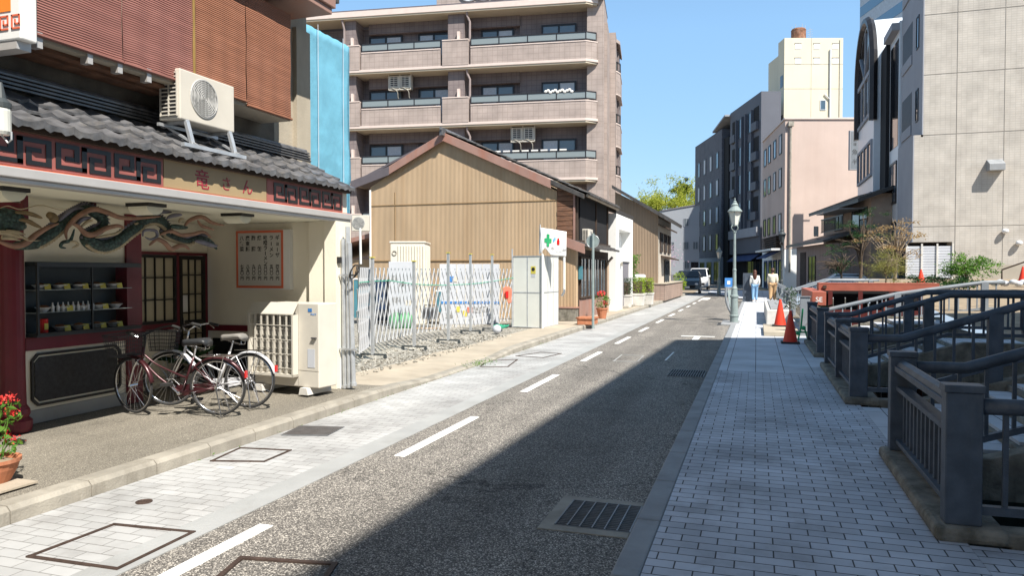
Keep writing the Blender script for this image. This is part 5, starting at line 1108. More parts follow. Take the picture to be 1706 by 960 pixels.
# round traffic sign seen from behind
c=G(988,548,.06); top=at(988,392,(c-CP).dot(fw)); t=thing('traffic_sign','round traffic sign seen from its grey-green back on a pole by the left kerb','traffic sign',c)
MB().tube([c,top+Vector((0,0,.05))],.035,10).build('pole',m_lampg,t); d=at(987,402,(c-CP).dot(fw)); MB().lathe(d+Vector((0,.05,0)),[(.17,0),(.17,.01)],28,ax=(Vector((1,0,0)),Vector((0,0,1)),Vector((0,1,0)))).build('disc',m_lampg,t)
MB().tube([d+Vector((.172*math.cos(x),.05,.172*math.sin(x))) for x in [2*math.pi*j/28 for j in range(28)]],.006,6,closed=True).build('disc_rim',m_steel,t)
m=MB()
c0=G(800,607,.06)
for j in range(120): m.leaf((c0.x+R.gauss(0,.12),c0.y+R.gauss(0,.2),.06+abs(R.gauss(0,.03))),.03,asp=.3)
for j in range(90): m.leaf((-4.44+R.uniform(-.01,.03),R.uniform(5,16),.01+abs(R.gauss(0,.012))),.018,asp=.4)
tag(m.build('kerb_weeds',m_leafG,recalc=False),'small green weeds growing along the left kerb','weeds',kind='stuff')
# ================================================================= apartment block
AO=Vector((-8.66,41.4,0)); AX=Vector((.991,.136,0)).normalized(); AC=Vector((AX.y,-AX.x,0))   # outward, to the camera
fa=Fr(AO,AX,AC); S=3.38; apt=thing('apartment_block','mauve-brown tiled apartment block with glazed balconies, five storeys','apartment block',AO)
BASE[apt.name]=Matrix.Translation(AO)@Matrix.Rotation(math.atan2(AX.y,AX.x),4,'Z'); apt.rotation_euler=(0,0,math.atan2(AX.y,AX.x))
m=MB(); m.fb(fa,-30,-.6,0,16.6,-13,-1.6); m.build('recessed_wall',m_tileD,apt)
m=MB(); m.fb(fa,-.58,.38,0,17.3,-4,-.6); m.fb(fa,-.4,.9,0,16.3,-13,-4.01); m.build('end_pier',m_tileP,apt)
lv=[6.72-S,6.72,10.07,13.42,16.75]
for i,z in enumerate(lv):
    m=MB(); top=(i==4)
    m.fb(fa,-30,-.58,z,z+.10,-1.6,-.02); m.prism([fa.p(-.58,z,-.6),fa.p(-.02,z,-.6),fa.p(-.02,z,-.45),fa.p(-.58,z,-.02)],fa.b*.10); m.build('balcony_soffit',m_soff2,apt)
    m=MB(); h=.24 if not top else .42
    m.fb(fa,-30,-.6,z+.101,z+h,-1.6,.03); m.prism([fa.p(-.6,z+.101,-.6),fa.p(.06,z+.101,-.6),fa.p(.06,z+.101,-.42),fa.p(-.6,z+.101,.03)],fa.b*(h-.101)); m.build('slab_edge',m_pinkc,apt)
    if top: 
        m=MB(); m.fb(fa,-30,.4,z+h+.001,z+h+.1,-4,-.05); m.build('parapet',m_slate,apt); continue
    z1=z+.24
    for a0,a1,hh in ((-30,-22.5,1.0),(-22.4,-21,1.5),(-20.9,-15.2,1.0),(-14.95,-14.12,1.46),(-14.02,-9.12,1.0),(-9.0,-7.42,1.46),(-7.30,-.6,1.0)):
        m=MB(); m.fb(fa,a0,a1,z1,z1+hh-.03,-.16,0 if hh<1.2 else .05); 
        if a1==-.6: m.prism([fa.p(-.6,z1,-.16),fa.p(-.1,z1,-.45),fa.p(.0,z1,-.42),fa.p(-.6,z1,0)],fa.b*(hh-.03))
        o=m.build('balcony_parapet',m_tileP,apt)
        m=MB(); m.fb(fa,a0,a1,z1+hh-.028,z1+hh+.03,-.19,.03 if hh<1.2 else .08)
        if a1==-.6: m.prism([fa.p(-.6,z1+hh-.028,-.19),fa.p(-.1,z1+hh-.028,-.48),fa.p(.04,z1+hh-.028,-.42),fa.p(-.6,z1+hh-.028,.03)],fa.b*.058)
        m.build('coping',m_pinkc,o)
        if hh<1.2:
            zr=z1+hh; n=max(2,int(round((a1-a0)/1.75))); m=MB(); m.fb(fa,a0,a1,zr+.50,zr+.56,-.12,-.06).fb(fa,a0,a1,zr+.10,zr+.15,-.12,-.06)
            for k in range(n+1): a=a0+(a1-a0)*k/n; m.fb(fa,a-.03,a+.03,zr+.03,zr+.5,-.11,-.07)
            if a1==-.6: m.bar(fa.p(-.6,zr+.53,-.09),fa.p(-.05,zr+.53,-.45),.06,.06); m.bar(fa.p(-.6,zr+.125,-.09),fa.p(-.05,zr+.125,-.45),.05,.05); m.bar(fa.p(-.05,zr+.03,-.45),fa.p(-.05,zr+.56,-.45),.05,.05)
            ro=m.build('rail_frame',m_frame,apt); m=MB(); m.fb(fa,a0+.03,a1-.03,zr+.16,zr+.49,-.10,-.085)
            if a1==-.6: m.bar(fa.p(-.58,zr+.325,-.09),fa.p(-.07,zr+.325,-.44),.02,.33)
            m.build('rail_panel',m_railgl,ro)
    fr=Fr(fa.p(0,0,-1.6),AX,AC)
    # columns and bulkheads on the recessed wall
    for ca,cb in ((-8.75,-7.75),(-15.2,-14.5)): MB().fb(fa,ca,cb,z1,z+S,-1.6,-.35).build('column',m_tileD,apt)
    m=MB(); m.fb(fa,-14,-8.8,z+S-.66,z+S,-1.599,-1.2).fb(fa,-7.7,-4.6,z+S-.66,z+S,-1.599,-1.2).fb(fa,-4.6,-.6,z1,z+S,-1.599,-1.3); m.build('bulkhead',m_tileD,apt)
    m=MB(); m.fb(fa,-8.15,-8.0,z1,z+2.25,-.36,-.15); m.fb(fa,-14.75,-14.62,z1,z+2.25,-.36,-.15); m.build('partition_screen',m_pinkc,apt)
    cu=[(.02,.5,m_curt),(.5,.98,m_curt),None,(.5,.98,m_curt)]
    for k,(a0,a1,cc) in enumerate(((-14.1,-11.95,-1.58),(-10.95,-8.95,-1.58),(-7.0,-5.0,-1.58),(-3.3,-1.25,-1.28))):
        window(apt,Fr(fa.p(0,0,cc),AX,AC),a0,a1,z1+.05,z1+2.42,m_frame,m_glass,w=.09,depth=.1,curtain=cu[(k+i)%4])
    window(apt,Fr(fa.p(0,0,-1.58),AX,AC),-19.5,-17.5,z1+.05,z1+2.42,m_frame,m_glass,w=.09,depth=.1)
    m=MB(); m.tube([fa.p(-7.55,z+S,-.12),fa.p(-7.55,z+S-.25,-.2),fa.p(-7.4,z+S-.6,-.25),fa.p(-7.4,z+.2,-.25)],.07,8); m.build('downpipe',M('mauve_pipe',(.26,.21,.2)) if i==0 else bpy.data.materials['mauve_pipe'],apt); m=MB(); m.tube([fa.p(-15.3,z+S,-.12),fa.p(-15.2,z+S-.6,-.25),fa.p(-15.2,z+.2,-.25)],.07,8); m.build('downpipe',bpy.data.materials['mauve_pipe'],apt)
# right-hand stair and balcony wing
m=MB(); m.fb(fa,.3,.62,0,16.2,-9,-4.5); m.build('side_wing',m_tileP,apt); m=MB(); m.fb(fa,.38,.55,0,16,-4.6,-1.2); m.build('side_wall_strip',m_tileP,apt)
for i in range(5):
    z=16.0-3.25*i
    m=MB()
    if i==0: m.prism([fa.p(.62,z+.1,-4.6),fa.p(1.13,z-.2,-4.9),fa.p(1.13,z+.0,-4.9),fa.p(.62,z+.3,-4.6)],-fa.c*3.5)
    m.prism([fa.p(.62,z-3.3,-4.6),fa.p(.95,z-3.3,-4.8),fa.p(1.13,z-3.3,-5.4),fa.p(1.13,z-3.3,-8),fa.p(.62,z-3.3,-8)],fa.b*1.35); m.build('wing_balcony',m_tileP,apt)
    m=MB(); m.prism([fa.p(.60,z-1.93,-4.58),fa.p(.97,z-1.93,-4.78),fa.p(1.16,z-1.93,-5.4),fa.p(1.16,z-1.93,-8),fa.p(.60,z-1.93,-8)],fa.b*.08); m.prism([fa.p(.62,z-3.36,-4.55),fa.p(1.0,z-3.36,-4.76),fa.p(1.19,z-3.36,-5.4),fa.p(1.19,z-3.36,-8),fa.p(.62,z-3.36,-8)],fa.b*.06); m.build('wing_coping',m_pinkc,apt)
    m=MB(); zr=z-1.85
    for p,q_ in ((fa.p(.72,0,-4.7),fa.p(.95,0,-4.85)),(fa.p(.95,0,-4.85),fa.p(1.13,0,-5.4))):
        up_=lambda h:Vector((0,0,zr+h)); m.bar(p+up_(.55),q_+up_(.55),.07); m.bar(p+up_(.05),q_+up_(.05),.06); m.bar(p+up_(0),p+up_(.58),.06); m.bar(q_+up_(0),q_+up_(.58),.06)
    ro=m.build('rail_frame',m_frame,apt); m=MB(); m.bar(fa.p(.74,zr+.3,-4.7),fa.p(.93,zr+.3,-4.85),.02,.45); m.build('rail_panel',m_railgl,ro)
    m=MB(); m.fb(fa,.621,1.0,z-1.9,z,-8,-6.3); m.build('wing_recess_wall',m_tileD,apt)
m=MB(); m.fb(fa,-9.6,-4.7,17.35,19.5,-4,-.9); m.build('roof_house',m_tileP,apt)
m=MB()
for a in (-7.6,-6.7,-5.8): m.tube([fa.p(a+.62*math.cos(x),18.35+.62*math.sin(x)*1.1,-.85) for x in [math.pi+.2+(math.pi-.4)*j/12 for j in range(13)]],.07,6)
m.build('roof_emblem',m_signw,apt)
def hung(a,z,lab):
    t=thing('air_conditioner',lab,'air conditioner',fa.p(a,z,-.6),math.atan2(AX.y,AX.x),group='outdoor units hung under the apartment balconies'); fr=Fr(fa.p(a,z,-.5),AX,AC)
    m=MB(); m.fb(fr,0,.6,.1,.85,-.6,0); m.build('casing',m_acw,t,bevel=.02); m=MB(); m.fb(fr,.08,.52,.18,.78,.001,.01); fo=m.build('fan_opening',m_acd,t); m=MB()
    for k in range(5): m.fb(fr,.08,.52,.22+.12*k,.25+.12*k,.011,.02)
    m.fb(fr,.28,.31,.18,.78,.011,.022); m.build('grille',m_acw,fo)
    m=MB(); m.fb(fr,-.06,-.02,0,1.2,-.3,.0).fb(fr,.62,.66,0,1.2,-.3,0).fb(fr,-.06,.66,0,.05,-.3,0); m.build('hanger',m_acw,t); m=MB(); m.tube(cat_([fr.p(.15,.15,.02),fr.p(.5,-.1,.0),fr.p(.55,-.5,-.1),fr.p(.9,-.6,-.4)],4),.03,5); m.build('hose',m_kerb,t)
hung(-12.45,12.5,'left unit of the pair hung on the fourth floor of the apartment block'); hung(-11.75,12.5,'right unit of the pair hung on the fourth floor of the apartment block')
hung(-4.95,9.15,'left unit of the pair hung on the third floor of the apartment block'); hung(-4.25,9.15,'right unit of the pair hung on the third floor of the apartment block')
q=MB(); i=0
for k in range(15): q.box(-.02,.02,0,.25+.08*math.sin(k*1.7),-.0,.0,None)
q=MB()
for k in range(12): a=-2.9+1.5*k/11; q.ball(fa.p(a,11.9+.06*math.sin(k*2.1),-.09),.11,8,5,(1,.6,.8))
tag(q.build('laundry',m_blouse,smooth=True),'pale laundry laid over the fourth-floor balcony rail of the apartment block','laundry')
q=MB()
for k in range(9): a=-6.5+.55*k; q.fb(fa,a,a+.4,8.2,8.62,-.2,-.16)
tag(q.build('laundry',m_blouse),'row of pale laundry on the third-floor balcony of the apartment block','laundry')
# ================================================================= canal, footbridges and railings
m=MB(); m.box(1.12,1.16,-6,62,-1.7,.045).box(3.99,4.03,-6,62,-1.7,.40); struct('canal_wall',m,m_canal)
struct('canal_water',MB().poly([(1.16,-6,-1.25),(4,-6,-1.25),(4,62,-1.25),(1.16,62,-1.25)]),m_water)
struct('canal_bed',MB().poly([(1.12,-6,-1.65),(4.03,-6,-1.65),(4.03,62,-1.65),(1.12,62,-1.65)]),m_canal)
prof=lambda x:.05+max(0,min(.42,(x-1.55)*.34))
def deck(y0,y1,label):
    t=thing('footbridge',label,'footbridge',(2.6,(y0+y1)/2,.05))
    m=MB(); xs=[1.17,1.7,2.0,2.3,2.6,2.9]; zt=[.052,.13,.21,.30,.39,.47]
    for k in range(6):
        x1=xs[k+1] if k<5 else 4.02
        m.box(xs[k],x1,y0,y1,-.12 if k else -.14,zt[k]-.03)
    m.build('deck',m_mossy,t,bevel=.008); m=MB()
    for k in range(6):
        x1=xs[k+1] if k<5 else 4.02
        m.box(xs[k]+(.04 if k else -.018),x1,y0+.12,y1-.12,zt[k]-.029,zt[k])
    m.build('paving',m_slabR,t)
def base(y0,y1,first):
    m=MB(); z=.135
    m.box(.985,1.36,y0-.12,y1+.12,.045,z)
    return m
nseg=0
def rail_run(m_,fr,path,th,h):
    for (x0,z0),(x1,z1) in zip(path,path[1:]): m_.bar(fr(x0,z0),fr(x1,z1),th,h,upv=(0,0,1))
def segment(ys,label,mat=None,bal=.125):
    """railing along the pavement with posts at ys"""
    mat=mat or m_post
    t=thing('canal_railing',label,'railing',(1.14,(ys[0]+ys[-1])/2,.1),group='slate blue railings along the canal pavement')
    m=base(ys[0],ys[-1],0); m.build('kerb_base',m_mossy,t,bevel=.03)
    for y in ys:
        o=MB().box(1.045,1.235,y-.06,y+.06,.136,.90).build('post',mat,t,bevel=.006); MB().box(1.035,1.245,y-.07,y+.07,.901,.945).build('post_cap',mat,o,bevel=.006)
    for y0,y1 in zip(ys,ys[1:]):
        m=MB(); m.box(1.07,1.19,y0+.061,y1-.061,.79,.83); m.tube([(1.13,y0+.061,.835),(1.13,y1-.061,.835)],.045,8); m.build('top_rail',mat,t)
        MB().box(1.085,1.175,y0+.061,y1-.061,.63,.665).build('middle_rail',mat,t,bevel=.004); MB().box(1.085,1.175,y0+.061,y1-.061,.20,.235).build('bottom_rail',mat,t,bevel=.004)
        n=int((y1-y0-.12)/bal); 
        for k in range(1,n):
            y=y0+.06+(y1-y0-.12)*k/n
            MB().box(1.118,1.142,y-.020,y+.020,.236,.629).build('baluster',mat,t)
    return t
def cross(y,label,x0=1.24,x1=4.6,mat=None,hp=None,posts=(2.52,4.3)):
    mat=mat or m_post
    t=thing('bridge_railing',label,'railing',(2.8,y,.1),group='rising railings of the footbridges')
    hp=hp or [(x0,.84),(1.6,.845),(2.8,1.255),(x1,1.26)]; lo=[(a,b-.62) for a,b in hp]
    F3=lambda x,z:Vector((x,y,z))
    m=MB(); m.tube([F3(x,z-.02) for x,z in hp],.048,10); m.build('handrail',mat,t,smooth=True)
    m=MB(); rail_run(m,F3,lo,.05,.05); m.build('lower_rail',mat,t)
    x=x0+.12
    def zi(path,x):
        for (a,za),(b,zb) in zip(path,path[1:]):
            if a<=x<=b: return za+(zb-za)*(x-a)/(b-a)
        return path[-1][1]
    while x<x1-.05:
        MB().box(x-.014,x+.014,y-.012,y+.012,zi(lo,x)+.02,zi(hp,x)-.05).build('baluster',mat,t); x+=.19
    for xx in posts: MB().box(xx-.07,xx+.07,y-.05,y+.05,prof(xx)-.1,zi(hp,xx)-.03).build('post',mat,t)
    m=MB(); m.prism([(1.0,y-.10,.045),(1.0,y-.10,.11),(1.75,y-.10,.13),(3.0,y-.10,.52),(4.1,y-.10,.52),(4.1,y-.10,-.2),(1.37,y-.10,-.2),(1.37,y-.10,.045)],(0,.17,0)); m.build('side_beam',m_mossy,t,bevel=.01)
    return t
t=thing('footbridge','nearest flat paved footbridge deck at the bottom right corner','footbridge',(2.6,3,.05)); MB().box(1.13,4.02,1.2,4.76,-.15,.02).build('deck',m_mossy,t); MB().box(1.152,4.0,1.2,4.74,.021,.0502).build('paving',m_paveR,t); deck(6.85,9.34,'second stone footbridge deck over the canal, with rising steps'); deck(12.92,14.28,'third narrow footbridge deck over the canal')
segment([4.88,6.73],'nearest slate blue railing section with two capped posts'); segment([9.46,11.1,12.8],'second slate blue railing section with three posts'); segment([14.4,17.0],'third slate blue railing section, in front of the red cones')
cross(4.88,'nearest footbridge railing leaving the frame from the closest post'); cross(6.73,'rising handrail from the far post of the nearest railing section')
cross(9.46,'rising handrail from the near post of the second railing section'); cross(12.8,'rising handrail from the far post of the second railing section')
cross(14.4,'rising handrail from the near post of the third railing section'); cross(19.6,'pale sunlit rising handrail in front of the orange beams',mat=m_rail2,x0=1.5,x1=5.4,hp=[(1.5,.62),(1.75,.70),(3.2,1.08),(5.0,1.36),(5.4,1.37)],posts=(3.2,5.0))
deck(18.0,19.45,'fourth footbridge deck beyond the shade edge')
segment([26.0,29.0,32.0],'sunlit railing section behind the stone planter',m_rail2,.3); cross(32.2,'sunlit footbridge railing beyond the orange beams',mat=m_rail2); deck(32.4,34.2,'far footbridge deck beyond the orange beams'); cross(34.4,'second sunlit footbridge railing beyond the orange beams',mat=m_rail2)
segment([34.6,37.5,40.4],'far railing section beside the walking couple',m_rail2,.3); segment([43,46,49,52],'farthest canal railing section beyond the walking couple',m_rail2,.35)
# orange shoring beams
t=thing('steel_beam','long orange-red primed steel beam lying across the canal','steel beam',(2.6,21.2,1.0))
m=MB(); x0,x1=1.55,4.35; m.box(x0,x1,20.9,21.5,1.265,1.295).box(x0,x1,20.9,21.5,1.09,1.12).box(x0,x0+.03,20.93,21.5,1.121,1.264); m.box(x0,x1,20.905,20.93,1.121,1.264); m.build('beam_body',m_beam,t,bevel=.004)
q=MB(); q.box(1.66,1.74,20.86,20.903,1.15,1.23); q.build('bolt_plate',m_woodd,t)
t=thing('steel_beam','short orange-red steel beam with white letters on its square end','steel beam',(1.45,20,.8)); m=MB(); m.box(1.30,1.62,19.5,24,.76,1.10); m.build('beam_body',m_beam,t,bevel=.01); text('lettering','SE',FY(19.498),1.46,.90,.0,.17,m_white,t,depth=.003)
t=thing('shoring_frame','dark red steel shoring frame standing in the canal behind the pale handrail','shoring',(2.8,20.4,-.5)); m=MB(); m.box(1.75,3.9,20.3,20.4,.2,.62)
for x in (1.8,2.5,3.2,3.85): m.box(x-.05,x+.05,20.45,20.55,-1.6,1.08)
m.build('shoring_body',M('dark_red_steel',(.09,.012,.01),rough=.6,dirt=.4),t)
t=thing('black_void_screen','added black screen darkening the void behind the dark red shoring in the canal','wall',(2.8,21.8,-1.6)); m=MB()  # black screen added to paint the dark void under the long beam
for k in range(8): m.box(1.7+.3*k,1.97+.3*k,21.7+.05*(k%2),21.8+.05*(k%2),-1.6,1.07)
m.box(1.68,4.0,21.65,21.69,.9,1.07); m.build('void_boards',m_black,t)
t=thing('orange_board','orange board standing behind the near post of the pale handrail','board',(2.9,19.6,.3)); MB().box(2.9,3.2,19.7,19.77,.5,.88).build('board_panel',m_beam,t,bevel=.004); MB().box(2.96,3.14,19.68,19.699,.6,.72).build('board_label',m_sheet,t)
# red cones
def cone(loc,label,mat=m_cone,h=.7):
    t=thing('traffic_cone',label,'traffic cone',loc,group='red traffic cones'); x,y,z=loc
    MB().box(x-.19,x+.19,y-.19,y+.19,z,z+.035).build('foot',m_rubber if h>.6 else mat,t,bevel=.01); MB().lathe((x,y,z+.035),[(.15,0),(.145,.02),(.03,h-.06),(.025,h-.035),(.015,h-.035)],20).build('cone_body',mat,t,smooth=False)
    return t
cone((.70,16.9,.055),'darker red cone standing in the shade at the shadow edge'); cone((.60,20.6,.16),'bright red cone standing in the sun on the concrete plate')
t=thing('concrete_plate','low grey concrete plate on the pavement under the sunlit cone','plate',(.55,19.6,.05)); MB().box(.18,.98,18.6,21.3,.053,.155).build('plate_body',m_conc,t,bevel=.01)
t=thing('stone_planter','low pale stone planter box by the sunlit pavement','planter',(.7,25.5,.05)); m=MB(); m.box(.28,1.0,22.3,29.3,.053,.50); m.build('box',m_wbox,t,bevel=.03); MB().box(.4,.92,22.5,29,.501,.53).build('planting_bed',m_kerbR,t)
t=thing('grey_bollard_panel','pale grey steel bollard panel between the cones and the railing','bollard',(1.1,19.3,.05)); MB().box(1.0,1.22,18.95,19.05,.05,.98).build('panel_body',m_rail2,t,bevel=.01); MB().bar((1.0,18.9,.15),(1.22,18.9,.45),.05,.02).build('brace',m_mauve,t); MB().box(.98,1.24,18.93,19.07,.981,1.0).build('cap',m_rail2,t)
m=MB(); c=Vector((.85,20.9,.95)); 
for k in range(140): m.leaf(c+Vector((R.gauss(0,.13),R.gauss(0,.1),R.uniform(-.35,.22))),.06,asp=.4)
t=thing('dark_shrub','small dark green shrub behind the sunlit cone','shrub',(.85,20.9,.15)); m.build('leaves',m_leafD,t,recalc=False); MB().tube([(.85,20.9,.15),(.85,20.9,.8)],.02,6).build('stem',m_bark,t)
t=thing('barricade_stand','bright green tubular barricade stand beside the third railing section','barricade stand',(1.0,17.9,.05)); m=MB(); m.tube([(.9,17.7,.06),(.97,17.9,.35),(1.0,17.9,.75)],.02,6).tube([(1.12,18.1,.06),(1.03,17.9,.35)],.02,6).tube([(.85,17.9,.22),(1.15,17.9,.22)],.02,6); m.ball((.9,17.85,.2),.05).ball((1.02,17.85,.32),.05); m.build('stand_body',m_green,t)
t=thing('warning_lamp','yellow warning lamp hanging under the lettered beam end','lamp',(1.5,18.7,.6)); MB().lathe((1.43,17.6,.60),[(.06,0),(.07,.02),(.055,.14),(.03,.2)],12).build('lamp_body',M('amber',(.8,.4,.02),rough=.4),t,smooth=False); MB().tube([(1.3,17.6,.84),(1.43,17.6,.80),(1.6,17.6,.86)],.02,6).build('holder',m_leafD,t)
# ================================================================= street lamps
def lamp(loc,H,paint,label,gl=m_lampglass,s=1.0):
    t=thing('street_lamp',label,'street lamp',loc,group='lantern street lamps'); x,y,z=loc; a=H-.92*s
    m=MB(); m.lathe((x,y,z),[(.15,0),(.15,.03),(.125,.05),(.125,.22),(.14,.23),(.14,.26),(.115,.28),(.105,.8),(.13,.82),(.13,.86),(.10,.88),(.085,1.05),(.095,1.07),(.06,1.15),(.05,1.6),(.058,1.62),(.058,1.65),(.045,1.67),(.036,a-.15),(.05,a-.13),(.05,a-.1),(.03,a-.08)],16); m.build('post',paint,t,smooth=False)
    m=MB()
    for k in range(4):
        an=math.pi/4+k*math.pi/2; d=Vector((math.cos(an),math.sin(an),0)); m.tube(cat_([Vector((x,y,z+a-.1)),Vector((x,y,z+a))+d*.13*s,Vector((x,y,z+a+.10*s))+d*.09*s],4),.012,6)
    m.build('brackets',paint,t)
    P=lambda r,h:Vector((x,y,z+a+h*s))
    o=MB().lathe((x,y,z+a),[(.085*s,.1*s),(.175*s,.5*s)],4,ax=(Vector((1,0,0)),Vector((0,1,0)),Vector((0,0,1)))).build('lantern_glass',gl,t)
    m=MB()
    for k in range(4):
        an=k*math.pi/2; d=Vector((math.cos(an),math.sin(an),0)); m.tube([Vector((x,y,z+a+.09*s))+d*.09*s,Vector((x,y,z+a+.5*s))+d*.18*s],.012,5)
    m.lathe((x,y,z+a),[(.06*s,.06*s),(.095*s,.08*s),(.095*s,.10*s)],4); m.build('lantern_frame',paint,o)
    MB().lathe((x,y,z+a),[(.215*s,.50*s),(.215*s,.52*s),(.10*s,.66*s),(.095*s,.68*s),(.11*s,.70*s),(.05*s,.78*s),(.055*s,.80*s),(.015*s,.84*s),(.02*s,.87*s),(.004*s,.93*s)],16).build('lantern_roof',paint,t)
lamp((-.63,23.4,.0),3.82,m_lampg,'tall sage-green lantern street lamp at the sunny pavement edge'); c=G(1200,490); lamp((c.x,c.y-2,0),3.3,m_lampg,'small distant sage-green lantern lamp by the far railings'); c=G(1306,500); lamp((1.3,42.5,0),4.0,m_lampk,'dark lantern street lamp right of the walking couple',m_lampk)
struct('lamp_island',MB().box(-1.0,-.45,22.6,24.2,-.02,.056),m_kerbR,bevel=.03)
t=thing('guard_rail','curved grey tubular guard beside the big street lamp','guard rail',(-.75,24.6,.05)); m=MB(); A=[(1210,478),(1209,495),(1213,512),(1221,528),(1223,540)]
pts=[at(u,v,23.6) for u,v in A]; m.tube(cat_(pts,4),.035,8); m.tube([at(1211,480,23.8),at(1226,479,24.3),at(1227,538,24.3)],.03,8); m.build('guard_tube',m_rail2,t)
m=MB(); m.prism([at(1212,484,23.8),at(1224,482,24.2),at(1225,528,24.2),at(1216,512,23.8)],fw*.03); m.build('guard_panel',m_lampg,t)
t=thing('blue_sign','small blue parking sign beside the big street lamp','sign',at(1214,478,25)); fr=Fr(at(1214,478,25),rt,-fw.xy.to_3d()); MB().fb(fr,-.13,.13,-.02,.30,-.02,0).build('sign_plate',m_bluep,t); MB().fb(fr,-.05,.05,.08,.2,.001,.004).build('sign_mark',m_signw,t); MB().fb(fr,-.02,.02,-.7,-.02,-.02,0).build('sign_post',m_steel,t)
t=thing('control_box','tall dark blue-grey cabinet on the pavement left of the walking couple','cabinet',G(1245,503)); c=G(1245,503,.05); MB().box(c.x-.22,c.x+.24,c.y,c.y+.4,.05,1.5).build('cabinet_body',m_post,t,bevel=.01); MB().box(c.x-.15,c.x+.17,c.y-.015,c.y,.2,1.4).build('cabinet_door',m_post,t)
# ================================================================= people
def limb(name,chain,mat,parent,edges=None,sub=2,smooth=True):
    """one skinned surface from a jointed skeleton; chain: list of (point, radius_x, radius_y)"""
    me=bpy.data.meshes.new(name); E=edges or [(i,i+1) for i in range(len(chain)-1)]
    me.from_pydata([tuple(p) for p,_,_ in chain],E,[]); o=bpy.data.objects.new(name,me); COL.objects.link(o)
    sk=o.modifiers.new('skin','SKIN'); 
    if not me.skin_vertices: me.skin_vertices.new() if hasattr(me.skin_vertices,'new') else None
    bpy.context.view_layer.update()
    sv=me.skin_vertices[0].data if me.skin_vertices else None
    if sv:
        for i,(p,rx,ry) in enumerate(chain): sv[i].radius=(rx,ry); sv[i].use_root=(i==0)
    ss=o.modifiers.new('sub','SUBSURF'); ss.levels=sub; ss.render_levels=sub
    bpy.context.view_layer.update()
    ev=o.evaluated_get(bpy.context.evaluated_depsgraph_get()); nm=bpy.data.meshes.new_from_object(ev)
    bpy.data.objects.remove(o); nm.name=name; nm.materials.clear(); nm.materials.append(mat); nm.polygons.foreach_set('use_smooth',[True]*len(nm.polygons))
    o=bpy.data.objects.new(name,nm); COL.objects.link(o); o.parent=parent; BASE[o.name]=BASE[parent.name]; return o
def person(label,loc,yaw,H,top,bottom,hair,longhair=False,stride=.16,arms=(0,0)):
    t=thing('person',label,'person',loc,yaw); BASE[t.name]=Matrix.Identity(4); s=H/1.7; V=lambda x,y,z:Vector((x*s,y*s,z*s))
    st=stride
    sk=[(V(0,0,.95),.12*s,.10*s),(V(0,0,1.18),.12*s,.09*s),(V(0,0,1.38),.13*s,.085*s),(V(0,.0,1.47),.05*s,.05*s),(V(0,.015,1.55),.055*s,.06*s),(V(0,.02,1.64),.07*s,.085*s),
        (V(.09,0,.90),.09*s,.09*s),(V(.09,st*.5+.02,.50),.055*s,.058*s),(V(.09,st*.6,.09),.035*s,.04*s),(V(.09,st*.6+.11,.045),.03*s,.03*s),
        (V(-.09,0,.90),.09*s,.09*s),(V(-.09,-st*.4+.03,.50),.055*s,.058*s),(V(-.09,-st,.10),.035*s,.04*s),(V(-.09,-st+.11,.05),.03*s,.03*s),
        (V(.18,0,1.38),.06*s,.06*s),(V(.22,-.03-arms[0],1.12),.04*s,.04*s),(V(.21,.05-arms[0],.90),.03*s,.03*s),(V(.20,.07-arms[0],.80),.025*s,.03*s),
        (V(-.18,0,1.38),.06*s,.06*s),(V(-.22,.02-arms[1],1.12),.04*s,.04*s),(V(-.21,.1-arms[1],.91),.03*s,.03*s),(V(-.20,.12-arms[1],.82),.025*s,.03*s)]
    ed=[(0,1),(1,2),(2,3),(3,4),(4,5),(0,6),(6,7),(7,8),(8,9),(0,10),(10,11),(11,12),(12,13),(2,14),(14,15),(15,16),(16,17),(2,18),(18,19),(19,20),(20,21)]
    limb('body',sk,m_skin,t,ed)
    g_=1.18
    tp=[sk[i] for i in (0,1,2)]+[sk[i] for i in (14,15,16,18,19,20)]; tp=[(p,a*g_+.022,b*g_+.022) for p,a,b in tp]; tp[0]=(V(0,0,.90),.165*s,.14*s)
    limb(top[0],tp,top[1],t,[(0,1),(1,2),(2,3),(3,4),(4,5),(2,6),(6,7),(7,8)])
    bt=[sk[i] for i in (0,6,7,8,10,11,12)]; wf=top[2]; bt=[(p,a*1.25+wf,b*1.25+wf) for p,a,b in bt]; bt[0]=(V(0,0,.96),.13*s,.11*s)
    limb(bottom[0],bt,bottom[1],t,[(0,1),(1,2),(2,3),(0,4),(4,5),(5,6)])
    for i in (9,13): q=MB(); q.ball(sk[i][0]+V(0,-.04,.0),.06*s,10,6,(.75,1.9,.75)); q.build('shoe',m_shoe,t,smooth=True)
    q=MB(); q.ball(V(0,-.02,1.63),.115*s,14,10,(.93,1.0,1.15))
    if longhair: q.ball(V(0,-.10,1.42),.10*s,12,8,(1.05,.55,2.2))
    q.build('hair',hair,t,smooth=True)
    q=MB(); 
    for s_ in (-1,1): q.ball(V(.082*s_,.02,1.60),.02*s,8,5,(.4,.8,1.2))
    q.build('ears',m_skin,t); return t
person('person in a loose white blouse and light jeans with long auburn hair, walking away',(-.07,39.1,.055),math.radians(4),1.56,('blouse',m_blouse,.012),('jeans',m_jean),m_hairb,True,.10,(0,.02))
person('person in a cream jacket and khaki trousers, walking away',(.78,39.4,.055),math.radians(-3),1.66,('jacket',m_shirt,.028),('trousers',m_khaki),m_hair,False,.14,(.02,0))
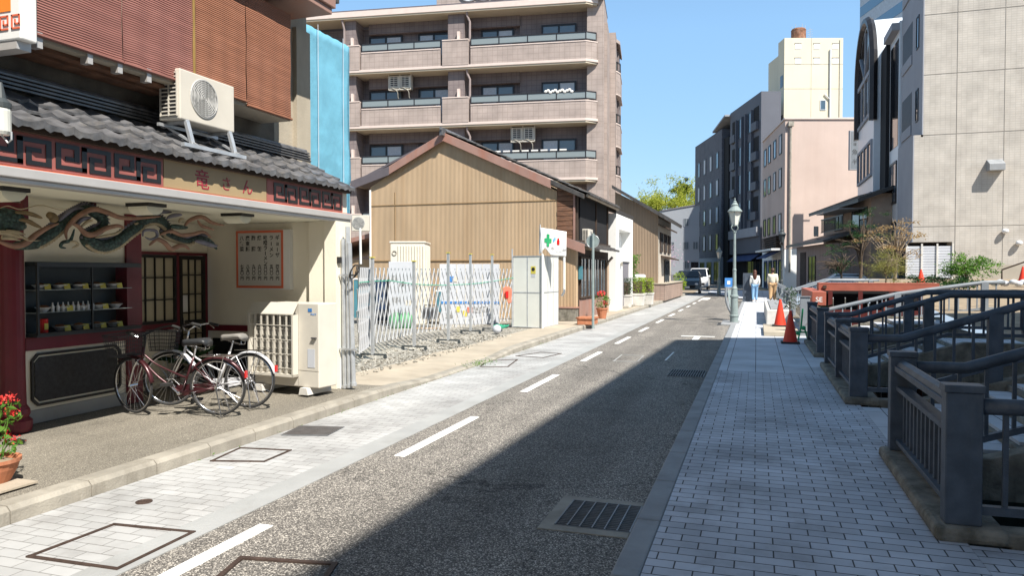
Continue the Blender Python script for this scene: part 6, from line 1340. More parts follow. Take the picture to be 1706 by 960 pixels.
# ================================================================= cars
def car(name,label,cat,loc,yaw,body,prof,Wd,glassz,paint,lights=True):
    t=thing(name,label,cat,loc,yaw); BASE[t.name]=Matrix.Identity(4); n=len(prof)
    m=MB(); 
    i=0; ws=[(-1,1.0),( -.86,1.0)]
    def wd(z,x): return Wd/2*(1 if z<glassz else 1-.22*(z-glassz)/(max(p[1] for p in prof)-glassz))
    for s_ in (-1,1):
        for x,z in prof: m.v.append(Vector((x,s_*wd(z,x),z)))
    for k in range(n): m.f.append((k,(k+1)%n,n+(k+1)%n,n+k))
    m.f.append(tuple(range(n))); m.f.append(tuple(range(n,2*n))[::-1]); m.build('body',paint,t,bevel=.05)
    return t,wd
# dark minivan, front towards the camera (car's +x is forward)
P_=[(-2.0,.28),(-2.05,.7),(-1.95,1.05),(-1.7,1.55),(-1.2,1.64),(.3,1.64),(.95,1.15),(1.75,.92),(1.95,.7),(1.98,.3)]
cc=G(1143,490); yw=math.radians(-88)
t,wd=car('parked_car','dark minivan coming down the far end of the street','car',(cc.x,cc.y+2.0,0),yw,'b',P_,1.72,1.0,m_carb)
def cbits(t,P_,Wd,ws,paint,plate=True,zl=.68):
    m=MB(); (x0,z0,x1,z1,w0,w1)=ws; nrm=Vector((z1-z0,0,-(x1-x0))).normalized(); nrm=nrm if nrm.x>0 else -nrm
    m.prism([Vector((x0,-w0,z0)),Vector((x0,w0,z0)),Vector((x1,w1,z1)),Vector((x1,-w1,z1))],nrm*.012); m.build('windscreen',m_glassd,t)
    xf=max(p[0] for p in P_)
    for s_ in (-1,1):
        m=MB(); m.ball((xf-.12,s_*(Wd/2-.22),zl),.15,10,6,(.8,1.2,.6)); m.build('headlight',m_dish,t,smooth=True)
        for x in (-1.25,1.25): 
            w=MB().lathe((x,s_*(Wd/2-.03),.31),[(.31,-.1),(.31,.02),(.2,.03)],20,ax=(Vector((1,0,0)),Vector((0,0,1)),Vector((0,1,0)))).build('wheel',m_rubber,t); MB().lathe((x,s_*(Wd/2-.03),.31),[(.19,.031*s_),(.19,.04*s_),(.05,.05*s_)],14,ax=(Vector((1,0,0)),Vector((0,0,1)),Vector((0,1,0)))).build('rim',m_chrome,w)
        MB().box(x0-.1,x0+.02,min(s_*(Wd/2),s_*(Wd/2+.18)),max(s_*(Wd/2),s_*(Wd/2+.18)),z0-.02,z0+.13).build('mirror',paint,t,bevel=.03)
        m=MB(); m.prism([Vector((-1.6,s_*(Wd/2-.05),z0+.08)),Vector((x0-.25,s_*(Wd/2-.02),z0+.08)),Vector((x1-.1,s_*(w1+.04),z1-.06)),Vector((-1.4,s_*(w1+.04),z1-.06))],(0,s_*.02,0)); m.build('side_window',m_glassd,t)
    MB().box(xf-.01,xf+.02,-.55,.55,.42,.60).build('grille',m_black,t); 
    if plate: MB().box(xf+.02,xf+.035,-.17,.17,.40,.55).build('number_plate',m_signw,t)
cbits(t,P_,1.72,(.95,1.17,.32,1.62,.74,.64),m_carb)
P2_=[(-1.75,.3),(-1.75,1.85),(-.2,1.85),(-.2,1.85),(.0,1.87),(1.0,1.80),(1.45,1.15),(1.65,.95),(1.68,.3)]
P2_=[(-1.75,.3),(-1.75,1.8),(-1.6,1.87),(.95,1.85),(1.45,1.1),(1.68,.9),(1.70,.3)]
cc=G(1153,484); t,wd=car('white_van','white boxy kei van following the dark minivan','van',(cc.x+.35,cc.y+3.5,0),math.radians(-90),'b',P2_,1.62,1.0,m_carw); cbits(t,P2_,1.62,(1.45,1.12,.98,1.80,.72,.60),m_carw,True,.75)
# ================================================================= far bank: wall, fence, planting
w1=thing('beige_tiled_building','tall beige tiled building with blue-grey street side, right edge of the photo','building',(12,40,1.3))
m=MB(); m.prism([(7.55,40,8.15),(20,40,8.15),(20,40,21),(7.55,40,21)],(0,5.5,0)); m.build('upper_wall',m_beige,w1)
m=MB(); m.prism([(7.17,40,3.0),(20,40,3.0),(20,40,8.148),(7.17,40,8.148)],(0,4,0)); m.prism([(8.83,40,1.0),(20,40,1.0),(20,40,2.998),(8.83,40,2.998)],(0,4,0)); m.build('lower_wall',m_beige,w1)
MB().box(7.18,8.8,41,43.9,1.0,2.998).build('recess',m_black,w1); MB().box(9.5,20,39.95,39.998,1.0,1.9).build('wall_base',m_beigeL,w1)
q=MB()
for z in (3.75,8.13,11.0,13.85): q.box(7.17 if z<8.1 else 7.55,20,39.985,39.999,z,z+.025)
for x in (8.95,10.9,12.9): q.box(x,x+.02,39.985,39.998,1.95,21)
q.build('joints',M('joint_sealant',(.36,.33,.29)),w1)
m=MB(); m.box(7.50,7.548,40,45.5,8.15,21); m.build('street_side_upper',m_grayw,w1); MB().box(7.12,7.168,40,44,3.0,8.14).build('street_side_lower',m_grayw,w1)
MB().box(7.45,7.55,40,45.5,8.05,8.15).build('cantilever_edge',m_mauve,w1)
fx=Fr((7.5,0,0),(0,1,0),(-1,0,0))
for z in (8.6,12.2,15.8,19.0):
    o=MB().fb(fx,42.6,45.2,z,z+2.2,.001,.01).build('balcony_opening',m_acd,w1); MB().fb(fx,42.6,45.2,z,z+.5,.011,.06).build('balcony_front',m_grayw,o); window(w1,fx,40.9,41.5,z+.4,z+2.0,m_frame,m_glassd,mull=0,w=.06,depth=.05)
c=YP(1660,275,39.7); m=MB(); m.prism([(c.x-.32,39.99,c.z-.25),(c.x-.32,39.5,c.z-.25),(c.x-.32,39.5,c.z+.05),(c.x-.32,39.99,c.z+.3)],(.64,0,0)); tag(m.build('vent_hood',m_kerbR,bevel=.01),'grey vent hood high on the beige tiled wall','vent hood')
for k,(u,v) in enumerate(((1675,385),(1698,405))): c=YP(u,v,39.85); m=MB(); m.ball(c,.15,12,8,(1,1,.8)); m.box(c.x-.04,c.x+.04,c.y,39.999,c.z+.0,c.z+.1); tag(m.build('wall_lamp',m_dish,smooth=True),['upper left small white dome lamp on the beige wall','lower right small white dome lamp on the beige wall'][k],'wall lamp')
t=thing('slat_fence','white board fence with four posts in front of the dark recess','fence',(7.8,39.4,1.3)); fr=FY(39.4); x0,x1=6.75,8.75; m=MB()
for k in range(12): m.fb(fr,x0,x1,1.3+.125*k,1.3+.125*k+.11,0,.02)
m.build('boards',m_sheet,t)
for k in range(4): MB().fb(fr,x0+(x1-x0-.06)*k/3,x0+(x1-x0-.06)*k/3+.07,1.2,2.9,.021,.08).build('fence_post',m_wbox,t)
cone((5.93,31.5,1.12),'red cone standing on the far bank in front of the white board fence',h=.55); c=YP(1700,470,30); cone((8.8,30,1.16),'red cone at the right edge beside the dark handrail',h=.6)
# trees and shrubs
def tree(name,label,cat,base_,H,blobs,leafm,n,size,trunk=.06,twig=True,grp=None,asp=.6,barkm=None,shell=.25,limbs=7):
    t=thing(name,label,cat,base_,group=grp); b=Vector(base_); m=MB(); top=b+Vector((0,0,H*.45)); 
    m.tube(cat_([b,b+Vector((.04*H*.3,0,H*.2)),top],4),[trunk*(1-.5*k/8) for k in range(9)],8)
    for bl in blobs:
        c=Vector(bl[:3]); 
        for k in range(max(2,limbs//len(blobs)+1)):
            e=c+Vector((R.uniform(-1,1)*bl[3]*.8,R.uniform(-1,1)*bl[3]*.8,R.uniform(-.4,.8)*bl[4])); mid=top.lerp(e,.5)+Vector((R.gauss(0,.06*H),R.gauss(0,.06*H),.03*H)); s0=b.lerp(top,R.uniform(.3,1)); m.tube(cat_([s0,mid,e],4),[trunk*.45*(1-.8*j/8) for j in range(9)],5)
    m.build('trunk',barkm or m_bark,t,smooth=True)
    l=MB(); tot=sum(bl[3]**2*bl[4] for bl in blobs)
    for bl in blobs:
        nn=int(n*bl[3]**2*bl[4]/tot); cl=[Vector((R.gauss(0,.45),R.gauss(0,.45),R.gauss(0,.45))) for _ in range(max(5,nn//60))]
        for k in range(nn):
            c_=R.choice(cl); p=c_+Vector((R.gauss(0,.18),R.gauss(0,.18),R.gauss(0,.15))); l.leaf((bl[0]+p.x*bl[3],bl[1]+p.y*bl[3],bl[2]+p.z*bl[4]),size*R.uniform(.6,1.4),asp=asp)
    l.build('crown',leafm,t,recalc=False); return t
tree('round_shrub','bright green rounded shrub on the far bank in front of the beige wall','shrub',(6.35,27,1.05),1.1,[(6.35,27,1.75,.75,.35),(6.0,27,1.6,.5,.3),(6.75,27,1.8,.55,.28)],m_leafG,2600,.05,.04)
tree('low_shrub','dark green low shrub left of the bright rounded one','shrub',(5.5,27.5,1.1),.6,[(5.6,27.5,1.3,.7,.2),(6.2,26.5,1.2,.8,.2)],m_leafD,1400,.05,.03)
tree('twiggy_shrub','pale olive twiggy shrub on the far bank beside the bronze tree','shrub',(4.65,31,1.15),1.6,[(4.6,31,1.9,.75,.6),(4.9,31,1.7,.6,.5)],m_leafOl,2600,.05,.03,limbs=40,barkm=m_twig,asp=.25)
tree('bronze_maple','thin maple with bronze young leaves in front of the pale panelled building','tree',(5.6,35,1.2),3.2,[(5.3,35,3.4,1.0,.25),(6.2,35,3.0,.9,.3),(4.7,35,3.0,.7,.25),(6.0,35,3.7,.7,.2),(5.5,35,2.6,1.0,.2),(6.3,35.2,2.2,.6,.2)],m_leafO,900,.06,.07,limbs=30,barkm=m_twig)
tree('dark_pine','dark green feathery pine beside the Japanese house','tree',(4.5,37,1.2),3.4,[(4.2,37,3.7,.8,.25),(4.9,37,4.2,.6,.25),(3.9,37,2.9,.7,.2),(4.6,37,3.2,.8,.22),(3.6,37,2.5,.5,.2)],m_leafD,1700,.08,.08,limbs=24,asp=.2)
tree('bare_shrub','bare branching shrub at the foot of the dark pine','shrub',(3.6,36,1.2),1.5,[(3.6,36,2.0,.9,.6),(3.0,36,1.7,.7,.5)],m_leafD,250,.06,.05,limbs=60)
t=thing('bank_handrail','thin dark handrail on the far bank at the right edge','handrail',(8.2,29,1.15)); MB().tube([(7.9,29,1.1),(7.9,29,1.65),(9.4,29,2.25)],.03,6).tube([(9.2,29,1.1),(9.2,29,2.1)],.025,6).build('rail_tube',m_woodd,t)
q=MB()
for k in range(7): q.ball((7.3+.17*k,27.5+.1*(k%3),1.2+.05*(k%2)),.13,8,6,(1,1,.7))
tag(q.build('white_sandbags',m_sheet,smooth=True),'heap of white sacks under the bright green shrub','sacks')
t=thing('silver_car','silver car roof showing behind the orange beams','car',(3.4,33,1.1)); 
t.location=(6.0,34.5,1.2); BASE[t.name]=Matrix.Identity(4); t.rotation_euler=(0,0,math.pi)
P3=[(-1.9,.25),(-1.9,.8),(-1.5,.95),(-1.0,1.35),(.3,1.38),(.95,.95),(1.8,.8),(1.9,.25)]
m=MB(); n=len(P3)
for s_ in (-1,1):
    for x,z in P3: m.v.append(Vector((x,s_*(.8 if z<1 else .65),z)))
for k in range(n): m.f.append((k,(k+1)%n,n+(k+1)%n,n+k))
m.f.append(tuple(range(n))); m.f.append(tuple(range(n,2*n))[::-1]); 
t.location=(4.6,46.0,.1); m.build('body',m_carw,t,bevel=.06); m=MB(); m.prism([(-1.35,.74,.97),(.85,.74,.97),(.25,.67,1.33),(-.98,.67,1.33)],(0,.02,0)); m.build('side_window',m_glassd,t)
for s_ in (-1,1):
    for x in (-1.2,1.2): MB().lathe((x,s_*.78,.3),[(.3,-.08),(.3,.02),(.15,.03)],16,ax=(Vector((1,0,0)),Vector((0,0,1)),Vector((0,1,0)))).build('wheel',m_rubber,t)
# ================================================================= pale panelled glass building
gb=thing('glass_building','pale panelled building with arched bay window and black strip','building',(7.6,53,1.2))
zz=lambda v,u=1460:XP(u,v,7.3).z
m=MB(); m.box(7.4,14,45.6,60,1.0,15.4); m.build('main_wall',m_panelw,gb)
MB().box(7.2,7.398,48.6,50.6,1.0,15.0).build('black_strip',m_black,gb); 
fx=Fr((7.398,0,0),(0,1,0),(-1,0,0))
MB().fb(fx,45.8,48.3,8.6,14.5,.001,.02).build('dark_glazing',m_glassd,gb)
for z in (2.0,5.4): window(gb,fx,46,48.2,z,z+2.4,m_frame,m_glassb,mull=1,w=.12)
bx=6.85; y0,y1=50.8,58.2
ym=(y0+y1)/2; zsp=14.6; rr=(y1-y0)/2
arc=[(ym+rr*math.cos(a),zsp+rr*.95*math.sin(a)) for a in [math.pi*k/16 for k in range(17)]]
m=MB(); m.prism([(bx,y,z) for y,z in [(y1,1.0)]+arc+[(y0,1.0)]],(2.6,0,0)); m.build('arched_bay',m_panelw,gb)
fb2=Fr((bx,0,0),(0,1,0),(-1,0,0))
arc2=[(ym+(rr-.45)*math.cos(a),zsp+(rr-.45)*.95*math.sin(a)) for a in [math.pi*k/16 for k in range(17)]]
m=MB(); m.prism([fb2.p(y,z,.001) for y,z in [(y1-.45,11.7)]+arc2+[(y0+.45,11.7)]],-Vector((.02,0,0))); g_=m.build('arched_window',m_glassd,gb)
m=MB()
for k in range(1,4): y=y0+.45+(y1-y0-.9)*k/4; m.fb(fb2,y-.1,y+.1,11.7,14.3,.022,.1)
m.fb(fb2,y0+.4,y1-.4,14.2,14.5,.022,.12); m.fb(fb2,y0+.4,y1-.4,11.5,11.7,.022,.12)
for a in (40,90,140): m.bar(fb2.p(ym,14.4,.06),fb2.p(ym+(rr-.5)*math.cos(math.radians(a)),14.4+(rr-.5)*.95*math.sin(math.radians(a)),.06),.16,.08)
m.build('window_bars',m_grayw,g_); L=[fb2.p(y,z,.06) for y,z in [(y1,11.0)]+arc+[(y0,11.0)]]; MB().tube(L,.26,6).build('arch_rim',m_frame,gb)
for z0,z1 in ((7.6,9.9),(4.6,6.6)): window(gb,fb2,y0+.4,y1-.4,z0,z1,m_grayw,m_glassd,mull=3,w=.18,depth=.12)
window(gb,fb2,y0+.4,y1-.4,1.6,3.4,m_grayw,m_glassb,mull=3,w=.18,depth=.12)
for z in (3.9,7.2,10.7,13.9): MB().fb(fx,58.4,59.9,z,z+.06,.001,.02).build('panel_joint',m_grayw,gb)
MB().box(7.0,7.4,45.6,48.4,14.9,15.3).build('balcony_rail',m_grayw,gb)
# signs
c0=at(1416,217,58); t=thing('vertical_sign','grey vertical restaurant sign with black brush characters beside the pink building','sign',c0); b0=at(1433,283,58); fr=Fr((c0.x,c0.y,0),rt,-fw.xy.to_3d()); wd_=(b0-c0).dot(rt)
MB().fb(fr,0,wd_,b0.z,c0.z,-.25,0).build('sign_case',m_grayw,t,bevel=.02); MB().fb(fr,.08,wd_-.08,b0.z+.1,c0.z-.1,.0,.012).build('sign_face',M('pale_blue_face',(.17,.19,.215),rough=.5),t); hh=c0.z-b0.z
for ch_,f_,sz in (('小',.82,.26),('料',.73,.26),('理',.64,.26),('魚',.44,.5),('半',.20,.5)): text('lettering',ch_,fr,wd_/2,b0.z+hh*f_,.013,sz,m_signblk,t,depth=.004)
q=MB(); 
for z in (b0.z+.4,c0.z-.4): q.bar(fr.p(wd_,z,-.12),fr.p(wd_+.6,z,-.12),.06)
q.build('bracket',m_grayw,t)
c0=at(1499,283,43); b0=at(1512,338,43); t=thing('vertical_sign','narrow white vertical sign with faint characters on the blue-grey wall','sign',c0); fr=Fr((c0.x,c0.y,0),rt,-fw.xy.to_3d()); wd_=(b0-c0).dot(rt); hh=c0.z-b0.z
MB().fb(fr,0,wd_,b0.z,c0.z,-.2,0).build('sign_case',m_signw,t,bevel=.01)
for ch_,f_ in (('お',.8),('中',.5),('町',.25)): text('lettering',ch_,fr,wd_/2,b0.z+hh*f_,.001,.3,m_mauve,t,depth=.003)
q=MB(); q.bar(fr.p(wd_,c0.z-.2,-.1),fr.p(wd_+.35,c0.z-.2,-.1),.05); q.build('bracket',m_grayw,t)
# ================================================================= buildings along the far street (they stand turned with the bend of the street)
hf=fw.xy.to_3d().normalized()
def RD(r,d,z=0): return rt*r+hf*d+Vector((0,0,z))
FL=lambda r:Fr(RD(r,0),hf,-rt)        # street side, a = d
FC=lambda d:Fr(RD(0,d),rt,-hf)        # side towards the camera, a = r
def rbox(m,r0,r1,d0,d1,z0,z1): return m.fb(Fr((0,0,0),rt,hf),r0,r1,z0,z1,d0,d1)
CAM_SCALE=1.12          # far street fronts scaled about the camera: larger and farther, same outline in the image
def RD(r,d,z=0): return rt*(r*CAM_SCALE)+hf*(d*CAM_SCALE)+Vector((0,0,z*CAM_SCALE-.192))
FL=lambda r:Fr(RD(r,0),hf,-rt,u=CAM_SCALE)
FC=lambda d:Fr(RD(0,d),rt,-hf,u=CAM_SCALE)
def rbox(m,r0,r1,d0,d1,z0,z1): return m.fb(Fr((0,0,-.192),rt,hf,u=CAM_SCALE),r0,r1,z0,z1,d0,d1)
B=thing('charcoal_office','charcoal tiled five-storey office with narrow tall windows, far right of the street','building',RD(25,88)); rbox(MB(),23.45,32,83,95,3.2,17.5).build('wall',m_d1,B); rbox(MB(),23.5,32,83.05,95,-.2,3.19).build('ground_floor_wall',m_plainw,B); rbox(MB(),23.7,32,81.2,82.99,-.2,16.4).build('dark_gap_block',m_black,B)  # black block puts the shaded gap between the offices into colour
m=MB(); m.prism([RD(23.2,86,17.6),RD(23.2,81,18.5),RD(30,81,18.5),RD(30,86,17.6)],(0,0,.22)); m.build('roof_canopy',m_plainw,B)
for i,z in enumerate((4.0,7.1,10.2,13.3)):
    for k in range(4): window(B,FL(23.45),84.2+2.75*k,85.3+2.75*k,z,z+1.9,m_frame,m_curt if (k+i)%3 else m_glassb,mull=0,w=.12)
for k in range(3): window(B,FL(23.5),84+3.2*k,86+3.2*k,.2,2.7,m_frame,m_glassd,mull=1,w=.1)
B=thing('slate_office','dark slate-blue six-storey building with recessed balconies','building',RD(26,76)); rbox(rbox(MB(),23.8,25.7,71,81,3.4,18.8),25.702,30,78,81,3.4,18.6).build('wall',m_d2,B); rbox(MB(),24.2,30,71.1,81,-.2,3.39).build('ground_floor_wall',m_black,B); rbox(MB(),23.5,24.5,71.3,80.5,5.0,5.9).build('fascia',m_grayw,B)
f_=FL(23.8)
for i,z in enumerate((6.6,9.5,12.4,15.3)):
    for k,(a,w_) in enumerate(((71.6,1.5),(73.5,1.3),(76.6,1.3),(78.6,1.6))): 
        if k in (0,3): o=MB().fb(f_,a,a+w_,z,z+2.3,.001,.02).build('balcony_opening',m_black,B); MB().fb(f_,a,a+w_,z,z+.8,.021,.3).build('balcony_front',m_d2,o)
        else: window(B,f_,a,a+w_,z+.1,z+2.2,m_frame,m_glassb,mull=0,w=.1)
for a in (73.2,75.1,76.3,78.2): MB().fb(f_,a,a+.18,5.9,17.5,.0,.25).build('wall_fin',m_d2,B)
window(B,FL(24.2),72,76,.6,3.0,m_frame,m_glassd,mull=2,w=.1); q=MB(); q.prism([RD(23.2,72,2.6),RD(24.2,72,3.3),RD(24.2,80,3.3),RD(23.2,80,2.6)],(0,0,.08)); q.build('awning',m_navy,B)
B=thing('cream_tower','tall cream tower with six small windows and rusty water tank on top','tower',RD(30,78)); rbox(MB(),27.07,32.9,74,75.7,8,24.8).build('front_wall',m_tower,B); rbox(MB(),28.6,32.9,75.71,83,0,24.75).build('rear_wall',m_tower,B); rbox(MB(),27.07,32.9,74,75.69,0,7.99).build('lower_wall',m_tower,B)
f_=FC(74); hR=lambda u:(u-853)/F_*74
zv=lambda v,d:CP.z+( (480-v)/F_*math.cos(PITCH)-math.sin(PITCH))*d/(math.cos(PITCH)+math.sin(PITCH)*(480-v)/F_) 
for v in (77,101):
    for u in (1326,1357,1388): z=zv(v,74); o=MB().fb(f_,hR(u)-.3,hR(u)+.3,z-.27,z+.27,.001,.03).build('vent_window',m_signw,B); MB().fb(f_,hR(u)-.34,hR(u)+.34,z+.27,z+.33,.001,.06).build('lintel',m_kerb,o)
z=zv(175,74); window(B,f_,hR(1368)-.28,hR(1368)+.28,z-.5,z+.5,m_steel,m_glassb,mull=0,w=.07)
q=MB(); q.tube([f_.p(hR(1379),zv(82,74),.12),f_.p(hR(1379),12.5,.12)],.09,8); q.tube([f_.p(hR(1370),zv(157,74),.1),f_.p(hR(1378),zv(165,74),.12)],.07,8); q.build('wall_pipe',m_pipe,B)
q=MB(); q.tube([f_.p(hR(1395),zv(66,74),.05),f_.p(hR(1395),13,.05)],.03,6); q.build('lightning_rod_wire',m_kerb,B)
q=MB(); q.fb(f_,hR(1348),hR(1348)+.04,13,24.8,.0,.01).fb(f_,27.07,32.9,zv(107,74),zv(107,74)+.04,0,.01).fb(f_,27.07,32.9,zv(148,74),zv(148,74)+.04,0,.01); q.build('wall_joints',m_kerb,B)
q=MB(); q.fb(FL(27.07),74.3,75.0,zv(143,74),zv(123,74),.001,.03).fb(FL(27.07),74.3,75.0,zv(205,74),zv(190,74),.001,.03); q.build('side_windows',m_glassd,B)
c=RD(hR(1337),75.6,24.76); t=thing('water_tank','rusty brown cylindrical water tank on the cream tower','water tank',c); MB().lathe(c,[(.8,0),(.8,1.4),(.83,1.42),(.7,1.6)],20).build('tank_body',m_rust,t,smooth=False); q=MB()
for k in range(6): a=k*1.05; q.tube([c+Vector((.7*math.cos(a),.7*math.sin(a),1.5)),c+Vector((.7*math.cos(a),.7*math.sin(a),2.0))],.03,5)
q.build('tank_rail',m_steel,t); c=RD(hR(1359),76,24.76); t=thing('roof_antenna','thin television aerial on the cream tower','aerial',c); q=MB(); q.tube([c,c+Vector((0,0,1.9))],.03,5)
for k in range(4): q.bar(c+Vector((-.3,0,.9+.25*k)),c+Vector((.3,0,.95+.25*k)),.03)
q.build('aerial_rods',m_steel,t)
B=thing('pink_building','salmon pink stucco building with a drainpipe, in front of the cream tower','building',RD(24,60)); 
pg=[(20.6,56),(22.3,66),(31,66),(27.5,56)]; m=MB(); m.prism([RD(r,d,3.3) for r,d in pg],(0,0,10.92)); m.build('wall',m_pink,B)
m=MB(); m.prism([RD(r+(.03 if r<23 else 0),d+.03,-.3) for r,d in pg],(0,0,4.02)); m.build('ground_floor_wall',m_whitew,B)
m=MB(); m.prism([RD(r,d,13.055) for r,d in ((20.5,55.9),(22.2,66),(31,66),(27.6,55.9))],(0,0,.15)); m.build('roof_coping',m_pinkc,B)
fp_=Fr(RD(20.6,56),(RD(22.3,66)-RD(20.6,56)),-rt,u=CAM_SCALE)
fp_.c=Vector((fp_.a.y,-fp_.a.x,0)); fp_.c=-fp_.c if fp_.c.dot(rt)>0 else fp_.c
for z in (4.6,8.1,11.0-.3):
    for a in (1.2,3.6,6.1,8.2): window(B,fp_,a,a+1.1,z,z+1.5,m_frame,m_curt if (a+z)%2>1 else m_glassb,mull=0,w=.09)
q=MB(); q.tube([FC(56).p(20.95,12.6,.15),FC(56).p(20.95,1.5,.15)],.09,8); q.fb(FC(56),20.75,21.15,12.5,12.85,.05,.3); q.build('drainpipe',m_kerb,B)
q=MB(); q.prism([fp_.p(1.0,2.6,1.2),fp_.p(5.5,2.6,1.2),fp_.p(5.5,3.2,.01),fp_.p(1.0,3.2,.01)],(0,0,.1)); q.build('awning',m_navy,B,label='dark blue shop awning')
q=MB()
for k in range(6): q.fb(fp_,.6,7.5,3.4+.17*k,3.5+.17*k,.02,.5)
q.build('balcony_slats',m_woodd,B); MB().fb(fp_,.3,8,3.2,3.35,.01,.9).build('canopy',m_signw,B)
for a in (.8,3.0,5.2,7.4): window(B,fp_,a,a+1.4,.1,2.5,m_navy,m_glassd,mull=0,w=.12)
q=MB(); c=RD(27,58,13.2); q.lathe(c,[(.18,0),(.18,.5),(.32,.55),(.32,.9),(.15,1.0)],12); tag(q.build('roof_ventilator',m_steel),'small round metal ventilator on the pink building','ventilator')
def RD(r,d,z=0): return rt*r+hf*d+Vector((0,0,z))
FL=lambda r:Fr(RD(r,0),hf,-rt)
FC=lambda d:Fr(RD(0,d),rt,-hf)
def rbox(m,r0,r1,d0,d1,z0,z1): return m.fb(Fr((0,0,0),rt,hf),r0,r1,z0,z1,d0,d1)
# Japanese house on the bank
B=thing('japanese_house','two-storey Japanese house with brown tiled roofs and a small balcony, beside the pink wall','house',RD(21,46))
mh=M('brown_beige_wall',(.36,.27,.21),rough=.85,dirt=.2); mp_=M('porch_boards',(.30,.23,.20),rough=.8,var=.2,stretch=(6,6,.3))
hA=RD(22.3,53); hB=RD(20.75,42.8); hd=(hA-hB).normalized(); hn=Vector((-hd.y,hd.x,0)); hn=hn if hn.dot(rt)<0 else -hn; Lh_=(hA-hB).length
fh=Fr(hB,hd,hn)
MB().fb(fh,0,Lh_,0,6.1,-8,0).build('wall',mh,B); MB().fb(fh,1.2,Lh_-.3,0,3.3,.001,1.9).build('lower_wall',mp_,B)
q=MB(); q.prism([fh.p(-.6,5.55,.9),fh.p(Lh_+.5,5.55,.9),fh.p(Lh_+.5,7.4,-4),fh.p(-.6,7.4,-4)],(0,0,.18)); q.build('roof',m_tile2,B)
q=MB()
for k in range(26): a=-.5+(Lh_+.9)*k/25; q.bar(fh.p(a,5.74,.9),fh.p(a,7.58,-4),.09,.06)
for k in range(8): f_q=k/8; q.bar(fh.p(-.6,5.74+1.84*f_q,.9-4.9*f_q),fh.p(Lh_+.5,5.74+1.84*f_q,.9-4.9*f_q),.05,.05)
q.build('roof_tile_rows',m_tile2,B)
q=MB(); q.prism([fh.p(.6,3.3,2.5),fh.p(Lh_+.4,3.3,2.5),fh.p(Lh_+.4,4.0,.01),fh.p(.6,4.0,.01)],(0,0,.14)); q.build('lower_roof',m_tile2,B)
window(B,fh,5.6,7.4,4.3,5.3,m_woodd,m_glass,mull=1); window(B,fh,.6,3.6,4.1,5.4,m_frame,m_glassd,mull=1); window(B,Fr(fh.p(0,0,1.9),hd,hn),4.6,6.4,.6,2.6,m_frame,m_glassd,mull=1)
MB().fb(Fr(fh.p(0,0,1.9),hd,hn),7.2,8.8,.1,2.9,.001,.03).build('porch_opening',m_woodd,B)
q=MB()
for k in range(20): q.fb(fh,1.2+.25*k,1.24+.25*k,4.15,4.95,1.2,1.24)
q.fb(fh,1.1,6.1,4.93,5.0,1.19,1.25).fb(fh,1.1,6.1,4.12,4.17,1.19,1.25); q.build('balcony_rail',m_frame,B); MB().fb(fh,1.0,6.2,5.3,5.36,.1,1.5).build('canopy',m_kerbR,B)
t=thing('air_conditioner','small outdoor unit on the porch roof of the Japanese house','air conditioner',fh.p(7.2,4,1.2)); louvre_ac(t,Fr(fh.p(7.2,3.95,1.4),-hf*.9-rt*.4,-rt),.8,.65,.3)
# striped tower far behind
B=thing('striped_tower','pale tower with slanting blue window bands behind the arched building','tower',RD(54,105)); rbox(MB(),53.2,70,100,114,0,75).build('wall',m_stripe1,B)
for k in range(16): MB().fb(FL(53.2),100.1,113.9,20+3.4*k,21.5+3.4*k,.001,.05).build('window_band',m_stripe2,B)
# plain white building closing the street
B=thing('plain_white_building','plain grey-white three-storey building closing the far end of the street','building',RD(20,90))
P0_=RD(18.2,90,-.3); P1_=RD(22.4,88.5,-.3)
m=MB(); m.prism([P0_,P1_,P1_+Vector((0,0,9.85)),P0_+Vector((0,0,9.2))],hf*9); m.build('wall',m_plainw,B)
fw_=Fr(P0_+Vector((0,0,.3)),(P1_-P0_),-hf); fw_.c=Vector((fw_.a.y,-fw_.a.x,0))
if fw_.c.dot(hf)>0: fw_.c=-fw_.c
for z,As in ((7.0,(2.6,)),(4.2,(.9,2.6,3.7)),(1.9,(2.7,))):
    for a in As: window(B,fw_,a,a+.62,z,z+.95,m_grayw,m_glass,mull=1,w=.06)
window(B,fw_,3.5,4.35,1.9,2.7,m_frame,m_glassd); MB().fb(fw_,1.2,3.2,-.2,1.2,.01,.05).build('garage_shutter',m_mauve,B)
q=MB(); q.prism([P0_+Vector((0,0,9.21))-hf*.1,P1_+Vector((0,0,9.86))-hf*.1,P1_+Vector((0,0,9.98))-hf*.1,P0_+Vector((0,0,9.33))-hf*.1],hf*9.1); q.build('roof_edge',m_mauve,B)
t=thing('blossom_tree','pinkish blossoming small tree at the far left bend','tree',(-6.0,62,0)); m=MB()
for k in range(700): m.leaf((-7.3+R.gauss(0,.6),62+R.gauss(0,.7),2.9+R.gauss(0,.6)),.09)
m.build('crown',m_pinkf,t,recalc=False); MB().tube([(-7.2,62,0),(-7.3,62,2.5)],.1,6).build('trunk',m_bark,t)
t=thing('yellow_shrub','yellow-green shrub beside the tiled garden wall','shrub',(-4.9,48.5,.1)); m=MB(); foliage(m,Vector((-4.7,48.3,.9)),.5,.5,.7,500,.07); m.build('leaves',m_leafY,t,recalc=False); MB().tube([(-4.7,48.3,.1),(-4.7,48.3,.8)],.04,6).build('stem',m_bark,t)
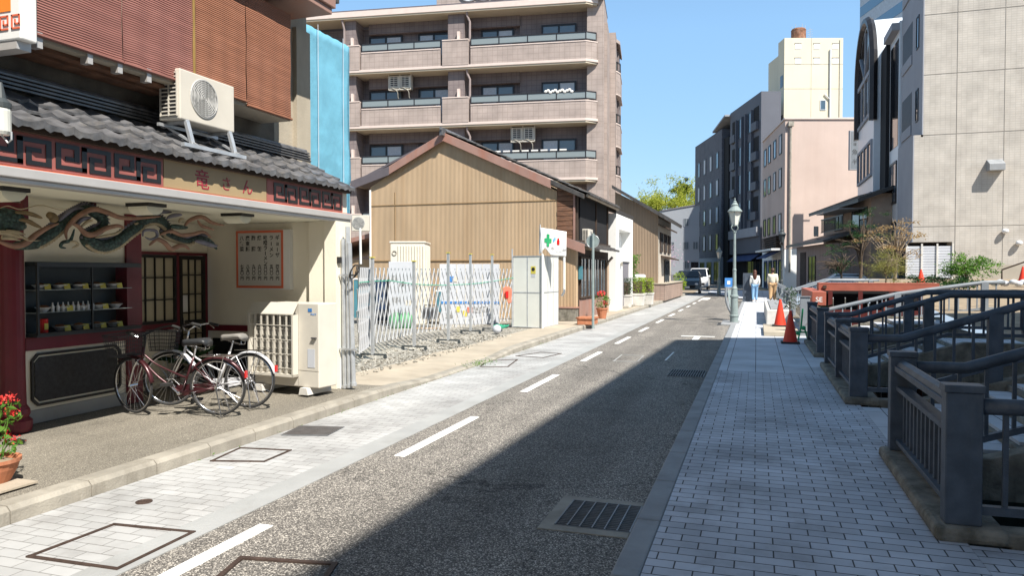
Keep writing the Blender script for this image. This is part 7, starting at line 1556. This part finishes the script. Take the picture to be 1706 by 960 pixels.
# hill and its trees
m=MB(); c=RD(33,150,0)
nn=24
for j in range(7):
    for k in range(nn): a=2*math.pi*k/nn; r_=38*(1-(j/6)**2)**.5 if j<6 else .1; m.v.append(c+Vector((math.cos(a)*r_*1.3,math.sin(a)*r_*.6,-2+15*j/6+.8*math.sin(k*2.3+j))))
for j in range(6):
    for k in range(nn): m.f.append((j*nn+k,j*nn+(k+1)%nn,(j+1)*nn+(k+1)%nn,(j+1)*nn+k))
struct('wooded_hill',m,M('hill_green',(.10,.13,.03),var=.4,scale=.3))
def far_tree(label,u,v,d,rad,hh,mt):
    r_=(u-853)/F_*d; top=zv(v,d); c=RD(r_,d,top-hh); t=thing('bamboo_clump',label,'bamboo',RD(r_,d,8),group='yellow-green bamboo on the hill'); l=MB(); cl=[Vector((R.gauss(0,.5),R.gauss(0,.5),R.gauss(0,.45))) for _ in range(30)]
    for k in range(2400): q=R.choice(cl)+Vector((R.gauss(0,.16),R.gauss(0,.16),R.gauss(0,.16))); l.leaf(c+Vector((q.x*rad,q.y*rad,q.z*hh)),.3,asp=.4)
    l.build('crown',mt,t,recalc=False); q=MB()
    for k in range(5): q.tube([RD(r_+R.uniform(-1,1)*rad*.4,d,7),c+Vector((R.uniform(-.6,.6)*rad,0,hh*.4))],.08,4)
    q.build('culms',m_leafOl,t)
far_tree('tallest rounded yellow-green bamboo clump on the hill',1113,306,128,4.0,3.2,m_bamboo); far_tree('bamboo clump partly hidden by the charcoal office',1160,296,130,3.2,3.6,m_bamboo); far_tree('low bamboo clump left of the tallest one',1085,322,126,3.0,2.2,m_bamboo); far_tree('low bamboo clump between the two taller ones',1136,322,127,3.2,2.2,m_bamboo)
far_tree('dark thin-leaved treetop behind the bamboo',1138,302,136,1.6,1.6,m_leafD)
# building beyond the right edge whose roof edge shades the road
HB=14.3; T=thing('riverside_building','plain building standing outside the right edge of the photo that shades the road','building',(10,0,0)); m=MB(); m.prism([(7.0,10.2,0),(16,13.1,0),(16,-30,0),(5.62,-30,0)],(0,0,HB)); m.build('wall',m_beige,T)
fr=Fr((6.3,-10,0),(Vector((7.0,10.2,0))-Vector((5.62,-30,0))),(-1,.034,0))
for i in range(4):
    for k in range(6): window(T,Fr(Vector((5.62,-30,0)).lerp(Vector((7.0,10.2,0)),.3),(Vector((7.0,10.2,0))-Vector((5.62,-30,0))),(-1,.034,0)),1+4*k,3.2+4*k,1.5+3.3*i,3.2+3.3*i,m_frame,m_glass,mull=1)

MB().prism([(11.5,3.5,HB+.01),(16,4.5,HB+.01),(16,-30,HB+.01),(11,-30,HB+.01)],(0,0,6.5)).build('sky_blocking_floors',m_beige,T)  # unseen upper floors added to block sky light over the road
T=thing('sky_blocking_building','unseen three-storey building added beside the restaurant to cut sky light, outside the left edge of the photo','building',(-10,-15,0)); MB().box(-18,-6.2,-36,1.4,0,11).build('wall',m_conc,T)  # unseen building added to cut ambient sky light on the shaded road
for i in range(3):
    for k in range(7): window(T,FX(-6.2),-33+4.8*k,-30.4+4.8*k,1.2+3.3*i,2.9+3.3*i,m_frame,m_glass)
